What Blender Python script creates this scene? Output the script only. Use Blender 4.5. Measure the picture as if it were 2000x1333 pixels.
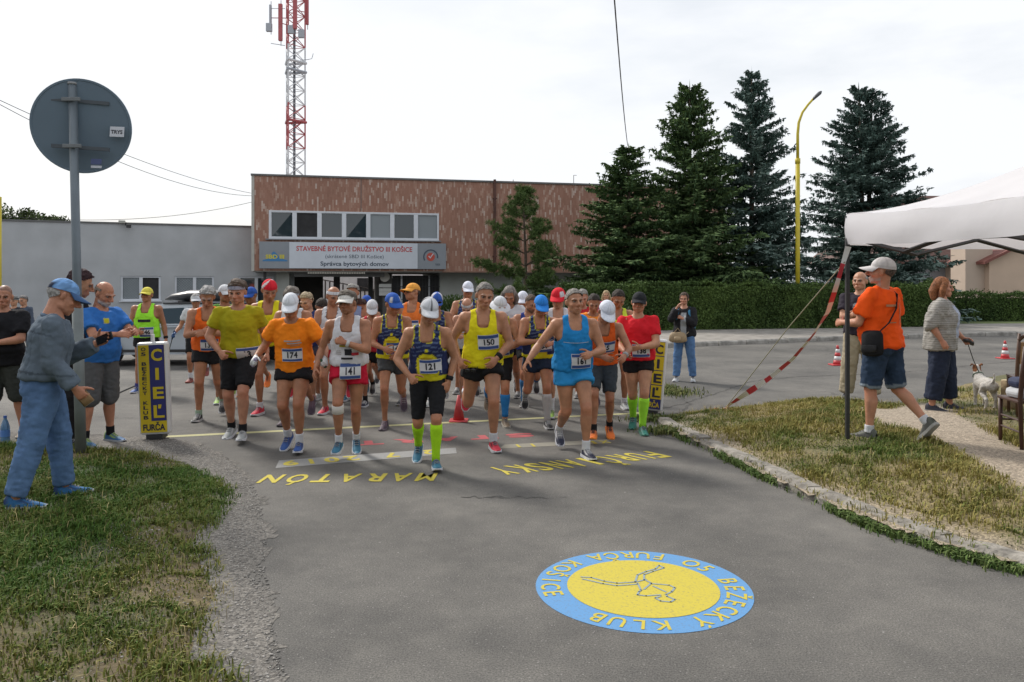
import bpy, bmesh, math, random
import numpy as np
from mathutils import Vector, Matrix, Euler, noise as mnoise
for _o in list(bpy.data.objects): bpy.data.objects.remove(_o)
random.seed(7); RNG = np.random.default_rng(11)
S = bpy.context.scene; COL = S.collection
R = math.radians
# ---------------------------------------------------------------- camera, sky, sun, exposure
F = 1555.0; CAMH = 1.75; HOR = 555.0
cam = bpy.data.cameras.new('camera'); camo = bpy.data.objects.new('camera', cam); COL.objects.link(camo)
camo.location = (0, 0, CAMH); camo.rotation_euler = (R(90), 0, 0)
cam.sensor_width = 36; cam.lens = F/2000*36; cam.shift_y = -(666.5-HOR)/2000.0
cam.clip_start = .1; cam.clip_end = 2000; S.camera = camo
SUN_AZ, SUN_EL = R(-42), R(42)          # azimuth from +Y towards +X
w = bpy.data.worlds.new('World'); S.world = w; w.use_nodes = True
nt = w.node_tree; nt.nodes.clear()
def N(t, ty, **kw):
    n = t.nodes.new(ty)
    for k, v in kw.items():
        if k in n.inputs.keys() if isinstance(k, str) else False: n.inputs[k].default_value = v
        else: setattr(n, k, v)
    return n
sky = nt.nodes.new('ShaderNodeTexSky'); sky.sky_type = 'NISHITA'; sky.sun_disc = False
sky.sun_elevation = SUN_EL; sky.sun_rotation = SUN_AZ; sky.air_density = 1.2; sky.dust_density = 3
tc = nt.nodes.new('ShaderNodeTexCoord'); mp = nt.nodes.new('ShaderNodeMapping'); mp.inputs['Scale'].default_value = (1, 1, 3.2)
nz = nt.nodes.new('ShaderNodeTexNoise'); nz.inputs['Scale'].default_value = 1.7; nz.inputs['Detail'].default_value = 7; nz.inputs['Roughness'].default_value = .55
rp = nt.nodes.new('ShaderNodeValToRGB'); rp.color_ramp.elements[0].position = .30; rp.color_ramp.elements[0].color = (.42, .42, .42, 1)
rp.color_ramp.elements[1].position = .58; rp.color_ramp.elements[1].color = (.97, .97, .97, 1)
mx = nt.nodes.new('ShaderNodeMix'); mx.data_type = 'RGBA'; mx.inputs['B'].default_value = (8.9, 9.1, 9.4, 1)
bg = nt.nodes.new('ShaderNodeBackground'); bg.inputs['Strength'].default_value = .1
wo = nt.nodes.new('ShaderNodeOutputWorld')
L = nt.links.new
L(tc.outputs['Generated'], mp.inputs['Vector']); L(mp.outputs[0], nz.inputs['Vector']); L(nz.outputs['Fac'], rp.inputs['Fac'])
L(rp.outputs['Color'], mx.inputs['Factor']); L(sky.outputs[0], mx.inputs['A']); L(mx.outputs['Result'], bg.inputs['Color']); L(bg.outputs[0], wo.inputs[0])
sl = bpy.data.lights.new('sun', 'SUN'); sl.energy = 3.0; sl.angle = R(10); sl.color = (1, .95, .88)
so = bpy.data.objects.new('sun', sl); COL.objects.link(so)
sd = Vector((math.sin(SUN_AZ)*math.cos(SUN_EL), math.cos(SUN_AZ)*math.cos(SUN_EL), math.sin(SUN_EL)))
so.rotation_euler = sd.to_track_quat('Z', 'Y').to_euler(); so.location = (-20, 20, 30)
vs = S.view_settings; vs.view_transform = 'Standard'; vs.look = 'None'; vs.exposure = .17; vs.gamma = 1; vs.use_curve_mapping = False
# ---------------------------------------------------------------- helpers
def at(px, py, d): return Vector(((px-1000)/F*d, d, CAMH+(HOR-py)/F*d))
def gnd(px, py, z=0.0):
    d = (CAMH-z)*F/(py-HOR); return Vector(((px-1000)/F*d, d, z))
MATS = {}
def mat(name, col, rough=.7, var=.0, vscale=6., bump=0., bscale=40., metal=0., attr=None, col2=None, spec=None, detail=4., trans=0.):
    if name in MATS: return MATS[name]
    m = bpy.data.materials.new(name); m.use_nodes = True; t = m.node_tree; b = t.nodes['Principled BSDF']
    b.inputs['Roughness'].default_value = rough; b.inputs['Metallic'].default_value = metal
    if spec is not None: b.inputs['Specular IOR Level'].default_value = spec
    src = None
    if attr:
        a = t.nodes.new('ShaderNodeAttribute'); a.attribute_name = attr; src = a.outputs['Color']
    c = (*col, 1)
    b.inputs['Base Color'].default_value = c
    tcn = t.nodes.new('ShaderNodeTexCoord')
    if var > 0:
        n = t.nodes.new('ShaderNodeTexNoise'); n.inputs['Scale'].default_value = vscale; n.inputs['Detail'].default_value = detail
        t.links.new(tcn.outputs['Object'], n.inputs['Vector'])
        mr = t.nodes.new('ShaderNodeMapRange'); mr.inputs['From Min'].default_value = .3; mr.inputs['From Max'].default_value = .7
        if col2 is None:
            mr.inputs['To Min'].default_value = 1-var; mr.inputs['To Max'].default_value = 1+var
            t.links.new(n.outputs['Fac'], mr.inputs['Value'])
            mu = t.nodes.new('ShaderNodeVectorMath'); mu.operation = 'SCALE'
            if src: t.links.new(src, mu.inputs[0])
            else: mu.inputs[0].default_value = col
            t.links.new(mr.outputs[0], mu.inputs['Scale']); src = mu.outputs[0]
        else:
            t.links.new(n.outputs['Fac'], mr.inputs['Value'])
            mi = t.nodes.new('ShaderNodeMix'); mi.data_type = 'RGBA'; mi.inputs['A'].default_value = c; mi.inputs['B'].default_value = (*col2, 1)
            t.links.new(mr.outputs[0], mi.inputs['Factor']); src = mi.outputs['Result']
    if src: t.links.new(src, b.inputs['Base Color'])
    if bump > 0:
        n2 = t.nodes.new('ShaderNodeTexNoise'); n2.inputs['Scale'].default_value = bscale; n2.inputs['Detail'].default_value = 5
        t.links.new(tcn.outputs['Object'], n2.inputs['Vector'])
        bu = t.nodes.new('ShaderNodeBump'); bu.inputs['Strength'].default_value = bump; bu.inputs['Distance'].default_value = .02
        t.links.new(n2.outputs['Fac'], bu.inputs['Height']); t.links.new(bu.outputs[0], b.inputs['Normal'])
    if trans > 0:
        b.inputs['Transmission Weight'].default_value = trans
    MATS[name] = m; return m
def mesh(name, v, f, m=None, parent=None, smooth=False, cols=None, link=True):
    me = bpy.data.meshes.new(name)
    v = np.asarray(v, dtype=np.float32)
    if isinstance(f, np.ndarray):
        nf, k = f.shape
        me.vertices.add(len(v)); me.vertices.foreach_set('co', v.ravel())
        me.loops.add(nf*k); me.loops.foreach_set('vertex_index', f.astype(np.int32).ravel())
        me.polygons.add(nf); me.polygons.foreach_set('loop_start', np.arange(0, nf*k, k, dtype=np.int32))
        me.polygons.foreach_set('loop_total', np.full(nf, k, dtype=np.int32)); me.update(calc_edges=True)
    else:
        me.from_pydata([tuple(map(float, p)) for p in v], [], [tuple(map(int, q)) for q in f]); me.update()
    if smooth: me.polygons.foreach_set('use_smooth', np.ones(len(me.polygons), dtype=bool))
    if cols is not None:
        a = me.color_attributes.new('Col', 'FLOAT_COLOR', 'POINT')
        c4 = np.ones((len(v), 4), dtype=np.float32); c4[:, :3] = cols; a.data.foreach_set('color', c4.ravel())
    if m:
        for q in (m if isinstance(m, (list, tuple)) else [m]): me.materials.append(q)
    o = bpy.data.objects.new(name, me)
    if link: COL.objects.link(o)
    if parent: o.parent = parent
    return o
def tag(o, label, cat=None, group=None, kind=None):
    if label: o['label'] = label
    if cat: o['category'] = cat
    if group: o['group'] = group
    if kind: o['kind'] = kind
    return o
def empty(name, loc, label, cat, rz=0, group=None):
    o = bpy.data.objects.new(name, None); COL.objects.link(o); o.location = loc; o.rotation_euler = (0, 0, rz)
    o.empty_display_size = .1
    return tag(o, label, cat, group)
class MB:
    """collects simple shapes into one mesh"""
    def __init__(s): s.v = []; s.f = []; s.mi = []; s.cur = 0
    def add(s, v, f):
        n = len(s.v); s.v += [Vector(p) for p in v]; s.f += [tuple(i+n for i in q) for q in f]; s.mi += [s.cur]*len(f); return s
    def box(s, a, b, M=None):
        x0, y0, z0 = a; x1, y1, z1 = b
        v = [Vector(p) for p in ((x0,y0,z0),(x1,y0,z0),(x1,y1,z0),(x0,y1,z0),(x0,y0,z1),(x1,y0,z1),(x1,y1,z1),(x0,y1,z1))]
        if M is not None: v = [M @ p for p in v]
        return s.add(v, [(0,3,2,1),(4,5,6,7),(0,1,5,4),(1,2,6,5),(2,3,7,6),(3,0,4,7)])
    def bar(s, p, q, r, n=6, r2=None):
        return s.tube([p, q], [r, r if r2 is None else r2], n)
    def tube(s, pts, rad, n=8, flat=None):
        pts = [Vector(p) for p in pts]; m = len(pts)
        if not hasattr(rad, '__len__'): rad = [rad]*m
        v = []; ref = None
        for i in range(m):
            t = (pts[min(i+1, m-1)]-pts[max(i-1, 0)]).normalized()
            if ref is None:
                ref = t.orthogonal().normalized()
                if abs(t.z) < .95: ref = t.cross(Vector((0,0,1))).normalized()
            ref = (ref-t*ref.dot(t)).normalized(); b = t.cross(ref)
            for k in range(n):
                a = 2*math.pi*k/n
                v.append(pts[i]+(ref*math.cos(a)+b*math.sin(a)*(flat or 1))*rad[i])
        f = [(i*n+k, i*n+(k+1) % n, (i+1)*n+(k+1) % n, (i+1)*n+k) for i in range(m-1) for k in range(n)]
        f += [tuple(range(n))[::-1], tuple(range((m-1)*n, m*n))]
        return s.add(v, f)
    def lathe(s, prof, c=(0,0,0), n=20):
        c = Vector(c); v = [c+Vector((r*math.cos(2*math.pi*k/n), r*math.sin(2*math.pi*k/n), z)) for r, z in prof for k in range(n)]
        m = len(prof)
        f = [(i*n+k, i*n+(k+1) % n, (i+1)*n+(k+1) % n, (i+1)*n+k) for i in range(m-1) for k in range(n)]
        f += [tuple(range(n))[::-1], tuple(range((m-1)*n, m*n))]
        return s.add(v, f)
    def xf(s, M):
        s.v = [M @ p for p in s.v]; return s
    def build(s, name, m, parent=None, smooth=False, bevel=0):
        o = mesh(name, [tuple(p) for p in s.v], s.f, m, parent, smooth)
        if isinstance(m, (list, tuple)) and any(s.mi): o.data.polygons.foreach_set('material_index', np.array(s.mi, dtype=np.int32))
        if bevel:
            md = o.modifiers.new('bevel', 'BEVEL'); md.width = bevel; md.segments = 2; md.limit_method = 'ANGLE'
        return o
def struct(o): o['kind'] = 'structure'; return o
def vnoise(P, sc, seed=0):
    """cheap smooth pseudo noise on an (n,3) array, about -1..1"""
    P = np.asarray(P)*sc; r = np.zeros(len(P)); rs = np.random.default_rng(seed)
    for k in range(6):
        d = rs.normal(size=3); d /= np.linalg.norm(d); fr = .7+1.1*rs.random()
        r += np.sin((P @ d)*fr*2+rs.random()*6.28+np.sin((P @ np.roll(d, 1))*fr*1.3)*1.2)
    return r/3.2
_TXT = {}
def text_geo(s, bold=0.0, sx=1.0):
    """triangles of a word, height about 1 (cap height), centred on x, baseline z=0: arrays in the x,z plane"""
    k = (s, bold)
    if k not in _TXT:
        cu = bpy.data.curves.new('t', 'FONT'); cu.body = s; cu.size = 1; cu.offset = bold; cu.resolution_u = 3; cu.align_x = 'CENTER'
        o = bpy.data.objects.new('t', cu); COL.objects.link(o)
        dg = bpy.context.evaluated_depsgraph_get(); dg.update()
        me = o.evaluated_get(dg).to_mesh(); me.calc_loop_triangles()
        v = np.array([q.co[:] for q in me.vertices]).reshape(-1, 3); f = np.array([q.vertices[:] for q in me.loop_triangles]).reshape(-1, 3)
        o.evaluated_get(dg).to_mesh_clear(); bpy.data.objects.remove(o); bpy.data.curves.remove(cu)
        v = v/.73                                       # cap height -> 1
        _TXT[k] = (v[:, :2].copy(), f)
    v, f = _TXT[k]
    return v*np.array([sx, 1.0]), f
def text_on(name, s, m, M, h, parent=None, bold=.0, width=None, bend=None):
    """flat lettering in the local x,z plane of matrix M (facing -y)"""
    v, f = text_geo(s, bold)
    v = v*h
    if width: v = v*np.array([width/(v[:, 0].max()-v[:, 0].min()), 1])
    P = [M @ Vector((a, bend(a) if bend else 0, b)) for a, b in v]
    return mesh(name, [tuple(p) for p in P], f, m, parent)
# ---------------------------------------------------------------- ground
def inpoly(P, poly):
    x, y = P[:, 0], P[:, 1]; r = np.zeros(len(P), bool); n = len(poly)
    for i in range(n):
        x0, y0 = poly[i][:2]; x1, y1 = poly[(i+1) % n][:2]
        c = ((y0 > y) != (y1 > y)) & (x < (x1-x0)*(y-y0)/((y1-y0) if y1 != y0 else 1e-9)+x0)
        r ^= c
    return r
def pdist(P, line):
    d = np.full(len(P), 1e9)
    for a, b in zip(line[:-1], line[1:]):
        a = np.array(a[:2]); b = np.array(b[:2]); ab = b-a
        t = np.clip(((P[:, :2]-a) @ ab)/(ab @ ab), 0, 1)
        d = np.minimum(d, np.linalg.norm(P[:, :2]-(a+t[:, None]*ab), axis=1))
    return d
sm = lambda x, a, b: (lambda t: t*t*(3-2*t))(np.clip((x-a)/(b-a), 0, 1))
def patch(name, poly, cell, zf, cf, m, edge=0.):
    A = np.array([p[:2] for p in poly]); lo, hi = A.min(0), A.max(0)
    xs = np.arange(lo[0], hi[0]+cell, cell); ys = np.arange(lo[1], hi[1]+cell, cell)
    X, Y = np.meshgrid(xs, ys); P = np.stack([X.ravel(), Y.ravel(), np.zeros(X.size)], 1)
    P[:, :2] += RNG.uniform(-.3, .3, (len(P), 2))*cell
    nx, ny = len(xs), len(ys); i, j = np.meshgrid(np.arange(nx-1), np.arange(ny-1)); a = (j*nx+i).ravel()
    Q = np.stack([a, a+1, a+1+nx, a+nx], 1); qc = P[Q].mean(1); jj = qc.copy(); jj[:, 0] += edge*(vnoise(qc, 3.5, 1)+.6*vnoise(qc, 11, 2)+.4*vnoise(qc, 25, 6)); jj[:, 1] += edge*(vnoise(qc, 3.5, 3)+.6*vnoise(qc, 11, 4)+.4*vnoise(qc, 25, 7)); Q = Q[inpoly(jj, poly)]
    us, inv = np.unique(Q, return_inverse=True); P = P[us]; Q = inv.reshape(-1, 4)
    P[:, 2] = zf(P)
    return mesh(name, P, Q, m, None, True, cf(P))
def asphalt():
    m = bpy.data.materials.new('asphalt'); m.use_nodes = True; t = m.node_tree; b = t.nodes['Principled BSDF']; k = t.links.new
    tc = t.nodes.new('ShaderNodeTexCoord')
    def nz(sc, de, ro=.5):
        n = t.nodes.new('ShaderNodeTexNoise'); n.inputs['Scale'].default_value = sc; n.inputs['Detail'].default_value = de; n.inputs['Roughness'].default_value = ro; k(tc.outputs['Object'], n.inputs['Vector']); return n
    def ramp(src, a, b_, c0, c1):
        r = t.nodes.new('ShaderNodeValToRGB'); r.color_ramp.elements[0].position = a; r.color_ramp.elements[1].position = b_
        r.color_ramp.elements[0].color = (*c0, 1); r.color_ramp.elements[1].color = (*c1, 1); k(src, r.inputs['Fac']); return r
    def mix(ty, a, b_, f=1.):
        x = t.nodes.new('ShaderNodeMix'); x.data_type = 'RGBA'; x.blend_type = ty; x.inputs['Factor'].default_value = f
        k(a, x.inputs['A']); k(b_, x.inputs['B']); return x.outputs['Result']
    big = ramp(nz(.55, 5, .6).outputs['Fac'], .34, .68, (.088, .085, .081), (.165, .157, .145))
    med = ramp(nz(5, 6, .7).outputs['Fac'], .25, .75, (.82, .82, .83), (1.16, 1.15, 1.13))
    fine = ramp(nz(105, 3, .85).outputs['Fac'], .32, .68, (.42, .42, .42), (1.60, 1.60, 1.57))
    c = mix('MULTIPLY', big.outputs[0], med.outputs[0]); c = mix('MULTIPLY', c, fine.outputs[0])
    # pale chips and dark pores of the aggregate
    vo = t.nodes.new('ShaderNodeTexVoronoi'); vo.inputs['Scale'].default_value = 38; k(tc.outputs['Object'], vo.inputs['Vector'])
    chip = ramp(vo.outputs['Color'], .93, .97, (0, 0, 0), (1, 1, 1))
    rad = ramp(vo.outputs['Distance'], .16, .26, (1, 1, 1), (0, 0, 0))
    mm = mix('MULTIPLY', chip.outputs[0], rad.outputs[0])
    x = t.nodes.new('ShaderNodeMix'); x.data_type = 'RGBA'; k(mm, x.inputs['Factor']); k(c, x.inputs['A']); x.inputs['B'].default_value = (.33, .32, .30, 1)
    c = x.outputs['Result']
    for vs_, th, cl_, r0, r1 in ((72, .80, (.25, .24, .225, 1), .2, .33), (95, .78, (.055, .054, .052, 1), .2, .33)):
        v2 = t.nodes.new('ShaderNodeTexVoronoi'); v2.inputs['Scale'].default_value = vs_; k(tc.outputs['Object'], v2.inputs['Vector']); c2 = ramp(v2.outputs['Color'], th, th+.03, (0, 0, 0), (1, 1, 1)); d2 = ramp(v2.outputs['Distance'], r0, r1, (1, 1, 1), (0, 0, 0)); m2 = mix('MULTIPLY', c2.outputs[0], d2.outputs[0])
        x = t.nodes.new('ShaderNodeMix'); x.data_type = 'RGBA'; k(m2, x.inputs['Factor']); k(c, x.inputs['A']); x.inputs['B'].default_value = cl_; c = x.outputs['Result']
    # a few long cracks
    wv = t.nodes.new('ShaderNodeTexVoronoi'); wv.feature = 'DISTANCE_TO_EDGE'; wv.inputs['Scale'].default_value = .23
    nd = nz(1.6, 6, .7); vm = t.nodes.new('ShaderNodeVectorMath'); vm.operation = 'MULTIPLY_ADD'; k(nd.outputs['Color'], vm.inputs[0]); vm.inputs[1].default_value = (1.2, 1.2, 0); k(tc.outputs['Object'], vm.inputs[2]); k(vm.outputs[0], wv.inputs['Vector'])
    cr = ramp(wv.outputs['Distance'], .0012, .004, (.45, .45, .45), (1, 1, 1))
    gate = ramp(nz(.35, 2).outputs['Fac'], .50, .56, (1, 1, 1), (0, 0, 0))
    x2 = t.nodes.new('ShaderNodeMix'); x2.data_type = 'RGBA'; k(gate.outputs[0], x2.inputs['Factor']); k(cr.outputs[0], x2.inputs['A']); x2.inputs['B'].default_value = (1, 1, 1, 1)
    c = mix('MULTIPLY', c, x2.outputs['Result'])
    k(c, b.inputs['Base Color']); b.inputs['Roughness'].default_value = .85; b.inputs['Specular IOR Level'].default_value = .3
    bu = t.nodes.new('ShaderNodeBump'); bu.inputs['Strength'].default_value = .35; bu.inputs['Distance'].default_value = .006; k(nz(150, 4, .7).outputs['Fac'], bu.inputs['Height']); k(bu.outputs[0], b.inputs['Normal'])
    return m
M_ASPH = asphalt()
struct(mesh('road', [(-250, -30, 0), (250, -30, 0), (250, 400, 0), (-250, 400, 0)], [(0, 1, 2, 3)], M_ASPH))
M_EARTH = mat('earth', (.2, .18, .13), .95, .35, 14, .6, 60, attr='Col', detail=8)
def gravel_mat():
    m = bpy.data.materials.new('gravel_ground'); m.use_nodes = True; t = m.node_tree; b = t.nodes['Principled BSDF']; k = t.links.new; tc = t.nodes.new('ShaderNodeTexCoord'); at_ = t.nodes.new('ShaderNodeAttribute'); at_.attribute_name = 'Col'; src = at_.outputs['Color']; hs = None
    for sc_, lo_, hi_ in ((55, .62, 1.45), (130, .70, 1.35)):
        v = t.nodes.new('ShaderNodeTexVoronoi'); v.inputs['Scale'].default_value = sc_; k(tc.outputs['Object'], v.inputs['Vector']); sp = t.nodes.new('ShaderNodeSeparateColor'); k(v.outputs['Color'], sp.inputs[0]); mr = t.nodes.new('ShaderNodeMapRange'); mr.inputs['To Min'].default_value = lo_; mr.inputs['To Max'].default_value = hi_; k(sp.outputs[0], mr.inputs['Value']); mu = t.nodes.new('ShaderNodeVectorMath'); mu.operation = 'SCALE'; k(src, mu.inputs[0]); k(mr.outputs[0], mu.inputs['Scale']); src = mu.outputs[0]
        bu = t.nodes.new('ShaderNodeBump'); bu.inputs['Strength'].default_value = .35; bu.inputs['Distance'].default_value = .008; bu.invert = True; k(v.outputs['Distance'], bu.inputs['Height'])
        if hs: k(hs, bu.inputs['Normal'])
        hs = bu.outputs[0]
    k(src, b.inputs['Base Color']); k(hs, b.inputs['Normal']); b.inputs['Roughness'].default_value = .95; return m
M_GRAVEL = gravel_mat()
# left lawn and its gravel verge
LAWN_L = [gnd(*p) for p in ((-700, 868), (0, 868), (150, 880), (250, 884), (330, 887), (400, 914), (462, 952), (472, 975), (442, 1015), (415, 1060), (440, 1110), (468, 1165), (440, 1220), (430, 1275), (495, 1333), (430, 1700), (-2200, 1700))]
VERGE_L = [gnd(*p) for p in ((-700, 846), (0, 846), (200, 852), (275, 856), (335, 857), (400, 872), (450, 898), (485, 935), (508, 975), (520, 1040), (517, 1100), (530, 1180), (541, 1250), (565, 1340), (660, 1700), (-2200, 1700))]
def z_vl(P): return .0025+.010*sm(pdist(P, VERGE_L[2:-1]), .05, .4)+.0015*vnoise(P, 9, 3)*sm(pdist(P, VERGE_L[2:-1]), .1, .3)
def c_vl(P): n = (vnoise(P, 2.2, 5)*.5+.5)[:, None]; return np.array([.105, .098, .088])*(1-n)+np.array([.165, .152, .135])*n
struct(patch('gravel_verge', VERGE_L, .045, z_vl, c_vl, M_GRAVEL, .06))
def dryness(P, s=0): return np.clip(.5+.75*vnoise(P, .9, 21+s)+.45*vnoise(P, 3.1, 33+s), 0, 1)
def z_ll(P): e = pdist(P, LAWN_L[1:-1]); return -.004+.05*sm(e, 0, .35)+.015*vnoise(P, 2.5, 4)*sm(e, .1, .5)
def c_ll(P): d = dryness(P)[:, None]; return np.array([.045, .062, .02])*(1-d)+np.array([.125, .095, .05])*d
struct(patch('lawn_near_sign', LAWN_L, .05, z_ll, c_ll, M_EARTH, .05))
# right lawn with trodden sand path, raised behind a kerb
KERB = [gnd(*p) for p in ((1283, 826), (1335, 858), (1440, 905), (1520, 948), (1610, 990), (1700, 1028), (1850, 1078), (2000, 1116), (2250, 1185))]
BACK_R = [gnd(*p) for p in ((1283, 826), (1300, 816), (1345, 806), (1420, 800), (1560, 786), (1640, 788), (1720, 795), (1800, 778), (1890, 742), (2000, 726), (2500, 700))]
LAWN_R = KERB+[Vector((9, 3.6, 0)), Vector((13, 9, 0))]+BACK_R[:0:-1]
PATH_R = [gnd(px, py, .14) for px, py in ((1660, 792), (1720, 796), (1800, 780), (1850, 786), (1880, 815), (1935, 845), (1995, 880), (2200, 920), (2200, 1085), (2000, 985), (1910, 925), (1830, 880), (1765, 850), (1700, 835))]
def z_lr(P): e = pdist(P, BACK_R); dk = pdist(P, KERB); return -.01+(.06+.04*sm(dk, .1, .35))*sm(e, 0, .5)+.10*sm(e, .2, 2.2)*sm(dk, .2, 1.3)+.012*vnoise(P, 2.3, 8)*sm(dk, .1, .4)
def sandiness(P):
    s = np.where(inpoly(P, PATH_R), 1., 0.)*sm(pdist(P, PATH_R+PATH_R[:1]), -.02, .15)
    s = np.maximum(s, (1-sm(pdist(P, KERB), .12, .38+.2*vnoise(P, 1.6, 2)))*.8)
    return np.clip(s, 0, 1)
def c_lr(P):
    d = np.clip(dryness(P, 5)+.2, 0, 1)[:, None]; s = sandiness(P)[:, None]
    g = np.array([.075, .08, .03])*(1-d)+np.array([.19, .15, .075])*d
    return g*(1-s)+np.array([.30, .25, .19])*s
struct(patch('lawn_by_tent', LAWN_R, .08, z_lr, c_lr, M_GRAVEL))
def zr(x, y): return float(z_lr(np.array([[x, y, 0.]]))[0])
def zl(x, y): return float(z_ll(np.array([[x, y, 0.]]))[0])
# kerb stones along the right lawn
M_CONC = mat('old_concrete', (.255, .235, .205), .95, .45, 9, .7, 30, detail=9)
def kerb_run(name, line, wid, h, ln, gap, jit, m, zf=None, face=1, skip=()):
    root = bpy.data.objects.new(name, None); COL.objects.link(root); struct(root)
    seg = []; acc = 0
    for a, b in zip(line[:-1], line[1:]): seg.append((acc, a, b, (b-a).length)); acc += (b-a).length
    def pt(s):
        for s0, a, b, l in seg:
            if s <= s0+l+1e-6: return a+(b-a)*((s-s0)/l), (b-a).normalized()
        return seg[-1][2], (seg[-1][2]-seg[-1][1]).normalized()
    s = 0; k = 0
    while s < acc:
        l = ln*(1+jit*(random.random()-.5)); e = min(s+l, acc)
        p, _ = pt(s); q, _ = pt(e-gap); d = (q-p); 
        if d.length < .1: break
        d.normalize(); n = Vector((-d.y, d.x, 0))*face
        hh = h*(1+.25*jit*(random.random()-.5))
        o0 = .02*jit*(random.random()-.5); mb = MB(); NL = 5
        v = []; f = []
        for i in range(NL+1):
            c = p+(q-p)*i/NL; w1 = .03+.012*random.random()*jit*2; dz = .02*jit*(random.random()-.5)
            for off, z in ((o0, -.05), (o0, hh-w1+dz), (o0+w1, hh+dz), (o0+wid, hh-.004+dz), (o0+wid, -.05)):
                x = c+n*off; v.append((x.x, x.y, z+(zf(x.x, x.y) if zf else 0)))
        for i in range(NL):
            for j in range(4): f.append((i*5+j, i*5+j+1, i*5+5+j+1, i*5+5+j) if face > 0 else (i*5+j, i*5+5+j, i*5+5+j+1, i*5+j+1))
        f += [tuple(range(5)), tuple(range(NL*5, NL*5+5))[::-1]]
        if k not in skip:
            o = mesh('kerb_stone', v, f, m, root)
        s = e; k += 1
    return root
kerb_run('kerb', KERB, .16, .078, .95, .022, 1.1, M_CONC)
# far pavement and kerb in front of the hedge
KF = [Vector((-2, 18.9, 0)), Vector((4.2, 21.8, 0)), Vector((9.5, 24.4, 0)), Vector((15.6, 26.6, 0)), Vector((30, 29.5, 0))]
M_PAVE = mat('worn_pavement', (.27, .25, .225), .95, .25, 3, .4, 25, detail=8)
pv = [(p.x, p.y+.1, .10) for p in KF]+[(30, 34.5, .10), (16, 32.6, .10), (9, 30.2, .10), (3, 28.6, .10), (-2, 28, .10)]
struct(mesh('far_pavement', pv, [tuple(range(len(pv)))], M_PAVE))
kerb_run('far_kerb', KF, .2, .13, 1.0, .03, .7, mat('kerb_grey', (.3, .285, .26), .95, .35, 5, .5, 20))
struct(mesh('far_grass_strip', [(15, 33.6, .02), (60, 38.5, .02), (60, 40.5, .02), (14, 36.2, .02)], [(0, 1, 2, 3)], mat('grass_far', (.10, .13, .04), .95, .3, 3)))
fp2 = [(14.5, 34.8, .012), (60, 40, .012), (60, 36, .012), (17, 33.0, .012)]
# ---------------------------------------------------------------- painted writing on the road
def paint(name, col):
    m = bpy.data.materials.new(name); m.use_nodes = True; t = m.node_tree; b = t.nodes['Principled BSDF']; k = t.links.new
    tcn = t.nodes.new('ShaderNodeTexCoord'); n = t.nodes.new('ShaderNodeTexNoise'); n.inputs['Scale'].default_value = 60; n.inputs['Detail'].default_value = 8; n.inputs['Roughness'].default_value = .85
    k(tcn.outputs['Object'], n.inputs['Vector'])
    r = t.nodes.new('ShaderNodeValToRGB'); r.color_ramp.elements[0].position = .33; r.color_ramp.elements[1].position = .47
    r.color_ramp.elements[0].color = (.13, .125, .115, 1); r.color_ramp.elements[1].color = (*col, 1); k(n.outputs['Fac'], r.inputs['Fac'])
    k(r.outputs[0], b.inputs['Base Color']); b.inputs['Roughness'].default_value = .8; return m
P_YEL = paint('yellow_road_paint', (.52, .43, .045)); P_BLU = paint('blue_road_paint', (.10, .27, .52)); P_GRY = paint('grey_road_paint', (.26, .26, .255)); P_RED = paint('red_road_paint', (.42, .07, .08))
P_LINE = paint('pale_line_paint', (.42, .40, .20)); P_FAD = paint('faded_band_paint', (.25, .235, .19)); P_DRK = paint('outline_road_paint', (.24, .31, .34))
def ground_sheet(name, pts, m, z, label=None):
    o = mesh(name, [(p.x, p.y, z) for p in pts], [tuple(range(len(pts)))], m); struct(o); return o
def ground_word(name, word, a, b, h, m, z, bold=.02, shear=0., spread=None):
    """word painted so that it reads from behind the runners: starts at ground point a (right), runs to b"""
    d = (b-a); ln = d.length; d.normalize(); up = Vector((d.y, -d.x, 0))
    if up.y > 0: up = -up
    V = []; Fc = []; n = len(word); w = ln/n
    for i, ch in enumerate(word):
        if ch == ' ': continue
        v, f = text_geo(ch, bold); sx = w*.74/max(.2, (v[:, 0].max()-v[:, 0].min())) if ch not in 'I1.' else h*.9
        cx = (v[:, 0].max()+v[:, 0].min())/2; base = len(V)
        for q in v:
            p = a+d*(w*(i+.5)+(q[0]-cx)*sx+shear*q[1]*h)+up*(q[1]*h); V.append((p.x, p.y, z))
        Fc += [tuple(int(t)+base for t in q) for q in f]
    return struct(mesh(name, V, Fc, m))
ground_sheet('start_line_marking', [gnd(290, 853.5), gnd(290, 857), gnd(1262, 808), gnd(1262, 805.5)][::-1], P_LINE, .002)
ground_sheet('painted_date_band', [gnd(538, 915), gnd(545, 900), gnd(890, 875), gnd(892, 886)], P_GRY, .002)
ground_sheet('painted_edition_band', [gnd(975, 877), gnd(985, 869), gnd(1185, 859), gnd(1195, 866)], P_FAD, .002)
ground_word('painted_word', 'MARATÓN', gnd(862, 925), gnd(516, 929), .30, P_YEL, .004, .025, .1)
ground_word('painted_word', 'FURČIANSKY', gnd(1268, 882), gnd(943, 916), .34, P_YEL, .004, .02, -.25)
ground_word('painted_date', '2 7 2019', gnd(850, 879), gnd(545, 903), .21, P_YEL, .004, .03)
ground_word('painted_edition', 'XL   II', gnd(1190, 861), gnd(995, 870), .15, P_YEL, .004, .03)
ground_word('painted_word', 'START', gnd(1045, 846), gnd(680, 864), .22, P_RED, .002, .05)
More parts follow.
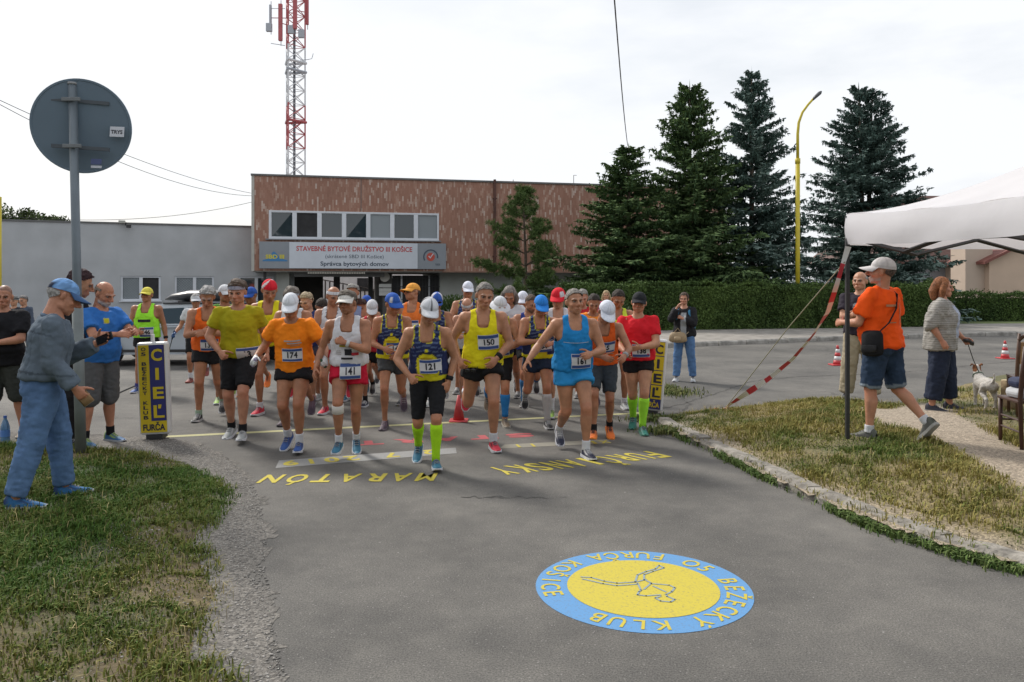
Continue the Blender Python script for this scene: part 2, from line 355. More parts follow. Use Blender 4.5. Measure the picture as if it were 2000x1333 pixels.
# round club emblem
EC = gnd(1255, 1147); ER = .617
def ring(r, n=72): return [(EC.x+r*math.cos(2*math.pi*i/n), EC.y+r*math.sin(2*math.pi*i/n)) for i in range(n)]
struct(mesh('painted_emblem', [(x, y, .002) for x, y in ring(ER)], [tuple(range(72))], P_BLU))
struct(mesh('painted_emblem_centre', [(x, y, .004) for x, y in ring(ER*.705)], [tuple(range(72))], P_YEL))
def ring_text(word, a0, a1, inward):
    V = []; Fc = []; n = len(word); hh = .115; r0 = ER*.855
    for i, ch in enumerate(word):
        if ch == ' ': continue
        v, f = text_geo(ch, .012); a = R(a0+(a1-a0)*(i+.5)/n); base = len(V)
        rad = Vector((math.cos(a), math.sin(a), 0)); upv = -rad if inward else rad; rt = Vector((upv.y, -upv.x, 0))
        c = Vector((EC.x, EC.y, 0))+rad*r0
        cx = (v[:, 0].max()+v[:, 0].min())/2
        for q in v:
            p = c+rt*((q[0]-cx)*hh*.9)+upv*((q[1]-.5)*hh); V.append((p.x, p.y, .0045))
        Fc += [tuple(int(t)+base for t in q) for q in f]
    struct(mesh('painted_emblem_lettering', V, Fc, P_YEL))
ring_text('O5 BEŽECKÝ KLUB', 52, -132, False)
ring_text('FURČA KOŠICE', 64, 197, True)
fig = [[(1135,1129),(1155,1130),(1180,1137),(1205,1141),(1240,1139),(1262,1134)], [(1138,1133),(1178,1142),(1205,1146),(1245,1143)], [(1241,1138),(1245,1125),(1262,1118),(1280,1113),(1287,1106),(1297,1111),(1275,1118),(1258,1124),(1258,1135)],
       [(1245,1141),(1252,1155),(1248,1158),(1245,1164),(1262,1166),(1290,1164)], [(1262,1136),(1272,1141),(1258,1153)], [(1272,1142),(1307,1145),(1318,1150),(1312,1158),(1301,1163),(1303,1167),(1318,1173),(1310,1178),(1290,1176),(1280,1170),(1290,1167)], [(1276,1147),(1300,1158)]]
mb = MB()
for st in fig:
    pts = [gnd(*p) for p in st]
    for a, b in zip(pts[:-1], pts[1:]):
        d = (b-a).normalized(); n = Vector((-d.y, d.x, 0))*.0062; e = d*.004
        q = [a-n-e, b-n+e, b+n+e, a+n-e]; mb.add([(p.x, p.y, .006) for p in q], [(0, 1, 2, 3)])
struct(mb.build('painted_emblem_runner', P_DRK))
# cracked patch in the asphalt
rr = random.Random(5); top_ = []; bot_ = []
for i in range(25):
    px = 900+i*8.6; c_ = 971+.012*(px-900)+rr.uniform(-2.2, 2.2); h_ = (.8+5.0*math.exp(-((i-8)/4)**2))*rr.uniform(.0, 1); top_.append(gnd(px, c_-h_*.35)); bot_.append(gnd(px, c_+h_*.65))
M_CRK = mat('crack_dark', (.065, .062, .058), .95, .5, 30)
v_ = [(p.x, p.y, .003) for q in zip(top_, bot_) for p in q]; struct(mesh('road_crack', v_, [(2*i, 2*i+1, 2*i+3, 2*i+2) for i in range(24)], M_CRK))
for ln_ in (((1280, 800), (1310, 796), (1345, 785), (1400, 768), (1470, 745), (1560, 736), (1640, 733)), ((1290, 812), (1330, 806), (1350, 790), (1322, 772), (1300, 764)), ((1640, 733), (1760, 728), (1880, 716), (2050, 700))):
    p_ = [gnd(*q) for q in ln_]; mb = MB()
    for a, b in zip(p_[:-1], p_[1:]):
        n_ = max(2, int((b-a).length/.12)); pr = None; d_ = (b-a).normalized(); nn = Vector((-d_.y, d_.x, 0))
        for k in range(n_+1):
            c_ = a+(b-a)*k/n_+nn*rr.uniform(-.03, .03); w_ = rr.uniform(.006, .022); cu_ = (c_-nn*w_, c_+nn*w_)
            if pr: mb.add([(q.x, q.y, .003) for q in (pr[0], cu_[0], cu_[1], pr[1])], [(0, 1, 2, 3)])
            pr = cu_
    struct(mb.build('road_crack', M_CRK))
# ---------------------------------------------------------------- buildings
def cladding():
    m = bpy.data.materials.new('tile_cladding'); m.use_nodes = True; t = m.node_tree; b = t.nodes['Principled BSDF']; k = t.links.new
    tcn = t.nodes.new('ShaderNodeTexCoord'); sp = t.nodes.new('ShaderNodeSeparateXYZ'); k(tcn.outputs['Object'], sp.inputs[0]); cb = t.nodes.new('ShaderNodeCombineXYZ')
    k(sp.outputs['Z'], cb.inputs[0]); k(sp.outputs['X'], cb.inputs[1])
    br = t.nodes.new('ShaderNodeTexBrick'); k(cb.outputs[0], br.inputs['Vector']); br.inputs['Scale'].default_value = 1
    br.inputs['Brick Width'].default_value = .27; br.inputs['Row Height'].default_value = .085; br.inputs['Mortar Size'].default_value = .004; br.inputs['Bias'].default_value = 0
    br.inputs['Color1'].default_value = (0, 0, 0, 1); br.inputs['Color2'].default_value = (1, 1, 1, 1); br.inputs['Mortar'].default_value = (.3, .3, .3, 1)
    r = t.nodes.new('ShaderNodeValToRGB'); e = r.color_ramp.elements; e[0].position = 0; e[0].color = (.225, .110, .074, 1); e[1].position = 1; e[1].color = (.42, .33, .285, 1)
    for p, c in ((.35, (.245, .122, .083, 1)), (.66, (.265, .138, .096, 1)), (.80, (.30, .175, .128, 1)), (.92, (.355, .245, .195, 1))): q = e.new(p); q.color = c
    k(br.outputs['Color'], r.inputs['Fac'])
    n = t.nodes.new('ShaderNodeTexNoise'); n.inputs['Scale'].default_value = .5; n.inputs['Detail'].default_value = 5; k(tcn.outputs['Object'], n.inputs['Vector'])
    mr = t.nodes.new('ShaderNodeMapRange'); mr.inputs['To Min'].default_value = .95; mr.inputs['To Max'].default_value = 1.55; k(n.outputs['Fac'], mr.inputs['Value'])
    mu = t.nodes.new('ShaderNodeVectorMath'); mu.operation = 'SCALE'; k(r.outputs[0], mu.inputs[0]); k(mr.outputs[0], mu.inputs['Scale'])
    k(mu.outputs[0], b.inputs['Base Color']); b.inputs['Roughness'].default_value = .55
    bu = t.nodes.new('ShaderNodeBump'); bu.inputs['Strength'].default_value = .4; bu.inputs['Distance'].default_value = .01; k(br.outputs['Fac'], bu.inputs['Height']); bu.invert = True; k(bu.outputs[0], b.inputs['Normal'])
    return m
M_CLAD = cladding(); M_PLAS = mat('grey_plaster', (.43, .445, .46), .9, .10, .8, .15, 60, detail=7); M_PLG = mat('pale_plaster', (.36, .37, .345), .9, .1, 1.2, .15, 50)
M_FRAME = mat('white_window_frame', (.66, .69, .74), .45, .04, 4); M_DARKM = mat('dark_metal', (.03, .03, .032), .5); M_FLASH = mat('grey_flashing', (.13, .13, .13), .6, .15, 3)
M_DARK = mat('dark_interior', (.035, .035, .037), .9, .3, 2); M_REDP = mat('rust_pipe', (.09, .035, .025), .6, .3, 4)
def glass():
    m = bpy.data.materials.new('window_glass'); m.use_nodes = True; b = m.node_tree.nodes['Principled BSDF']
    b.inputs['Base Color'].default_value = (.030, .045, .055, 1); b.inputs['Roughness'].default_value = .03; b.inputs['IOR'].default_value = 1.5; b.inputs['Specular IOR Level'].default_value = .9; return m
M_GLASS = glass()
b1 = empty('office_building', (-13.04, 40, 0), 'two-storey office block clad in rust-red vertical tiles with an overhanging upper floor', 'building', R(13))
def bpart(name, m, *boxes, parent=b1, bevel=0):
    mb = MB()
    for a, b in boxes: mb.box(a, b)
    return mb.build(name, m, parent, bevel=bevel)
LB = 26.0
W0, W1, WZ0, WZ1 = .79, 9.41, 4.03, 5.47
bpart('upper_wall', M_CLAD, ((0, 0, 2.42), (W0, 10, 7.2)), ((W1, 0, 2.42), (LB, 10, 7.2)), ((W0, 0, 2.42), (W1, 10, WZ0)), ((W0, 0, WZ1), (W1, 10, 7.2)), ((W0, .4, WZ0), (W1, 10, WZ1)))
bpart('corner_trim', mat('pale_trim', (.45, .44, .40), .8, .1, 2), ((-.05, -.02, 2.40), (.09, .3, 7.205)))
bpart('parapet_flashing', M_FLASH, ((-.08, -.07, 7.2), (LB, .3, 7.29)))
bpart('soffit', mat('soffit_board', (.22, .21, .19), .8, .2, 3), ((.02, .03, 2.36), (LB, 9, 2.42)))
bpart('edge_strip', mat('edge_copper', (.24, .14, .10), .7, .2, 2), ((9.6, -.05, 2.36), (LB, .04, 2.44)))
wn = bpart('window_band', M_FRAME, ((W0, -.03, WZ1-.07), (W1, .12, WZ1)), ((W0, -.03, WZ0), (W1, .12, WZ0+.09)))
bpart('window_sill', mat('sill_metal', (.24, .25, .27), .5), ((W0-.15, -.16, WZ0-.05), (W1+.1, .02, WZ0-.003)))
pw = (W1-W0)/7
for i in range(7):
    x0 = W0+i*pw; x1 = x0+pw
    f = bpart('window_frame', M_FRAME, ((x0, -.025, WZ0+.09), (x0+.13, .1, WZ1-.07)), ((x1-.09, -.025, WZ0+.09), (x1, .1, WZ1-.07)), ((x0, -.02, WZ0+.085), (x1, .1, WZ0+.12)), ((x0, -.02, WZ1-.1), (x1, .1, WZ1-.065)))
    g = mesh('pane', [(x0+.12, .06, WZ0+.08), (x1-.08, .06, WZ0+.08), (x1-.08, .065+.01*(i % 3-1), WZ1-.06), (x0+.12, .065+.01*(i % 2), WZ1-.06)], [(0, 1, 2, 3)], M_GLASS, f)
    if i in (1, 4, 6):
        bl = bpart('blind', mat('blind_grey', (.26, .29, .31), .7) if i != 1 else M_DARK, ((x0+.14, .045, WZ0+.12), (x1-.1, .055, WZ1-.1)), parent=f)
        bl.location.y = .0
bpart('joint_strip', M_FLASH, ((5.35, -.012, 5.5), (5.38, .01, 7.2)))
pp = bpart('downpipe', M_REDP, ((12.35, -.16, 2.44), (12.47, -.04, 7.35)))
bpart('pipe_bracket', M_REDP, *[((12.30, -.18, z), (12.52, .02, z+.06)) for z in (3.2, 4.7, 6.3)], parent=pp)
# ground floor
bpart('ground_floor_wall', M_PLG, ((9.6, 1.1, 0), (LB, 9, 2.37)))
bpart('passage_wall', M_PLG, ((1.1, .8, 0), (1.75, 9.2, 2.37)))
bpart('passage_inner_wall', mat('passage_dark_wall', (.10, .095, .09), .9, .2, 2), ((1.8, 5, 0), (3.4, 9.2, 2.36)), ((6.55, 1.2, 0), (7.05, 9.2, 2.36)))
bpart('passage_beam', M_FLASH, ((2.0, .6, 2.12), (6.6, .85, 2.37)))
mb = MB()
for i in range(34): mb.box((2.7+i*.085, -.02, 2.27), (2.7+i*.085+.05, .02, 2.36))
mb.build('passage_grille', mat('grille_cream', (.5, .47, .40), .6), b1)
bpart('support_post', M_DARKM, ((.50, .35, 0), (.64, .5, 2.36)))
bpart('support_post', M_DARKM, ((4.0, 3.4, 0), (4.35, 3.7, 2.36)))
bpart('support_post', M_DARKM, ((5.9, 3.4, 0), (6.15, 3.7, 2.36)))
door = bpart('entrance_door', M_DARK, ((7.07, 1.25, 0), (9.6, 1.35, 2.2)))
bpart('door_frame', M_FRAME, ((7.5, 1.15, 0), (7.6, 1.24, 2.2)), ((9.0, 1.15, 0), (9.08, 1.24, 2.2)), parent=door)
mb = MB()
for i in range(14): mb.box((7.3+i*.17, .98, .3), (7.325+i*.17, 1.0, 2.2))
for z in (.9, 1.6, 2.05): mb.box((7.25, .975, z), (9.6, 1.005, z+.03))
mb.build('door_lattice', M_DARKM, door)
mb = MB(); mb.lathe([(.0, 0), (.26, 0), (.26, .04), (.0, .04)], n=24); mb.xf(Matrix.Translation((6.65, 1.0, 2.12)) @ Matrix.Rotation(R(90), 4, 'X'))
ck = mb.build('wall_clock', mat('clock_face', (.5, .48, .44), .5), b1)
for i, z in enumerate((1.75, 1.52, 1.32)): bpart('notice_plate', mat('plate_white', (.6, .6, .58), .5), ((6.35, 1.05, z-.19), (7.0, 1.1, z)))
# signboard
sg = empty('building_sign', b1.matrix_basis @ Vector((.34, -.1, 2.53)), 'long white and grey sign with red company name under the upper windows', 'sign', R(13))
M_SIGNG = mat('sign_grey', (.25, .275, .305), .5, .05, 2); M_SIGNW = mat('sign_white', (.58, .62, .68), .45, .04, 2); M_TRED = mat('sign_red_letters', (.50, .06, .065), .5); M_TDK = mat('sign_dark_letters', (.06, .085, .12), .5)
SW = 9.43
MB().box((0, -.05, 0), (SW, .05, 1.35)).build('side_panel', M_SIGNG, sg)
MB().box((1.45, -.075, .015), (7.93, -.052, 1.335)).build('main_panel', M_SIGNW, sg)
tm = lambda x, z: Matrix.Translation((x, -.082, z))
text_on('lettering', 'STAVEBNÉ BYTOVÉ DRUŽSTVO III KOŠICE', M_TRED, tm(4.72, .90), .25, sg, .022, 5.85)
text_on('lettering', '(skrátené SBD III Košice)', M_TDK, tm(4.7, .545), .19, sg, 0, 2.95)
text_on('lettering', 'Správca bytových domov', M_TDK, tm(4.7, .155), .22, sg, .02, 3.45)
lm = MB()
hill = [(.16, .42), (.45, .50), (.62, .80), (.70, .86), (.80, .78), (1.0, .52), (1.36, .42), (1.36, .36), (.16, .36)]
lm.add([(x, -.056, z) for x, z in hill], [tuple(range(len(hill)))])
lm.build('logo_hill', mat('logo_blue', (.05, .20, .42), .5), sg)
text_on('logo_lettering', 'SBD III', mat('logo_yellow', (.62, .55, .04), .5), Matrix.Translation((.76, -.062, .50)), .2, sg, .035, .9)
mb = MB(); c = (8.62, -.058, .64)
mb.add([(c[0]+.22*math.cos(i*.2618), c[1], c[2]+.22*math.sin(i*.2618)) for i in range(24)], [tuple(range(24))])
mb.build('logo_disc', mat('logo_red', (.50, .075, .05), .5), sg)
mb = MB(); mb.add([(8.5, -.064, .66), (8.6, -.064, .55), (8.62, -.064, .6), (8.53, -.064, .7)], [(0, 1, 2, 3)]); mb.add([(8.6, -.064, .55), (8.78, -.064, .82), (8.73, -.064, .82), (8.58, -.064, .6)], [(0, 1, 2, 3)])
mb.build('logo_tick', M_SIGNW, sg)
mb = MB()
for i in range(13):
    a0, a1 = R(-10+i*17), R(-10+(i+1)*17)
    mb.add([(c[0]+r*math.cos(a), -.06, c[2]+r*math.sin(a)) for r, a in ((.33, a0), (.40, a0), (.40, a1), (.33, a1))], [(0, 1, 2, 3)])
mb.build('logo_arc', M_TDK, sg)
text_on('logo_lettering', 'TSÜS', M_TDK, Matrix.Translation((8.98, -.06, .2)), .09, sg, .02)
# low grey annex
GA = Vector((-23.9, 37.2, 0)); gdir = Vector((10.3, 4.3, 0)); gl = gdir.length; ga = math.atan2(4.3, 10.3)
b2 = empty('grey_annex', GA, 'long low grey plastered building left of the tiled block', 'building', ga)
T0 = -9.0; T1 = gl+2.2
wins = [(5.05, 6.85, .92, 2.14), (7.5, 9.35, .92, 2.14), (10.55, 12.3, .05, 2.14)]
bx = []; cur = T0
for a, b, z0, z1 in wins: bx += [((cur, 0, 0), (a, 8, 4.7)), ((a, 0, 0), (b, 8, z0)), ((a, 0, z1), (b, 8, 4.7)), ((a, .35, z0), (b, 8, z1))]; cur = b
bx.append(((cur, 0, 0), (T1, 8, 4.7)))
bpart('wall', M_PLAS, *bx, parent=b2)
bpart('roof_flashing', M_FLASH, ((T0, -.06, 4.7), (T1, .25, 4.78)), parent=b2)
M_BLIND = mat('pale_blind', (.33, .37, .40), .6, .05, 5); M_GRID = mat('grid_metal', (.16, .18, .19), .6)
for i, (a, b, z0, z1) in enumerate(wins):
    wf = bpart('window', M_FRAME, ((a, .06, z0), (b, .16, z0+.09)), ((a, .06, z1-.08), (b, .16, z1)), ((a, .06, z0+.09), (a+.09, .16, z1-.08)), ((b-.09, .06, z0+.09), (b, .16, z1-.08)), (((a+b)/2-.08, .06, z0+.09), ((a+b)/2+.08, .16, z1-.08)), parent=b2)
    for j, (p, q) in enumerate(((a+.09, (a+b)/2-.08), ((a+b)/2+.08, b-.09))):
        dk = (i == 0 and j == 1)
        bpart('pane', M_GLASS if not dk else M_DARK, ((p, .15, z0+.05), (q, .17, z1-.05)), parent=wf)
        if not dk and i < 2:
            bpart('blind', M_BLIND, ((p+.01, .125, z0+.1), (q-.01, .135, z1-.09)), parent=wf)
            mb = MB(); st = .13; nx = int((q-p+z1-z0)/st)+1; h = z1-z0-.2
            for k in range(-12, nx+12):
                for s in (1, -1):
                    x0 = p+k*st; pts = []
                    t0 = max(0, ((p-x0) if s > 0 else (x0-q))); t1 = min(h, ((q-x0) if s > 0 else (x0-p)))
                    if t1 > t0+.02: mb.bar((x0+s*t0, .10, z0+.1+t0), (x0+s*t1, .10, z0+.1+t1), .008, 3)
            mb.build('lattice', M_GRID, wf)
    bpart('window_sill', M_FRAME, ((a-.06, -.12, z0-.05), (b+.06, .059, z0-.002)), parent=b2)
text_on('lettering', 'P', M_FRAME, Matrix.Translation((12.0, -.01, 1.35)), .36, b2, .02)
# security floodlight on the annex roof edge
fl = empty('roof_floodlight', b2.matrix_basis @ Vector((6.0-.75, -.25, 4.72)), 'small floodlight bracketed to the grey annex roof edge', 'floodlight', ga)
MB().bar((0, .2, -.1), (.05, 0, .05), .02).build('bracket', M_DARKM, fl)
MB().box((-.28, -.1, .0), (.02, .12, .14)).build('lamp_housing', mat('lamp_pale', (.42, .42, .38), .5), fl, bevel=.02)
MB().box((.06, -.14, -.22), (.28, .06, -.05)).build('sensor', M_DARKM, fl, bevel=.02)
# white building seen through the passage
b3 = empty('yard_building', (-9, 62, 0), 'white yard building seen through the dark passage under the office', 'building', R(8))
bpart('wall', mat('yard_white', (.6, .6, .6), .8, .1, 2), ((-6, 0, 0), (8, 6, 4.2)), parent=b3)
for i in range(4): bpart('window', M_DARK, ((-3+i*2.2, -.05, 1.2), (-1.8+i*2.2, .03, 2.2)), parent=b3)
yr = empty('stair_railing', b1.matrix_basis @ Vector((3.2, 11, 0)), 'dark slatted railing behind the passage', 'railing', R(13))
for i in range(16): MB().box((i*.28, 0, 0), (i*.28+.09, .04, 2.0-i*.055)).build('rail_post', M_FLASH, yr)
MB().bar((0, -.03, 2.05), (4.4, -.03, 1.2), .04).build('handrail', M_FLASH, yr)
# houses on the right
b4 = empty('grey_house', (23.0, 48, 0), 'pale grey-blue house with a brown hipped roof behind the right spruce', 'house', R(4))
bpart('wall', mat('house_blue', (.36, .40, .46), .9, .08, 1), ((-.6, 0, 0), (13, 9, 3.2)), parent=b4)
mesh('roof', [(-1.3, -.7, 3.1), (13.7, -.7, 3.1), (13.7, 9.7, 3.1), (-1.3, 9.7, 3.1), (2.2, 4.5, 7.6), (8.5, 4.5, 7.6), (-1.3, -.7, 2.95), (13.7, -.7, 2.95), (13.7, 9.7, 2.95), (-1.3, 9.7, 2.95)],
     [(0, 1, 5, 4), (1, 2, 5), (2, 3, 4, 5), (3, 0, 4), (6, 7, 1, 0), (7, 8, 2, 1), (8, 9, 3, 2), (9, 6, 0, 3), (9, 8, 7, 6)], mat('brown_roof', (.12, .062, .05), .75, .15, 5, .3, 14), b4)
bpart('window', M_DARK, ((3.4, -.05, 1.3), (4.4, .02, 2.4)), parent=b4)
b5 = empty('peach_house', (25.2, 44, 0), 'peach-coloured house with low gable and wide chimney at right edge', 'house', R(2))
M_PEACH = mat('peach_plaster', (.60, .46, .35), .9, .06, 1)
mesh('wall', [(1.2, 0, 0), (14, 0, 0), (14, 8, 0), (1.2, 8, 0), (1.2, 0, 3.0), (14, 0, 3.0), (14, 8, 3.0), (1.2, 8, 3.0), (7.5, 0, 6.0), (7.5, 8, 6.0)],
     [(0, 1, 5, 8, 4), (1, 2, 6, 5), (2, 3, 7, 9, 6), (3, 0, 4, 7), (4, 8, 9, 7), (8, 5, 6, 9)], M_PEACH, b5)
mesh('roof', [(.7, -.4, 2.83), (7.5, -.4, 6.08), (14.5, -.4, 2.83), (.7, 8.4, 2.83), (7.5, 8.4, 6.08), (14.5, 8.4, 2.83), (.7, -.4, 2.98), (7.5, -.4, 6.24), (14.5, -.4, 2.98), (.7, 8.4, 2.98), (7.5, 8.4, 6.24), (14.5, 8.4, 2.98)],
     [(6, 7, 10, 9), (7, 8, 11, 10), (0, 3, 4, 1), (1, 4, 5, 2), (0, 1, 7, 6), (1, 2, 8, 7), (3, 9, 10, 4), (4, 10, 11, 5), (0, 6, 9, 3), (2, 5, 11, 8)], mat('red_roof', (.20, .07, .055), .7, .1, 5), b5)
bpart('chimney', mat('chimney_peach', (.52, .42, .34), .9, .06, 1), ((.1, .4, 0), (1.65, 1.8, 4.3)), parent=b5)
w5 = bpart('window', M_FRAME, ((4.0, -.06, .9), (6.3, .02, 1.95)), parent=b5); bpart('pane', M_DARK, ((4.12, -.08, 1.0), (6.2, -.04, 1.83)), parent=w5)
# ---------------------------------------------------------------- mast behind the office
mt = empty('radio_mast', at(573, 342, 56)*Vector((1, 1, 0)) if False else Vector(((573-1000)/F*56, 56, 0)), 'tall red and white lattice radio mast behind the office roof', 'mast')
M_MR = mat('mast_red', (.42, .10, .11), .6, .1, 2); M_MW = mat('mast_white', (.62, .64, .66), .6, .1, 2); M_MG = mat('antenna_grey', (.36, .39, .43), .5)
za = lambda py: CAMH+(HOR-py)/F*56
legs = [Vector((.80*math.cos(a), .80*math.sin(a), 0)) for a in (R(-100), R(20), R(140))]
for m_, p0, p1 in ((M_MW, 345, 290), (M_MR, 290, 205), (M_MW, 205, 92), (M_MR, 92, -30)):
    mb = MB(); z0, z1 = za(p0), za(p1); n = max(1, round((z1-z0)/1.0))
    for l in legs: mb.bar(l+Vector((0, 0, z0)), l+Vector((0, 0, z1)), .06, 6)
    for i in range(n):
        a, b = z0+(z1-z0)*i/n, z0+(z1-z0)*(i+1)/n
        for j in range(3):
            p, q = legs[j], legs[(j+1) % 3]; mid = (p+q)/2
            mb.bar(p+Vector((0, 0, a)), q+Vector((0, 0, b)), .032, 4); mb.bar(q+Vector((0, 0, a)), p+Vector((0, 0, b)), .032, 4); mb.bar(p+Vector((0, 0, a)), q+Vector((0, 0, a)), .025, 4)
    mb.build('lattice_section', m_, mt)
lowz = MB()
for l in legs: lowz.bar(l, l+Vector((0, 0, za(345))), .045, 6)
lowz.build('lattice_section', M_MR, mt)
for py, m_ in ((122, M_MW), (140, M_MG), (238, M_MR)):
    mb = MB(); z = za(py); pts = [l*1.12+Vector((0, 0, z)) for l in legs]
    for j in range(3): mb.bar(pts[j], pts[(j+1) % 3], .09, 6)
    mb.build('collar', m_, mt)
MB().bar((.12, -.2, 0), (.12, -.2, za(60)), .1, 6).build('cable_ladder', mat('cable_dark', (.14, .15, .17), .7), mt)
def ant(dx, p0, p1, wd, m_, dy=-.9):
    x = dx/F*56; a = MB().box((x-wd/2, dy-.12, za(p1)), (x+wd/2, dy+.12, za(p0))).build('panel_antenna', m_, mt, bevel=.03)
    MB().bar((x, dy+.14, za(p1)-.3), (x, dy+.14, za(p0)+.3), .03).build('antenna_pole', M_MG, a)
    MB().bar((x, dy+.14, za((p0+p1)/2)), (0, 0, za((p0+p1)/2)), .03).build('antenna_arm', M_MR, a)
ant(-18, 17, 88, .26, M_MR); ant(10, -20, 65, .26, M_MR); ant(24, -5, 45, .2, M_MR, .4); ant(-43, 12, 60, .14, M_MG, -.2)
for dx, py in ((-40, 62), (22, 74), (2, 66)): MB().box((dx/F*56-.2, -1.0, za(py+8)), (dx/F*56+.2, -.75, za(py-8))).build('radio_unit', M_MG, mt, bevel=.03)
mb = MB(); mb.bar((-43/F*56, -.1, za(18)), (-.5, -.3, za(20)), .025, 4); mb.bar((-43/F*56, -.1, za(86)), (-.5, -.3, za(92)), .025, 4); mb.build('side_arm', M_MG, mt)
mb = MB(); mb.tube([(.5, 0, za(118)), (1.0, 0, za(117)), (1.3, 0, za(115)), (1.4, 0, za(105))], .025, 5); mb.build('whip_antenna', M_MG, mt)
# roof aerials on the office
for px, h in ((1012, .35), (1133, .7)):
    k = (px-1000)/F; t = (13.04+40*k)/(.974-.225*k)
    ra = empty('roof_aerial', b1.matrix_basis @ Vector((t, 1.2, 7.2)), 'thin roof aerial on the office parapet, %s' % ('short with crossbar' if h < .5 else 'tall bent one near the spruces'), 'aerial', R(13))
    MB().bar((0, 0, -.1), (0, 0, h), .018, 5).build('aerial_rod', M_FLASH, ra)
    if h > .5: MB().bar((0, 0, h), (.18, 0, h), .014, 5).build('aerial_tip', M_FLASH, ra)
    else: MB().bar((-.3, 0, .12), (.3, 0, .12), .02, 5).build('crossbar', M_FLASH, ra)
# overhead wires
M_WIRE = mat('wire', (.03, .03, .03), .6)
def wire(label, a, b, sag, r=.008):
    pts = [a+(b-a)*(i/20)-Vector((0, 0, 1))*sag*4*(i/20)*(1-i/20) for i in range(21)]
    return tag(MB().tube(pts, r, 4).build('overhead_wire', M_WIRE), label, 'wire')
wire('upper of two wires running from the road sign to the office', at(-60, 168, 20), at(492, 378, 40.2), .35, .010)
wire('lower of two wires running from the road sign to the office', at(-60, 172, 20), at(492, 383, 40.2), .62, .010)
wire('wire sagging just above the grey annex roof to the office', at(-60, 416, 30), at(492, 395, 40.5), .55, .010)
wire('nearly vertical wire hanging from the sky to a spruce top', at(1197, -40, 12), at(1226, 285, 28), .25, .012)
# ---------------------------------------------------------------- vegetation
M_NEEDLE = mat('spruce_needles', (.04, .07, .04), .85, .25, 20, attr='Col', spec=.2); M_LEAF = mat('hedge_leaves', (.06, .1, .03), .75, .2, 12, attr='Col', spec=.25); M_BARK = mat('bark', (.10, .075, .055), .95, .3, 9, .6, 30); M_BLADE = mat('grass_blades', (.1, .12, .03), .8, 0, 1, attr='Col', spec=.2)
def rhombi(name, C, D, U, L_, W_, cols, m, parent=None, tris=False):
    """one pointed leaf per row: centre C, direction D, side U, length, width"""
    n = len(C); L_ = L_[:, None]; W_ = W_[:, None]
    v = np.empty((n, 4, 3)); v[:, 0] = C-D*L_*.5; v[:, 1] = C-D*L_*.05+U*W_*.5; v[:, 2] = C+D*L_*.5; v[:, 3] = C-D*L_*.05-U*W_*.5
    f = np.arange(n*4).reshape(n, 4)
    return mesh(name, v.reshape(-1, 3), f, m, parent, False, np.repeat(cols, 4, 0))
def unit(a): return a/np.maximum(np.linalg.norm(a, axis=1, keepdims=True), 1e-9)
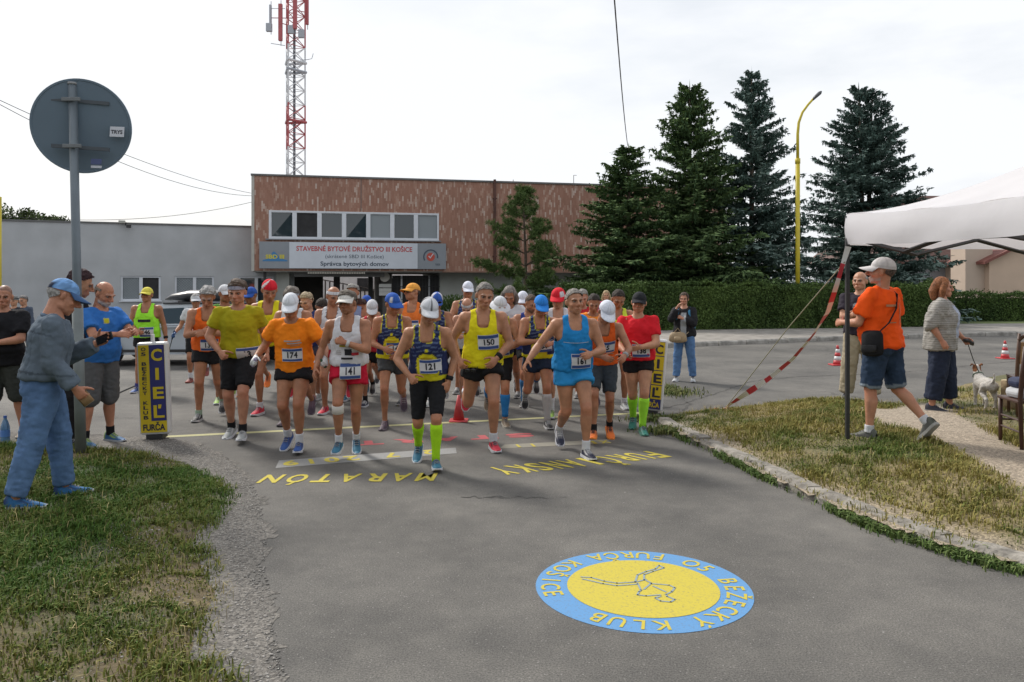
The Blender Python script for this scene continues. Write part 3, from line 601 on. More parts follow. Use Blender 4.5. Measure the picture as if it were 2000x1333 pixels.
def spruce_mesh(seed, H, RM, col, tip, nlev, double=False):
    rs = np.random.default_rng(seed); C = []; D = []; U = []; LL = []; WW = []; K = []
    tops = [(0, 0, 1.0)] if not double else [(-.35, 0, 1.0), (.45, .1, .985)]
    for (tx, ty, hs) in tops:
        for lv in range(nlev):
            fz = (lv/nlev)**1.08; z0 = .25+fz*(H*hs-.35); rem = 1-z0/(H*hs)
            nb = int(6+5*rem)
            for b in range(nb):
                a = rs.random()*6.283; Lb = (RM*(rem**.74)*(.72+.42*rs.random())+.10)*(1 if rs.random() > .1 else 1.15)
                if double and fz < .55 and (tx*math.cos(a) < -.1) and rs.random() < .6: continue
                up = .35*(1-rem)**1.5+.02-.22*rem; cv = .20
                nt_ = int(10+26*Lb/RM*1.0); s = np.sort(rs.random(nt_))**.8; s[-1] = 1
                s = np.maximum(s, .12)
                dr = np.array([math.cos(a), math.sin(a), 0]); sd = np.array([-math.sin(a), math.cos(a), 0])
                base = np.array([tx*(.3+.7*fz), ty, z0+rs.normal()*.08])
                P = base+dr*(s*Lb)[:, None]; P[:, 2] += Lb*(up*s+cv*(s**2)*rs.random())
                for side in (-1, 1, 0):
                    n = nt_; tl = (.13+.20*Lb*(1-.72*s))*(.7+.6*rs.random(n)); tl = np.minimum(tl, .62)
                    ang = .75+.35*rs.random(n)
                    d = dr*np.cos(ang)[:, None]+sd*(side*np.sin(ang))[:, None] if side else np.repeat(dr[None], n, 0)+0.
                    d = d+rs.normal(size=(n, 3))*.16; d[:, 2] += -.10-.20*rs.random(n)*rem+.25*(1-rem)
                    d = unit(d); tlx = tl if side else np.full(n, .24)
                    u = unit(np.cross(d, rs.normal(size=(n, 3))*.5+np.array([0, 0, 1.])))
                    mult = 2 if side else 1
                    for q in range(mult):
                        off = tlx*(.28 if q == 0 else .68)
                        C.append(P+d*off[:, None]+rs.normal(size=(n, 3))*.02); D.append(d); U.append(u); LL.append(np.maximum(tlx*.75, .14)); WW.append(.06+.06*rs.random(n))
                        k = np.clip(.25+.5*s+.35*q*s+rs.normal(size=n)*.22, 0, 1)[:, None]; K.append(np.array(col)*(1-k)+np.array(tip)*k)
                    if side:
                        hd = unit(np.stack([rs.normal(size=n)*.35, rs.normal(size=n)*.35, -np.ones(n)], 1))
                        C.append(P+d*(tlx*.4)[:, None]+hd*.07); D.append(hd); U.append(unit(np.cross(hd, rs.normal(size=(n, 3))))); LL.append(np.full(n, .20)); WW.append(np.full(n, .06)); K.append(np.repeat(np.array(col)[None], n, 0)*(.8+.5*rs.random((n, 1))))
        C.append(np.array([[tx, ty, H*hs-.1], [tx, ty, H*hs-.3]])); D.append(np.array([[0, 0, 1.], [0, 0, 1.]])); U.append(np.array([[1., 0, 0], [0, 1., 0]])); LL.append(np.array([.5, .5])); WW.append(np.array([.06, .08])); K.append(np.array([tip, tip]))
    C, D, U, K = map(np.concatenate, (C, D, U, K)); LL = np.concatenate(LL); WW = np.concatenate(WW)
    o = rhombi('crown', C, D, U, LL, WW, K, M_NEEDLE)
    tr = MB()
    for tx, ty, hs in tops: tr.tube([(0, 0, -.1), (tx*.4, ty*.4, H*.4), (tx, ty, H*hs-.1)], [.2, .13, .02], 9)
    t = tr.build('trunk', M_BARK, smooth=True)
    return o, t
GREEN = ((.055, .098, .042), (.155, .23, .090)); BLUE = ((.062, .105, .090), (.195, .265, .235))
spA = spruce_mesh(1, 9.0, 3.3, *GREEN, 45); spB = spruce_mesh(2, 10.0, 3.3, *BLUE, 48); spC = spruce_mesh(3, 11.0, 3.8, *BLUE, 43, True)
used = set()
def put_tree(name, pr, loc, sc, rz, label, group):
    e = empty(name, loc, label, 'tree', rz, group)
    for o in pr:
        c = o if o.name not in used else o.copy()
        if o.name in used: COL.objects.link(c)
        used.add(o.name); c.parent = e
    e.scale = sc; return e
def tz(px, top, d): return Vector(((px-1000)/F*d, d, 0)), CAMH+(HOR-top)/F*d
GS = 'spruces behind the hedge'
for pr, H0, px, top, d, wx, rz, lab in (
    (spA, 9., 1228, 284, 31.8, 1.0, 0, 'smallest dark spruce, next to the tiled office wall'),
    (spA, 9., 1347, 163, 33., 1.03, 2.0, 'tall green spruce between the smallest spruce and the bluish one'),
    (spB, 10., 1468, 136, 34, .90, 1.0, 'tallest blue-green spruce just left of the yellow lamp post'),
    (spC, 11., 1690, 166, 37, .95, .15, 'double-topped blue spruce right of the yellow lamp post')):
    p, h = tz(px, top, d); put_tree('spruce_tree', pr, p, (wx, wx, h/H0), rz, lab, GS)
# spruces behind the photographer, seen only as reflections in the office windows
for i, (x, y, h_, pr, H0) in enumerate(((-17, -15, 12, spA, 9.), (-9, -19, 14, spB, 10.), (-1, -16, 11, spA, 9.), (9, -18, 13, spB, 10.), (18, -16, 12, spA, 9.))):
    put_tree('spruce_tree', pr, (x, y, 0), (1.5, 1.5, h_/H0), i*1.3, ('leftmost', 'second from left', 'middle', 'second from right', 'rightmost')[i]+' of the spruces behind the viewpoint reflected in the windows', 'spruces reflected in the windows')
def pine():
    rs = np.random.default_rng(9); d0 = 33.0; p, H = tz(1025, 366, d0); e = empty('young_pine', p, 'slender young pine in front of the tiled office facade', 'tree')
    tr = MB(); tr.tube([(0, 0, 0), (.04, 0, H*.5), (-.1, 0, H)], [.09, .06, .015], 8)
    C = []; D = []; U = []; LL = []; WW = []; K = []
    for lv in range(11):
        fz = lv/10; z0 = .5+fz*(H-.75); Lb = 2.45*(1-fz)**.8+.28
        for b in range(6 if fz < .25 else 5):
            a = rs.random()*6.28; l = Lb*(.55+.55*rs.random()); dr = np.array([math.cos(a), math.sin(a), .25+.25*fz])
            end = np.array([0, 0, z0])+dr*l; tr.tube([(0, 0, z0), tuple(end)], [.025, .008], 4)
            nt_ = int(7+14*l)
            for k in range(nt_):
                s = .28+.72*rs.random(); c = np.array([0, 0, z0])+dr*l*s+rs.normal(size=3)*.10; n = 34
                d = unit(rs.normal(size=(n, 3))+np.array([dr[0], dr[1], .9])*.7); C.append(c+d*.09); D.append(d); U.append(unit(np.cross(d, rs.normal(size=(n, 3))))); LL.append(.17+.06*rs.random(n)); WW.append(np.full(n, .021))
                kk = rs.random((n, 1)); K.append(np.array([.055, .10, .032])*(1-kk)+np.array([.14, .20, .065])*kk)
    C, D, U, K = map(np.concatenate, (C, D, U, K))
    rhombi('crown', C, D, U, np.concatenate(LL), np.concatenate(WW), K, M_NEEDLE, e); tr.build('trunk', M_BARK, e)
pine()
def leafy(name, label, cat, pts, nrm, size, c0, c1, seed, coremb=None, group=None, base=None, grow=.6):
    rs = np.random.default_rng(seed); n = len(pts); e = empty(name, base, label, cat, 0, group); b = np.array(base)
    d = unit(rs.normal(size=(n, 3))*.8+np.array([0, 0, grow])+nrm*.5); u = unit(np.cross(d, rs.normal(size=(n, 3))+nrm*1.5))
    k = np.clip(.5+.35*vnoise(pts, 1.3, seed)+.25*rs.normal(size=n), 0, 1)[:, None]
    rhombi('foliage', pts-b, d, u, size*(.7+.7*rs.random(n)), size*.55*(.7+.6*rs.random(n)), np.array(c0)*(1-k)+np.array(c1)*k, M_LEAF, e)
    if coremb: coremb(e)
    return e
def hedge(label, P0, P1, depth, h, n, seed, c0=(.032, .062, .016), c1=(.105, .165, .042)):
    rs = np.random.default_rng(seed); P0 = np.array(P0); P1 = np.array(P1); dx = P1-P0; ln = np.linalg.norm(dx); dx /= ln; nn = np.array([dx[1], -dx[0], 0])
    t = rs.random(n)*ln; fr = rs.random(n) < .66
    z = np.where(fr, rs.random(n)**.9*h, h); y = np.where(fr, 0, rs.random(n)*depth)
    pts = P0+dx*t[:, None]-nn*y[:, None]; pts[:, 2] = z
    nr = np.where(fr[:, None], nn, np.array([0, 0, 1.])); bump = .10*vnoise(pts, 1.1, seed)+.05*vnoise(pts, 4, seed+1)
    pts = pts+nr*(bump+rs.normal(size=n)*.03+.02)[:, None]
    stray = (~fr) & (rs.random(n) < .06); pts[stray, 2] += rs.random(stray.sum())*.16
    base = (P0+P1)/2
    def core(e):
        v = []; f = []; m = int(ln/.5)
        for i in range(m+1):
            q = P0+dx*ln*i/m-base
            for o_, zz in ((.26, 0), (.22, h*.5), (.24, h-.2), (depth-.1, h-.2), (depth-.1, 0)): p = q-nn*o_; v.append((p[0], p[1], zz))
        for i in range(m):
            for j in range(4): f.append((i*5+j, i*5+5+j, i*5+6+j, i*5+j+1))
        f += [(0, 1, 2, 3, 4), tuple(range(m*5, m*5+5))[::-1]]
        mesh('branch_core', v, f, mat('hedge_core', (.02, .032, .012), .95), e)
    return leafy('hedge', label, 'hedge', pts, nr, .085, c0, c1, seed, core, None, tuple(base))
hedge('long clipped hedge in front of the spruces', (1.9, 27.6, 0), (17.2, 31.0, 0), 1.2, 1.66, 80000, 41)
hedge('clipped hedge in front of the peach house at right', (19.0, 36.6, 0), (34, 38.5, 0), 1.2, 1.28, 34000, 42, (.03, .06, .015), (.10, .16, .04))
def roundtree(px, d, top, rx, label, seed):
    rs = np.random.default_rng(seed); zt = CAMH+(HOR-top)/F*d; x = (px-1000)/F*d; n = 5200; P = []
    for k in range(9):
        c = np.array([x+rs.normal()*rx*.55, d+rs.normal()*rx*.4, zt-1.0-abs(rs.normal())*1.0]); r = rx*(.34+.22*rs.random())
        q = unit(rs.normal(size=(n//9, 3)))*(r*(.6+.45*rs.random((n//9, 1)))); q += rs.normal(size=q.shape)*.12; P.append(c+q)
    pts = np.concatenate(P); pts[:, 2] = np.minimum(pts[:, 2], zt+.15*rs.normal(size=len(pts)))
    e = leafy('broadleaf_tree', label, 'tree', pts, np.tile([0, 0, 1.], (len(pts), 1)), .26, (.035, .055, .018), (.105, .14, .05), seed, None, 'trees behind the annex', (x, d, 0), .2)
    MB().tube([(0, 0, 0), (.1, 0, zt*.5), (0, 0, zt-1.2)], [.25, .18, .06], 8).build('trunk', M_BARK, e)
    for q in e.children:
        if q.name.startswith('foliage'): q.name = 'crown'
roundtree(-10, 56, 396, 2.2, 'leafy tree top above the annex roof at the left edge', 71); roundtree(42, 57, 403, 1.8, 'leafy tree top above the annex roof, middle one', 72); roundtree(98, 58, 410, 1.8, 'leafy tree top above the annex roof, nearest the road sign', 73)
# low shrubs by the office wall
for px, py, lab, sd in ((890, 590, 'small green shrub by the pale office wall behind the crowd', 81), (1180, 575, 'loose green shrub at the left end of the hedge', 82)):
    rs = np.random.default_rng(sd); d = 31. if px < 1000 else 27.; c = np.array([(px-1000)/F*d, d, .6]); q = c+unit(rs.normal(size=(2600, 3)))*np.array([1.0, .6, .75])*(.5+.5*rs.random((2600, 1))); q[:, 2] = np.abs(q[:, 2])
    leafy('shrub', lab, 'shrub', q, np.tile([0, 0, 1.], (2600, 1)), .11, (.03, .06, .015), (.09, .14, .04), sd, None, None, (c[0], c[1], 0))
# grass
def grass(name, label, poly, n, seed, zf, hr, dens, c0, c1, dryf):
    rs = np.random.default_rng(seed); A = np.array([p[:2] for p in poly]); lo, hi = A.min(0), A.max(0)
    lo = np.maximum(lo, [-5.5, 2.5]); hi = np.minimum(hi, [7.5, 13.0])
    P = np.zeros((n*4, 3)); P[:, 0] = lo[0]+(hi[0]-lo[0])*rs.random(n*4); P[:, 1] = lo[1]+(hi[1]-lo[1])*rs.random(n*4)
    P[:, :2] += .08*np.stack([vnoise(P, 5, seed+1), vnoise(P, 5, seed+2)], 1)
    px = 1000+F*P[:, 0]/P[:, 1]; keep = inpoly(P, poly) & (px > -150) & (px < 2150) & (rs.random(n*4) < dens(P)); P = P[keep][:n]; n = len(P)
    P[:, 2] = zf(P)-.005
    dn = dryf(P); hgt = (hr[0]+(hr[1]-hr[0])*rs.random(n)**1.6)*(.75+.5*np.clip(vnoise(P, 1.7, seed+3), -1, 1)); hgt = np.maximum(hgt, .02)
    a = rs.random(n)*6.283; ln = rs.random(n)*.9+.15; w_ = .0028+.003*rs.random(n)
    d = np.stack([np.cos(a), np.sin(a), np.zeros(n)], 1); s = np.stack([-np.sin(a+.6), np.cos(a+.6), np.zeros(n)], 1)*w_[:, None]
    up = np.array([0, 0, 1.]); h1 = hgt[:, None]
    v = np.empty((n, 5, 3)); v[:, 0] = P-s; v[:, 1] = P+s; m1 = P+up*h1*.6+d*h1*(ln*.25)[:, None]; v[:, 2] = m1+s*.8; v[:, 3] = m1-s*.8; v[:, 4] = P+up*h1*(1-.35*ln)[:, None]+d*h1*ln[:, None]
    b = np.arange(n)[:, None]*5; f = np.concatenate([b+np.array([[0, 1, 2]]), b+np.array([[0, 2, 3]]), b+np.array([[3, 2, 4]])])
    k = np.clip(dn+rs.normal(size=n)*.22, 0, 1)[:, None]; c = np.array(c0)*(1-k)+np.array(c1)*k; c *= (.75+.5*rs.random((n, 1)))
    o = mesh(name, v.reshape(-1, 3), f, M_BLADE, None, False, np.repeat(c, 5, 0)); tag(o, label, 'grass', None, 'stuff'); return o
grass('grass', 'short green and dry grass on the lawn below the road sign', LAWN_L, 68000, 51, z_ll, (.025, .095), lambda P: np.clip(.45+1.1*(1-dryness(P)), .2, 1)*sm(pdist(P, LAWN_L[4:-1]), -.02, .12), (.068, .135, .024), (.25, .22, .06), lambda P: dryness(P)*.55)
grass('grass', 'dry yellowish grass on the raised lawn around the tent pole', LAWN_R, 48000, 52, z_lr, (.03, .10), lambda P: (1-sandiness(P))*np.clip(1.2-.3*dryness(P, 5), .2, 1)*(.15+.85*(P[:, 0] < 5.2)), (.095, .15, .03), (.32, .27, .085), lambda P: np.clip(dryness(P, 5)*.8+.08, 0, 1))
def tufts(name, label, C, hr, c0, c1, seed, wd=1.):
    rs = np.random.default_rng(seed); n = len(C); a = rs.random(n)*6.283; ln = rs.random(n)*.9+.2; h1 = (hr[0]+(hr[1]-hr[0])*rs.random(n))[:, None]; w_ = (.003+.005*rs.random(n))[:, None]*wd
    d = np.stack([np.cos(a), np.sin(a), np.zeros(n)], 1); s = np.stack([-np.sin(a), np.cos(a), np.zeros(n)], 1)*w_; up = np.array([0, 0, 1.]); m1 = C+up*h1*.6+d*h1*(ln*.25)[:, None]
    v = np.empty((n, 5, 3)); v[:, 0] = C-s; v[:, 1] = C+s; v[:, 2] = m1+s*1.2; v[:, 3] = m1-s*1.2; v[:, 4] = C+up*h1*(1-.4*ln)[:, None]+d*h1*ln[:, None]; b = np.arange(n)[:, None]*5
    f = np.concatenate([b+np.array([[0, 1, 2]]), b+np.array([[0, 2, 3]]), b+np.array([[3, 2, 4]])]); k = rs.random((n, 1)); c = (np.array(c0)*(1-k)+np.array(c1)*k)*(.7+.6*rs.random((n, 1)))
    tag(mesh(name, v.reshape(-1, 3), f, M_BLADE, None, False, np.repeat(c, 5, 0)), label, 'weeds', None, 'stuff')
rs = np.random.default_rng(77); kp = np.array([p[:] for p in KERB]); sl_ = np.concatenate([[0], np.cumsum(np.linalg.norm(np.diff(kp, axis=0), axis=1))]); t_ = rs.random(30000)*sl_[-1]; C = np.stack([np.interp(t_, sl_, kp[:, i]) for i in range(3)], 1)
den = np.clip(vnoise(np.stack([t_, t_*0, t_*0], 1), 2.4, 5)*.9-.05+.3*sm(t_, 1.6, 3.0), .02, 1); C = C[rs.random(len(C)) < den]; off = np.abs(rs.normal(size=len(C)))*.07; C[:, 1] -= off*.85; C[:, 0] -= off*.4; C = C[:4200]
tufts('weeds', 'green weeds growing along the foot of the kerb', C, (.02, .08), (.06, .115, .025), (.17, .22, .07), 78, .7)
C = np.concatenate([np.array(gnd(px, py)[:])+rs.normal(size=(n_, 3))*np.array([sx, sy, 0]) for px, py, n_, sx, sy in ((1312, 768, 700, .22, .25), (1290, 822, 700, .2, .12), (1320, 846, 900, .18, .10), (1300, 760, 300, .1, .2))]); C[:, 2] = .004
tufts('weeds', 'tufts of weeds in cracks and gravel beside the road', C, (.02, .10), (.055, .10, .025), (.20, .20, .07), 79)
rs = np.random.default_rng(91); C = np.zeros((9000, 3)); C[:, 0] = rs.uniform(1.8, 6.2, 9000); C[:, 1] = rs.uniform(4.5, 11, 9000); k_ = inpoly(C, LAWN_R) & (sandiness(C) < .3) & (vnoise(C, 1.1, 31)+.5*rs.normal(size=9000) > .2); C = C[k_][:2600]; C[:, 2] = z_lr(C)
tufts('dry_straw', 'tall dry straw stalks standing out of the grass by the tent', C, (.07, .15), (.30, .24, .10), (.42, .34, .16), 92, .3)
C = np.zeros((9000, 3)); C[:, 0] = rs.uniform(-5, -.9, 9000); C[:, 1] = rs.uniform(3, 9, 9000); k_ = inpoly(C, LAWN_L) & (vnoise(C, 1.3, 32)+.6*rs.normal(size=9000) > .35); C = C[k_][:1900]; C[:, 2] = z_ll(C)
tufts('dry_straw', 'pale straw stalks lying in the lawn below the road sign', C, (.04, .12), (.26, .21, .09), (.40, .33, .16), 93, .3)
# loose stones on the verge
rs = np.random.default_rng(61); V = []; Fa = []; VP = np.array([p[:2] for p in VERGE_L]); c = np.zeros((60000, 3)); c[:, 0] = rs.uniform(-4.2, -1.0, 60000); c[:, 1] = rs.uniform(3.0, 9.6, 60000)
c = c[inpoly(c, VERGE_L) & (pdist(c, LAWN_L[1:-1]) < .75)]; edge = (~inpoly(c, LAWN_L)) | (rs.random(len(c)) < .18); c = c[edge][:9000]
r = .0035+.008*rs.random(len(c))**2.5; octa = np.array([(1, 0, 0), (-1, 0, 0), (0, 1, 0), (0, -1, 0), (0, 0, .55), (0, 0, -.5)]); of = np.array([(0, 2, 4), (2, 1, 4), (1, 3, 4), (3, 0, 4), (2, 0, 5), (1, 2, 5), (3, 1, 5), (0, 3, 5)])
c[:, 2] = np.where(inpoly(c, LAWN_L), z_ll(c), z_vl(c))+r*.12
v = c[:, None, :]+octa[None]*r[:, None, None]*(.7+.6*rs.random((len(c), 6, 1)))
g_ = (.5+.7*rs.random((len(c), 1)))*np.array([[.34, .32, .295]])
tag(mesh('gravel', v.reshape(-1, 3), (np.arange(len(c))[:, None, None]*6+of[None]).reshape(-1, 3), mat('stone', (.3, .3, .28), .9, 0, 1, attr='Col'), None, False, np.repeat(g_, 6, 0)), 'loose pale gravel along the left road edge', 'gravel', None, 'stuff')
# ---------------------------------------------------------------- street things
M_YEL = mat('yellow_post_paint', (.56, .45, .03), .5, .1, 3)
d = 31.0; lp = empty('street_lamp', ((1558-1000)/F*d, d, 0), 'tall yellow street lamp with curved arm between the spruces', 'street lamp')
zz = lambda py: CAMH+(HOR-py)/F*d; xx = lambda px: (px-1558)/F*d
MB().tube([(0, 0, 0), (0, 0, zz(318))], .085, 12).build('lower_post', M_YEL, lp, True); MB().tube([(0, 0, zz(320)), (0, 0, zz(310))], .1, 12).build('joint_collar', M_YEL, lp, True)
MB().tube([(0, 0, zz(312)), (0, 0, zz(262)), (.04, 0, zz(240)), (.18, 0, zz(220)), (.4, 0, zz(205)), (.62, 0, zz(193))], [.06, .055, .052, .05, .047, .045], 10).build('arm', M_YEL, lp, True)
mb = MB(); mb.tube([(.58, 0, zz(196)), (.68, 0, zz(190)), (.86, 0, zz(182)), (.92, 0, zz(179))], [.06, .11, .12, .05], 10, .6); mb.build('lamp_head', mat('lamp_dark', (.07, .075, .08), .5), lp, True)
d = 20.; yp = empty('yellow_post', ((-2-1000)/F*d, d, 0), 'yellow metal post cut off by the left edge of the view', 'post'); MB().tube([(0, 0, 0), (0, 0, CAMH+170/F*d)], .06, 10).build('shaft', M_YEL, yp, True); MB().tube([(0, 0, 0), (0, 0, .15)], .1, 10).build('base_collar', M_YEL, yp, True)
# round road sign seen from behind
b = gnd(158, 893); rsn = empty('road_sign', (b.x, b.y, zl(b.x, b.y)-.02), 'round blue-grey back of a road sign on a grey post in the lawn', 'road sign')
M_ALU = mat('sign_back', (.15, .205, .26), .5, .06, 2, spec=.3); M_POST = mat('galvanised', (.155, .185, .21), .5, .12, 4, metal=.3); M_GAL = mat('bracket_grey', (.16, .175, .185), .5, .1, 9)
topz = CAMH+(HOR-168)/F*8.05; tilt = -.085
MB().tube([(0, 0, 0), (tilt, 0, topz)], .042, 14).build('post', M_POST, rsn, True); MB().tube([(0, 0, 0), (tilt*.42, 0, 1.56)], .052, 14).build('post_sleeve', mat('sleeve_grey', (.165, .185, .185), .55, .15, 5), rsn, True)
MB().tube([(tilt, 0, topz-.01), (tilt, 0, topz+.012)], .047, 14).build('post_cap', mat('cap_grey', (.3, .31, .32), .5), rsn, True)
dz = CAMH+(HOR-250)/F*8.1; rad = .476
mb = MB(); mb.lathe([(0, 0), (rad-.012, 0), (rad, -.012), (rad, .012), (rad-.02, .012), (rad-.025, .006), (0, .006)], n=64)
dm = Matrix.Translation((-.04, .085, dz)) @ Matrix.Rotation(R(-5), 4, 'Y') @ Matrix.Rotation(R(12), 4, 'Z') @ Matrix.Rotation(R(90+12), 4, 'X'); mb.xf(dm)
disc = mb.build('sign_disc', M_ALU, rsn)
for z in (dz+.245, dz-.225):
    mb = MB().box((-.27, -.035, -.018), (.27, -.004, .018)); mb.xf(Matrix.Translation((-.03, .062, z)) @ Matrix.Rotation(R(2.5), 4, 'Y') @ Matrix.Rotation(R(12), 4, 'Z')); rl = mb.build('rail', mat('rail_grey', (.07, .085, .10), .5), rsn)
    x = tilt*z/topz; MB().box((x-.085, -.062, z-.018), (x+.10, -.035, z+.022)).build('clamp', M_GAL, rl, bevel=.006)
stk = lambda px, py, w_, h_, m_, nm: MB().box((-w_/2, -.002, -h_/2), (w_/2, .002, h_/2), Matrix.Translation(((px-158)/F*8.1, .045+(px-158)/F*8.1*.2, CAMH+(HOR-py)/F*8.1-.03)) @ Matrix.Rotation(R(12), 4, 'Z') @ Matrix.Rotation(R(-12), 4, 'X')).build(nm, m_, disc)
M_STK = mat('sticker_white', (.5, .52, .56), .4); s1 = stk(218, 254, .135, .11, M_STK, 'sticker'); stk(181, 314, .10, .06, mat('sticker_blue', (.04, .06, .16), .4), 'sticker'); stk(181, 324, .10, .025, M_STK, 'sticker')
text_on('sticker_lettering', 'TRYS', mat('sticker_black', (.03, .03, .04), .5), Matrix.Translation(((218-158)/F*8.1, .035+(218-158)/F*8.1*.2, CAMH+(HOR-256)/F*8.1-.04)) @ Matrix.Rotation(R(12), 4, 'Z') @ Matrix.Rotation(R(-12), 4, 'X'), .04, s1, .03, .11)
# ---------------------------------------------------------------- finish boards
M_BWH = mat('board_white', (.66, .66, .66), .4, .05, 3); M_BYE = mat('board_yellow', (.60, .45, .02), .4, .05, 3); M_BNV = mat('board_navy', (.028, .03, .15), .4, .05, 3); M_BBK = mat('board_black', (.02, .02, .05), .45)
def board(pos, rz, lean, Wd, Ht, inv, label):
    e = empty('finish_board', pos, label, 'sign board', 0, 'finish boards beside the start line')
    e.rotation_euler = (0, lean, rz)
    MB().box((-.09, -.07, 0), (.09, .09, .05)).build('foot', M_DARKM, e); z0 = .045
    MB().box((-Wd/2, -.06, z0), (Wd/2, .06, z0+Ht)).build('casing', M_BWH, e, bevel=.03)
    A, B_ = (M_BYE, M_BNV) if not inv else (M_BNV, M_BYE); TA, TB = (M_BBK, M_BYE) if not inv else (M_BYE, M_BBK)
    x0, x1 = -Wd/2+.025, Wd/2-.025; xs = x0+(x1-x0)*.42; zb = z0+.03; zt = z0+Ht-.03; zf = zb+.13
    pn = MB().box((x0, -.066, zb), (x1, -.061, zt)).build('face_panel', A, e)
    lt = MB(); n = 4; ch = (zt-zf)/n
    if inv:
        for i in range(n): MB().box((xs, -.07, zf+i*ch+.006), (x1, -.067, zf+(i+1)*ch-.006)).build('letter_field', B_, pn)
    else: MB().box((xs, -.07, zf), (x1, -.067, zt)).build('letter_field', B_, pn)
    for i, c_ in enumerate('CIEĽ'):
        text_on('letter', c_, TB, Matrix.Translation(((xs+x1)/2, -.074, zt-(i+1)*ch+ch*.18)), ch*.62, pn, .03, (x1-xs)*(.72 if c_ != 'I' else .24))
    st = 'O5 BEŽECKÝ KLUB'; sh = (zt-zf-.03)/len(st)
    for i, c_ in enumerate(st):
        if c_ != ' ': text_on('letter', c_, TA, Matrix.Translation(((x0+xs)/2, -.070, zt-.015-(i+1)*sh+sh*.12)), sh*.72, pn, .025, .052)
    text_on('lettering', 'FURČA', TA, Matrix.Translation(((x0+x1)/2, -.070, zb+.025)), .07, pn, .03, (x1-x0)*.84)
    return e
p = gnd(306, 858); fb = board((p.x, p.y, .012), R(4), R(-2.2), .335, 1.04, False, 'yellow and blue finish board left of the start line')
MB().bar((0, 0, 1.07), (0, 0, 1.17), .022, 8).build('handle', M_BWH, fb)
p = gnd(1271, 808); board((p.x, p.y, .0), R(-16), R(4.6), .30, .97, True, 'dark blue finish board with yellow letter fields right of the runners')
# ---------------------------------------------------------------- cones
def cone(px, py, h, label, striped=True, group='striped traffic cones on the road'):
    p = gnd(px, py); e = empty('traffic_cone', p, label, 'traffic cone', 0, group if striped else None); b_ = h*.36
    MR_ = mat('cone_red', (.50, .045, .05), .5, .1, 8); MW_ = mat('cone_white', (.66, .66, .66), .45, .05, 8)
    mb = MB(); mb.box((-b_, -b_, 0), (b_, b_, h*.06)); mb.build('base', MR_, e, bevel=h*.03)
    fr = lambda t: h*(.235*(1-t)+.05*t); seg = [(.06, .26, 0), (.26, .46, 1), (.46, .64, 0), (.64, .82, 1), (.82, 1, 0)] if striped else [(.06, 1, 0)]
    for a, b, k in seg: MB().lathe([(fr(a), h*a), (fr(b), h*b)], n=18).build('band' if striped else 'body', MW_ if k else MR_, e, True)
cone(1636, 714, .43, 'red and white traffic cone left of the tent pole'); cone(1963, 701, .42, 'red and white traffic cone near the right edge behind the dog'); cone(896, 823, .33, 'plain red cone on the start line behind the runners', False)
# ---------------------------------------------------------------- tent
A_ = Vector(((1655-1000)/F*8.05, 8.05, 0)); du = Vector((.23, -.973, 0)); dv = Vector((.973, .23, 0)); TL = 3.0
te = empty('canopy_tent', (A_.x, A_.y, 0), 'white pop-up canopy tent on dark legs at the right edge', 'tent')
zE = CAMH+(HOR-478)/F*8.05; zT = CAMH+(HOR-419)/F*8.05; zP = 3.12
M_CAN = mat('canopy_fabric', (.86, .85, .88), .8, .04, 2, .25, 5); _t = M_CAN.node_tree; _tr = _t.nodes.new('ShaderNodeBsdfTranslucent'); _tr.inputs['Color'].default_value = (.8, .78, .80, 1); _mx = _t.nodes.new('ShaderNodeMixShader'); _mx.inputs[0].default_value = .38; _t.links.new(_t.nodes['Principled BSDF'].outputs[0], _mx.inputs[1]); _t.links.new(_tr.outputs[0], _mx.inputs[2]); _t.links.new(_mx.outputs[0], _t.nodes['Material Output'].inputs[0])
corners = [Vector((0, 0, 0)), du*TL, du*TL+dv*TL, dv*TL]; pk = (du+dv)*TL/2+Vector((0, 0, zP))
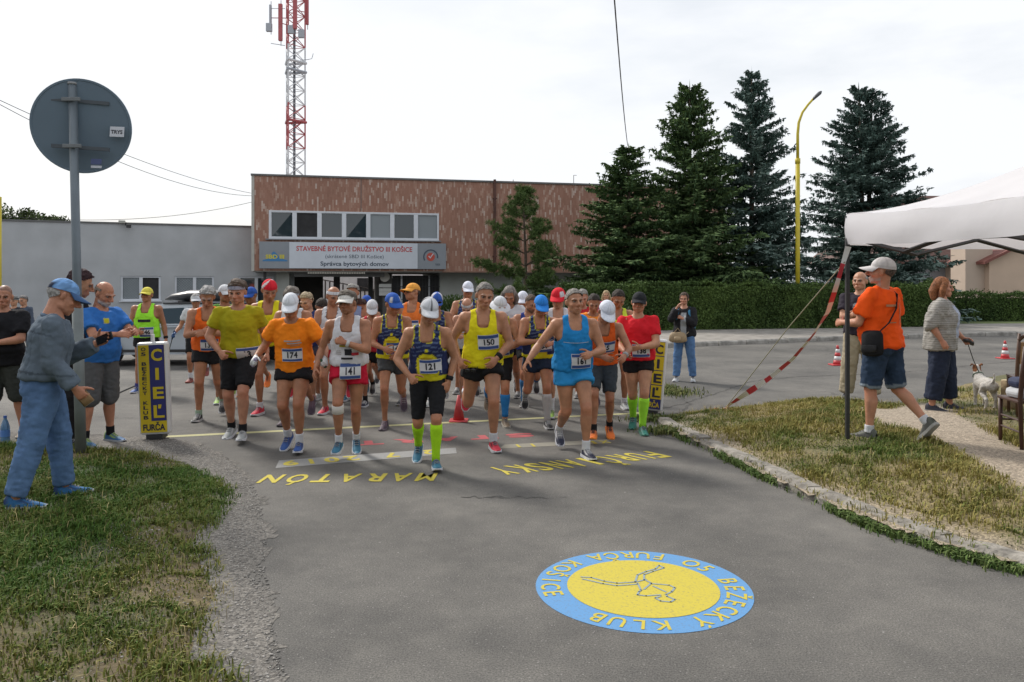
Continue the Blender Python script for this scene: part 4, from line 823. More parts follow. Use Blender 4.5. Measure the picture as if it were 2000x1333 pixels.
for i in range(4):
    a, b2_ = corners[i], corners[(i+1) % 4]; n = 24; V = []; Fc = []; out = -((a+b2_)/2-(du+dv)*TL/2).normalized()
    for r_ in range(13):
        t = r_/12; zc = zT+(zP-zT)*(t**1.7)
        for k in range(n+1):
            s = k/n; p = a.lerp(b2_, s).lerp(Vector((pk.x, pk.y, 0)), t); z = zc-.05*math.sin(math.pi*s)*(1-t)**2*(1-.5*t)+.012*math.sin(s*23+i)*(1-t)**3
            V.append((p.x, p.y, z))
    for r_ in range(12):
        for k in range(n): q = r_*(n+1)+k; Fc.append((q, q+1, q+n+2, q+n+1))
    rp_ = mesh('roof_panel', V, Fc, M_CAN, te, True)
    V = []; Fc = []
    for r_ in range(6):
        t = r_/5
        for k in range(n*2+1):
            s = k/(n*2); p = a.lerp(b2_, s)-out*(.012+.02*math.sin(math.pi*t)+.010*math.sin(s*9+i*2+t*2)*t*math.sin(math.pi*s)+.006*math.sin(s*21+t*5)*t); z = zT-.05*math.sin(math.pi*s)-(zT-zE)*t*(1-.05*math.sin(math.pi*s))+.004*math.sin(s*17)*t
            V.append((p.x, p.y, z))
    for r_ in range(5):
        for k in range(n*2): q = r_*(n*2+1)+k; Fc.append((q, q+n*2+1, q+n*2+2, q+1))
    mesh('valance', V, Fc, M_CAN, te, True)
    zg = zr(A_.x+a.x, A_.y+a.y)-.01 if i in (0, 3) else .15
    MB().box((a.x-.018, a.y-.018, zg), (a.x+.018, a.y+.018, zT-.02)).build('leg', M_DARKM, te)
    z1, z2 = zE+.06, zE-.10; P = [a.lerp(b2_, s) for s in (0, .25, .5, .75, 1)]; mb = MB(); o_ = out*.05
    for j in range(4):
        mb.bar(P[j]+o_+Vector((0, 0, z1 if j % 2 == 0 else z2)), P[j+1]+o_+Vector((0, 0, z2 if j % 2 == 0 else z1)), .016, 4); mb.bar(P[j]+o_*1.6+Vector((0, 0, z1-.16 if j % 2 else z2+.16)), P[j+1]+o_*1.6+Vector((0, 0, z2+.16 if j % 2 else z1-.16)), .016, 4)
    mb.build('scissor_truss', M_DARKM, te)
MB().bar((pk.x, pk.y, zE-.1), (pk.x, pk.y, zP-.03), .02, 8).build('centre_pole', M_DARKM, te)
for cc in corners: MB().bar((cc.x, cc.y, zE+.02), (pk.x, pk.y, zE+.05), .014, 4).build('roof_brace', M_DARKM, te)
# barrier tape and guy rope
pxs = [(1657, 482, 7.98), (1645, 520, 8.05), (1634, 558, 8.2), (1617, 610, 8.5), (1588, 655, 8.9), (1548, 702, 9.4), (1500, 741, 9.9), (1455, 771, 10.3), (1422, 793, 10.7), (1408, 806, 10.72)]
cp = [at(*q) for q in pxs]; pts = []
for i in range(len(cp)-1):
    for k in range(8): pts.append(cp[i].lerp(cp[i+1], k/8))
pts.append(cp[-1]); V = []; Fc = []; mi = []; acc = 0
for i, p in enumerate(pts):
    t = (pts[min(i+1, len(pts)-1)]-pts[max(i-1, 0)]).normalized(); s = t.cross(Vector((0, 1, 0))).normalized(); tw = .6*math.sin(i*.16); s = (s*math.cos(tw)+t.cross(s)*math.sin(tw)); wd = .037*(1-.45*abs(math.sin(i*.11+.4)))
    V += [tuple(p-s*wd), tuple(p+s*wd)]
    if i: acc += (p-pts[i-1]).length; Fc.append((i*2-2, i*2-1, i*2+1, i*2)); mi.append(int(acc/.19) % 2)
M_TW = mat('tape_white', (.7, .7, .7), .4); M_TR = mat('tape_red', (.52, .04, .06), .4)
tp = mesh('barrier_tape', V, Fc, [M_TW, M_TR], None, True); tp.data.polygons.foreach_set('material_index', np.array(mi, dtype=np.int32)); tag(tp, 'red and white barrier tape sagging from the tent corner to the grass', 'barrier tape')
g_ = cp[-1]; mb = MB(); rr = random.Random(4)
for k in range(5):
    a = rr.random()*6.28; q = [Vector((g_.x, g_.y, zr(g_.x, g_.y)+.02)), Vector((g_.x+.08*math.cos(a), g_.y+.08*math.sin(a), .06+.04*rr.random())), Vector((g_.x+.2*math.cos(a+.5), g_.y+.15*math.sin(a+.5), .03))]
    mb.cur = k % 2; mb.tube(q, [.015, .025, .01], 5, .3)
kn = mb.build('tape_knot', [M_TW, M_TR], tp); kn.data.materials
tag(MB().tube([at(1650, 512, 8.02), at(1540, 640, 9.3), at(1418, 796, 10.6)], .006, 5).build('guy_rope', mat('rope', (.25, .24, .17), .8)), 'thin beige guy rope from the tent leg to the grass', 'rope')
mb = MB(); p0 = gnd(212, 790); rr = random.Random(8)
tag(MB().tube([gnd(205, 800, .01), gnd(215, 776, .01), gnd(240, 764, .01), gnd(268, 752, .01), gnd(300, 742, .01)], .012, 5).build('cable', M_WIRE), 'black cable lying on the road behind the bearded man', 'cable')
# ---------------------------------------------------------------- car
def car():
    p = gnd(330, 716); e = empty('estate_car', (p.x, p.y+.85, 0), 'silver-white estate car with dark roof box parked behind the lime runner', 'car', R(3))
    M_P = mat('car_paint', (.44, .48, .52), .28, .0, 1, spec=.6); M_G = mat('car_glass', (.018, .04, .055), .06, spec=.35); M_T = mat('tyre', (.02, .02, .02), .8); M_R = mat('rim', (.35, .36, .38), .35, metal=.6)
    x0 = -2.15; K = .97
    low = [(0, .25), (-.0, .45), (.06, .60), (.3, .72), (1.05, .84), (1.2, .86), (4.1, .90), (4.28, .82), (4.32, .5), (4.27, .25)]
    V = []; Fc = []; lay = [(-.80, .93, .0), (-.86, 1.0, 0), (-.84, .99, .02), (.84, .99, .02), (.86, 1, 0), (.80, .93, 0)]
    lay = [(-.78, .03), (-.86, .0), (.86, 0), (.78, .03)]
    for y, ins in lay:
        for x, z in low: V.append((x0+x*(1-ins*.4)+ins*.9, y, z+(ins*.6 if z < .4 else -ins*.1)))
    n = len(low)
    for i in range(3):
        for k in range(n): Fc.append((i*n+k, (i+1)*n+k, (i+1)*n+(k+1) % n, i*n+(k+1) % n))
    Fc += [tuple(range(n)), tuple(range(3*n, 4*n))[::-1]]
    bd = mesh('body', V, Fc, M_P, e); md = bd.modifiers.new('b', 'BEVEL'); md.width = .05; md.segments = 3
    gh = [(1.12, .85), (1.78, 1.27), (2.1, 1.31), (3.6, 1.29), (3.85, 1.22), (4.15, .89)]; V = []
    for y0, y1 in ((-.82, -.60), (.82, .60)):
        for x, z in gh: f_ = (z-.85)/.46; V.append((x0+x, y0+(y1-y0)*f_, z))
    m = len(gh); Fc = [(k, k+m, (k+1) % m+m, (k+1) % m) for k in range(m)]+[tuple(range(m))[::-1], tuple(range(m, 2*m))]
    r_ = mesh('roof', V, Fc, M_P, e); md = r_.modifiers.new('b', 'BEVEL'); md.width = .04; md.segments = 3
    for s in (-1, 1):
        yb = lambda z: s*(.826-.22*(z-.85)/.46+.004)
        for q in ([(1.32, .90), (1.84, 1.22), (2.35, 1.24), (2.35, .91)], [(2.43, .91), (2.43, 1.24), (3.2, 1.23), (3.2, .92)], [(3.28, .92), (3.28, 1.23), (3.62, 1.21), (3.88, .93)]):
            mesh('side_window', [(x0+x, yb(z), z) for x, z in q], [(0, 1, 2, 3) if s > 0 else (3, 2, 1, 0)], M_G, e)
        MB().box((x0+1.02, s*.86-.08, .86), (x0+1.2, s*.86+.08, .98)).build('mirror', M_P, e, bevel=.03)
        MB().bar((x0+1.9, s*.62, 1.335), (x0+3.7, s*.62, 1.33), .018, 6).build('roof_rail', M_DARKM, e)
        for hx in (2.2, 3.05): MB().box((x0+hx, s*.865-.01, .74), (x0+hx+.16, s*.865+.01, .77)).build('door_handle', M_P, e)
        MB().box((x0+.8, s*.862-.006, .30), (x0+3.5, s*.862+.006, .36)).build('sill_trim', M_DARKM, e)
        for wx in (.82, 3.42):
            wh = MB().lathe([(.0, 0), (.27, 0), (.305, .03), (.305, .16), (.27, .19), (0, .19)], n=24).xf(Matrix.Translation((x0+wx, s*.88 if s < 0 else s*.88, .305)) @ Matrix.Rotation(R(-90*s if s > 0 else -90), 4, 'X') @ Matrix.Translation((0, 0, 0 if s < 0 else -.19*0))).build('wheel', M_T, e)
            MB().lathe([(0, 0), (.19, 0), (.19, .02), (0, .035)], n=20).xf(Matrix.Translation((x0+wx, s*.885, .305)) @ Matrix.Rotation(R(90 if s < 0 else -90), 4, 'X')).build('rim', M_R, wh)
        MB().box((x0+.06, s*.6-.14, .56), (x0+.22, s*.6+.14, .68)).build('headlight', mat('headlight', (.6, .62, .64), .2), e, bevel=.02)
    mesh('windscreen', [(x0+1.18, -.74, .89), (x0+1.18, .74, .89), (x0+1.74, .60, 1.245), (x0+1.74, -.60, 1.245)], [(0, 3, 2, 1)], M_G, e).location = (-.03, 0, .015)
    mb = MB(); mb.tube([(x0+1.72, 0, 1.41), (x0+1.9, 0, 1.45), (x0+2.3, 0, 1.485), (x0+3.0, 0, 1.49), (x0+3.35, 0, 1.47), (x0+3.45, 0, 1.45)], [.05, .22, .36, .37, .33, .2], 14, .36); mb.build('roof_box', mat('roof_box_black', (.025, .026, .03), .35), e, True)
    mb = MB(); [mb.box((x0+hx, -.6, 1.33), (x0+hx+.05, .6, 1.38)) for hx in (2.2, 3.2)]; mb.build('cross_bar', M_DARKM, e)
car()
# ---------------------------------------------------------------- chairs and small things at the right edge
def chair(pos, rz, m, label, ladder):
    e = empty('wooden_chair', pos, label, 'chair', rz)
    for x, y in ((-.2, -.2), (.2, -.2)): MB().tube([(x, y, 0), (x, y, .44)], [.018, .022], 8).build('front_leg', m, e, True)
    for x in (-.2, .2): MB().tube([(x*1.02, .24, 0), (x, .2, .45), (x*.98, .23, .7), (x*.96, .28, .98)], [.018, .023, .022, .018], 8).build('back_post', m, e, True)
    MB().box((-.225, -.225, .43), (.225, .215, .46)).build('seat', m, e, bevel=.012)
    if ladder:
        for z in (.6, .74, .9): MB().box((-.19, .2+(z-.45)*.14, z), (.19, .22+(z-.45)*.14, z+.05)).build('back_slat', m, e)
    else: MB().box((-.18, .23, .62), (.18, .25, .88)).build('back_panel', mat('tan_ply', (.36, .22, .11), .5, .2, 5), e, bevel=.01); MB().tube([(-.2, .27, .9), (-.1, .29, 1.0), (.1, .29, 1.0), (.2, .27, .9)], .02, 8).build('top_rail', m, e, True)
    for z in (.16, .27): MB().bar((-.2, -.2, z), (-.205, .22, z), .01, 6).build('stretcher', m, e); MB().bar((.2, -.2, z), (.205, .22, z), .01, 6).build('stretcher', m, e)
    MB().bar((-.2, -.2, .22), (.2, -.2, .22), .01, 6).build('stretcher', m, e)
    return e
M_WD = mat('dark_wood', (.06, .025, .016), .45, .2, 6); M_WD2 = mat('mid_wood', (.10, .05, .03), .45, .2, 6)
def lawnpt(px, py, z=.17): g = gnd(px, py, z); return (g.x, g.y, zr(g.x, g.y)-.005)
cp_ = lawnpt(2016, 872); chair(cp_, R(172), M_WD, 'dark brown ladder-back chair cut by the right edge', True)
c2 = lawnpt(2016, 815); chair(c2, R(160), M_WD2, 'bentwood chair with a tan back panel behind the ladder-back chair', False)
bg_ = empty('folded_bag', (cp_[0]-.02, cp_[1]+.02, cp_[2]+.46), 'navy and white bag lying on the ladder-back chair', 'bag'); MB().box((-.17, -.12, 0), (.17, .12, .10)).build('bag_body', mat('bag_white', (.5, .52, .55), .6, .1, 8), bg_, bevel=.04); MB().box((-.16, -.1, .10), (.17, .1, .2)).build('bag_flap', mat('bag_navy', (.02, .03, .08), .7), bg_, bevel=.04)
s_ = lawnpt(1975, 800); st_ = MB(); st_.lathe([(.13, 0), (.115, .1), (.11, .3), (.115, .36), (.0, .37)], n=14); so_ = empty('tree_stump', (s_[0], s_[1], s_[2]-.01), 'short pale wooden stump beside the chairs', 'stump'); st_.build('wood', mat('stump_wood', (.26, .19, .11), .9, .35, 8, .6, 25), so_, True); MB().lathe([(.11, .362), (.108, .375), (0, .376)], n=14).build('cut_face', mat('stump_cut', (.42, .33, .2), .8, .2, 12), so_)
# water bottle on the grass
p = gnd(10, 868); bt = empty('water_bottle', (p.x, p.y, zl(p.x, p.y)-.01), 'clear blue plastic water bottle standing in the grass at left edge', 'bottle')
M_BOT = mat('bottle_blue', (.16, .33, .55), .12, trans=.55); MB().lathe([(.0, 0), (.045, 0), (.048, .02), (.046, .09), (.048, .11), (.046, .17), (.047, .2), (.03, .26), (.016, .29), (.016, .31)], n=16).build('bottle_body', M_BOT, bt, True); MB().lathe([(.018, .30), (.018, .325), (0, .326)], n=12).build('cap', mat('cap_blue', (.05, .12, .4), .4), bt); MB().lathe([(.0485, .10), (.0485, .17)], n=16).build('bottle_label', mat('label_blue', (.08, .2, .5), .5), bt)
# ---------------------------------------------------------------- people: parametric figure
def rx(a): c, s = math.cos(R(a)), math.sin(R(a)); return np.array([[1, 0, 0], [0, c, -s], [0, s, c]])
def ry(a): c, s = math.cos(R(a)), math.sin(R(a)); return np.array([[c, 0, s], [0, 1, 0], [-s, 0, c]])
def rz_(a): c, s = math.cos(R(a)), math.sin(R(a)); return np.array([[c, -s, 0], [s, c, 0], [0, 0, 1]])
I3 = np.eye(3)
class Geo:
    def __init__(s): s.v = []; s.f = []; s.n = 0
    def rings(s, C, X, Y, RX, RY, n=14, end=True):
        """closed tube: ring centres C, axes X,Y, radii; rounded ends"""
        C = [np.array(c, float) for c in C]; m = len(C)
        if end:
            d0 = C[0]-C[1]; d0 /= np.linalg.norm(d0)+1e-9; d1 = C[-1]-C[-2]; d1 /= np.linalg.norm(d1)+1e-9
            k0 = min(RX[0], RY[0])*end; k1 = min(RX[-1], RY[-1])*end
            C = [C[0]+d0*k0, C[0]+d0*k0*.8]+C+[C[-1]+d1*k1*.8, C[-1]+d1*k1]
            X = [X[0], X[0]]+list(X)+[X[-1], X[-1]]; Y = [Y[0], Y[0]]+list(Y)+[Y[-1], Y[-1]]
            RX = [RX[0]*.25, RX[0]*.65]+list(RX)+[RX[-1]*.65, RX[-1]*.25]; RY = [RY[0]*.25, RY[0]*.65]+list(RY)+[RY[-1]*.65, RY[-1]*.25]; m += 4
        b = s.n; a = np.arange(n)*2*math.pi/n
        for c, x, y, p, q in zip(C, X, Y, RX, RY): s.v.append(c+np.outer(np.cos(a)*p, x)+np.outer(np.sin(a)*q, y))
        for i in range(m-1):
            for k in range(n): s.f.append((b+i*n+k, b+i*n+(k+1) % n, b+(i+1)*n+(k+1) % n, b+(i+1)*n+k))
        s.f.append(tuple(b+k for k in range(n))[::-1]); s.f.append(tuple(b+(m-1)*n+k for k in range(n))); s.n += m*n
    def limb(s, P0, P1, M, prof, off=0., end=.6, n=14):
        C = [P0+(P1-P0)*t+M @ np.array([ox, oy, 0.]) for t, a, b, ox, oy in prof]
        s.rings(C, [M[:, 0]]*len(prof), [M[:, 1]]*len(prof), [a+off for t, a, b, ox, oy in prof], [b+off for t, a, b, ox, oy in prof], n, end)
    def ell(s, c, r, M=I3, n=12):
        t = np.linspace(-1, 1, 9)*1.5708*.97; r = np.array(r)
        s.rings([np.array(c)+M[:, 2]*r[2]*math.sin(a) for a in t], [M[:, 0]]*9, [M[:, 1]]*9, [r[0]*math.cos(a) for a in t], [r[1]*math.cos(a) for a in t], n, 0)
    def tube(s, pts, rad, n=10, flat=1.):
        pts = [np.array(p, float) for p in pts]; X = []; Y = []; m = len(pts); ref = None
        for i in range(m):
            t = pts[min(i+1, m-1)]-pts[max(i-1, 0)]; t /= np.linalg.norm(t)
            if ref is None: ref = np.cross(t, [0, 0, 1.]) if abs(t[2]) < .9 else np.array([1., 0, 0])
            ref = ref-t*(ref @ t); ref /= np.linalg.norm(ref); X.append(ref.copy()); Y.append(np.cross(t, ref))
        s.rings(pts, X, Y, list(rad), [r*flat for r in rad], n, .6)
    def arr(s): return np.concatenate(s.v), s.f
def remesh_all(jobs):
    """jobs: list of (verts, faces, voxel, smooth) -> list of (verts, quads, normals)"""
    obs = []
    for v, f, vox, it in jobs:
        o = mesh('tmp', v, f); md = o.modifiers.new('r', 'REMESH'); md.mode = 'VOXEL'; md.voxel_size = vox
        if it: sm_ = o.modifiers.new('s', 'SMOOTH'); sm_.factor = .5; sm_.iterations = it
        obs.append(o)
    dg = bpy.context.evaluated_depsgraph_get(); dg.update(); out = []
    for o in obs:
        me = o.evaluated_get(dg).data; nv = len(me.vertices); V = np.empty(nv*3, np.float32); me.vertices.foreach_get('co', V); V = V.reshape(-1, 3).astype(float)
        NN = np.empty(nv*3, np.float32); me.vertices.foreach_get('normal', NN); NN = NN.reshape(-1, 3).astype(float)
        L_ = np.empty(len(me.loops), np.int32); me.loops.foreach_get('vertex_index', L_); Q = L_.reshape(-1, 4)
        out.append((V, Q, NN))
    for o in obs:
        md = o.data; bpy.data.objects.remove(o); bpy.data.meshes.remove(md)
    return out
def subset(V, Q, keepv):
    q = Q[keepv[Q].all(1)]; us, inv = np.unique(q, return_inverse=True); return us, inv.reshape(q.shape)
def smooth_rim(v, q, it=4):
    e = np.sort(np.concatenate([q[:, [0, 1]], q[:, [1, 2]], q[:, [2, 3]], q[:, [3, 0]]]), axis=1); u, n = np.unique(e, axis=0, return_counts=True); b = u[n == 1]; v = v.copy()
    if not len(b): return v
    for _ in range(it):
        s = np.zeros_like(v); k = np.zeros(len(v)); np.add.at(s, b[:, 0], v[b[:, 1]]); np.add.at(s, b[:, 1], v[b[:, 0]]); np.add.at(k, b[:, 0], 1); np.add.at(k, b[:, 1], 1); m = k > 0; v[m] = v[m]*.45+.55*s[m]/k[m][:, None]
    return v
# ---- head and hands, built once
def head_geo(female=False):
    g = Geo(); j = .92 if female else 1.
    g.ell((0, .014, .105), (.076, .097, .090)); g.ell((0, -.028, .052), (.069*j, .064, .084)); g.ell((0, -.040, .008), (.054*j, .052, .040)); g.ell((0, -.078, -.014), (.022, .018, .018))
    for s in (-1, 1):
        g.ell((s*.044, -.060, .048), (.020, .022, .020)); g.ell((s*.043*j, -.012, .012), (.020, .036, .030)); g.tube([(s*.008, -.094, .100), (s*.032, -.092, .104), (s*.052, -.072, .098)], [.009, .010, .008])
        g.ell((s*.013, -.103, .044), (.010, .011, .008)); M = rz_(-s*18) @ ry(s*6); g.ell((s*.080, .008, .068), (.008, .018, .030), M)
    g.tube([(0, -.094, .098), (0, -.104, .075), (0, -.117, .050)], [.009, .0105, .0135]); g.tube([(-.024, -.088, .016), (-.009, -.099, .019), (.009, -.099, .019), (.024, -.088, .016)], [.005, .0065, .0065, .005]); g.tube([(-.02, -.089, .006), (0, -.098, .004), (.02, -.089, .006)], [.005, .008, .005])
    g.tube([(0, .022, .06), (0, .016, -.02), (0, .012, -.09)], [.058*j, .054*j, .056*j], 14)
    return g.arr()
def hand_geo(curl, spread=1., thumb=20):
    """right hand: wrist at the origin, fingers along -z, palm towards +x, thumb towards -y"""
    g = Geo(); g.rings([np.array(p, float) for p in ((0, 0, .03), (0, 0, 0), (0, 0, -.03), (.002, 0, -.065), (.003, .002, -.09))], [I3[:, 0]]*5, [I3[:, 1]]*5, [.021, .020, .017, .016, .012], [.027, .029, .037, .041, .039], 14, .5)
    for i, (y, ln, r) in enumerate(((-.030, .072, .0088), (-.0095, .080, .0092), (.011, .075, .0088), (.030, .058, .0078))):
        p = np.array([.003, y, -.084+.006*abs(i-1)]); pts = [p]; a = 0.; lens = (.46, .31, .25)
        for k in range(3):
            a += curl*(.75, 1.05, .8)[k]; d = np.array([math.sin(R(a)), (i-1.4)*.06*spread*math.cos(R(a)), -math.cos(R(a))]); p = p+d*ln*lens[k]; pts.append(p)
        g.tube(pts, [r, r*.97, r*.9, r*.78], 8)
    a = R(thumb+25); p = np.array([.008, -.024, -.022]); q = p+np.array([.35, -.75, -.65])*.045; r_ = q+np.array([.45+.01*curl*.4, -.45, -.75])*.034; t = r_+np.array([.5+.008*curl, -.1, -.8])*.022; g.tube([p, q, r_, t], [.016, .0125, .0105, .008], 8)
    return g.arr()
HK = {'relax': 28, 'fist': 78, 'flat': 7, 'hold': 50}
_h = remesh_all([(*head_geo(), .0065, 2), (*head_geo(True), .0065, 2), (*head_geo(), .0095, 1)]+[(*hand_geo(c), .0062, 1) for c in HK.values()]+[(*hand_geo(c), .0095, 0) for c in HK.values()])
HEADS = {'m': _h[0], 'f': _h[1], 'lo': _h[2]}; HANDS = {k: _h[3+i] for i, k in enumerate(HK)}; HANDS_LO = {k: _h[3+len(HK)+i] for i, k in enumerate(HK)}
for k in list(HEADS):
    V, Q, NN = HEADS[k]; V = V.copy()
    for s in (-1, 1):
        d = np.linalg.norm((V-np.array([s*.031, -.088, .083]))/np.array([.019, .03, .013]), axis=1); V[:, 1] += .011*np.clip(1-d*d, 0, 1)
    HEADS[k] = (V, Q, NN)
def ball(c, r, n=10):
    g = Geo(); g.ell(c, (r, r, r), I3, n); return g.arr()
def head_cols(V, skin, haircol, beard, brow=True, stubble=0.):
    c = np.tile(np.array(skin, float), (len(V), 1)); hc = np.array(haircol)
    def blend(m, col, k): 
        m = (m*k)[:, None]; c[:] = c*(1-m)+np.array(col)*m
    x, y, z = V.T; fr = y < -.06
    g = lambda cx, cz, sx, sz: np.exp(-((np.abs(x)-cx)/sx)**2-((z-cz)/sz)**2)*fr
    blend(g(.035, .045, .02, .02), np.array(skin)*np.array([1.15, .82, .78]), .5); blend(g(0, .046, .014, .014), np.array(skin)*np.array([1.15, .8, .75]), .6)
    blend(g(.0, .011, .021, .0065), (skin[0]*.72, skin[1]*.42, skin[2]*.42), .85)
    blend(g(.031, .083, .017, .009), np.array(skin)*.5, .7)
    if brow: blend(g(.030, .106, .019, .006), hc*.8+np.array(skin)*.12, .75)
    jaw = ((z < .028) & (y < -.0) & (z > -.05)).astype(float)*np.clip((.03-z)/.02, 0, 1); mou = g(0, .026, .026, .008)
    if stubble: blend(jaw, np.array(skin)*.62, stubble); blend(mou, np.array(skin)*.62, stubble)
    if beard is not None: blend(jaw, beard, .85); blend(mou, beard, .8); blend(g(.0, .011, .019, .005), (skin[0]*.7, skin[1]*.4, skin[2]*.4), .7)
    return c
M_SKIN = mat('skin', (.4, .25, .18), .48, .14, 14, .2, 90, attr='Col', spec=.4); M_HAIR = mat('hair', (.1, .08, .06), .7, .35, 60, .6, 160, attr='Col', spec=.3, detail=2)
def cloth_mat(name, rough, bump, bs, sp=.2):
    return mat(name, (.5, .5, .5), rough, .06, 9, bump, bs, attr='Col', spec=sp)
M_CLOTH = cloth_mat('cloth', .85, .5, 13); M_DENIM = mat('denim', (.1, .15, .3), .9, .16, 12, .45, 16, attr='Col', spec=.1, detail=7); M_GLOSS = cloth_mat('shoe_mesh', .6, .2, 160, .4); M_RUB = cloth_mat('rubber', .75, .1, 80); M_LENS = mat('dark_lens', (.01, .01, .012), .08)
M_BIBW = mat('bib_white', (.66, .66, .68), .7, .03, 5); M_BIBB = mat('bib_blue', (.035, .075, .24), .7); M_BIBK = mat('bib_black', (.012, .012, .02), .7)
SPZ = np.array([.80, .86, .92, .98, 1.04, 1.10, 1.16, 1.22, 1.28, 1.34, 1.40, 1.46, 1.52])
TORSO = [(.845, .075, .070, .0), (.88, .135, .098, .008), (.93, .168, .118, .012), (.98, .163, .115, .008), (1.04, .148, .104, .0), (1.10, .143, .102, -.004), (1.17, .152, .110, -.006), (1.24, .165, .118, -.006), (1.30, .172, .120, -.003), (1.36, .168, .108, .002), (1.41, .140, .088, .006), (1.45, .092, .070, .010), (1.48, .062, .060, .012)]
TH_P = [(0, .088, .092, 0, .004), (.25, .084, .090, 0, 0), (.55, .069, .076, 0, -.004), (.85, .055, .060, 0, -.003), (1, .053, .056, 0, -.004)]
SH_P = [(0, .051, .055, 0, .0), (.14, .050, .056, 0, .006), (.30, .054, .060, 0, .014), (.50, .046, .050, 0, .011), (.75, .034, .038, 0, .006), (1, .033, .037, 0, .004)]
UA_P = [(0, .050, .054, 0, 0), (.3, .047, .052, 0, -.003), (.6, .043, .047, 0, -.003), (1, .036, .039, 0, 0)]
FA_P = [(0, .037, .040, 0, 0), (.22, .041, .043, 0, 0), (.55, .034, .036, 0, 0), (.85, .026, .029, 0, 0), (1, .024, .028, 0, 0)]
def slerp(A, B, t): return np.array(Matrix(A.tolist()).to_quaternion().slerp(Matrix(B.tolist()).to_quaternion(), t).to_matrix())
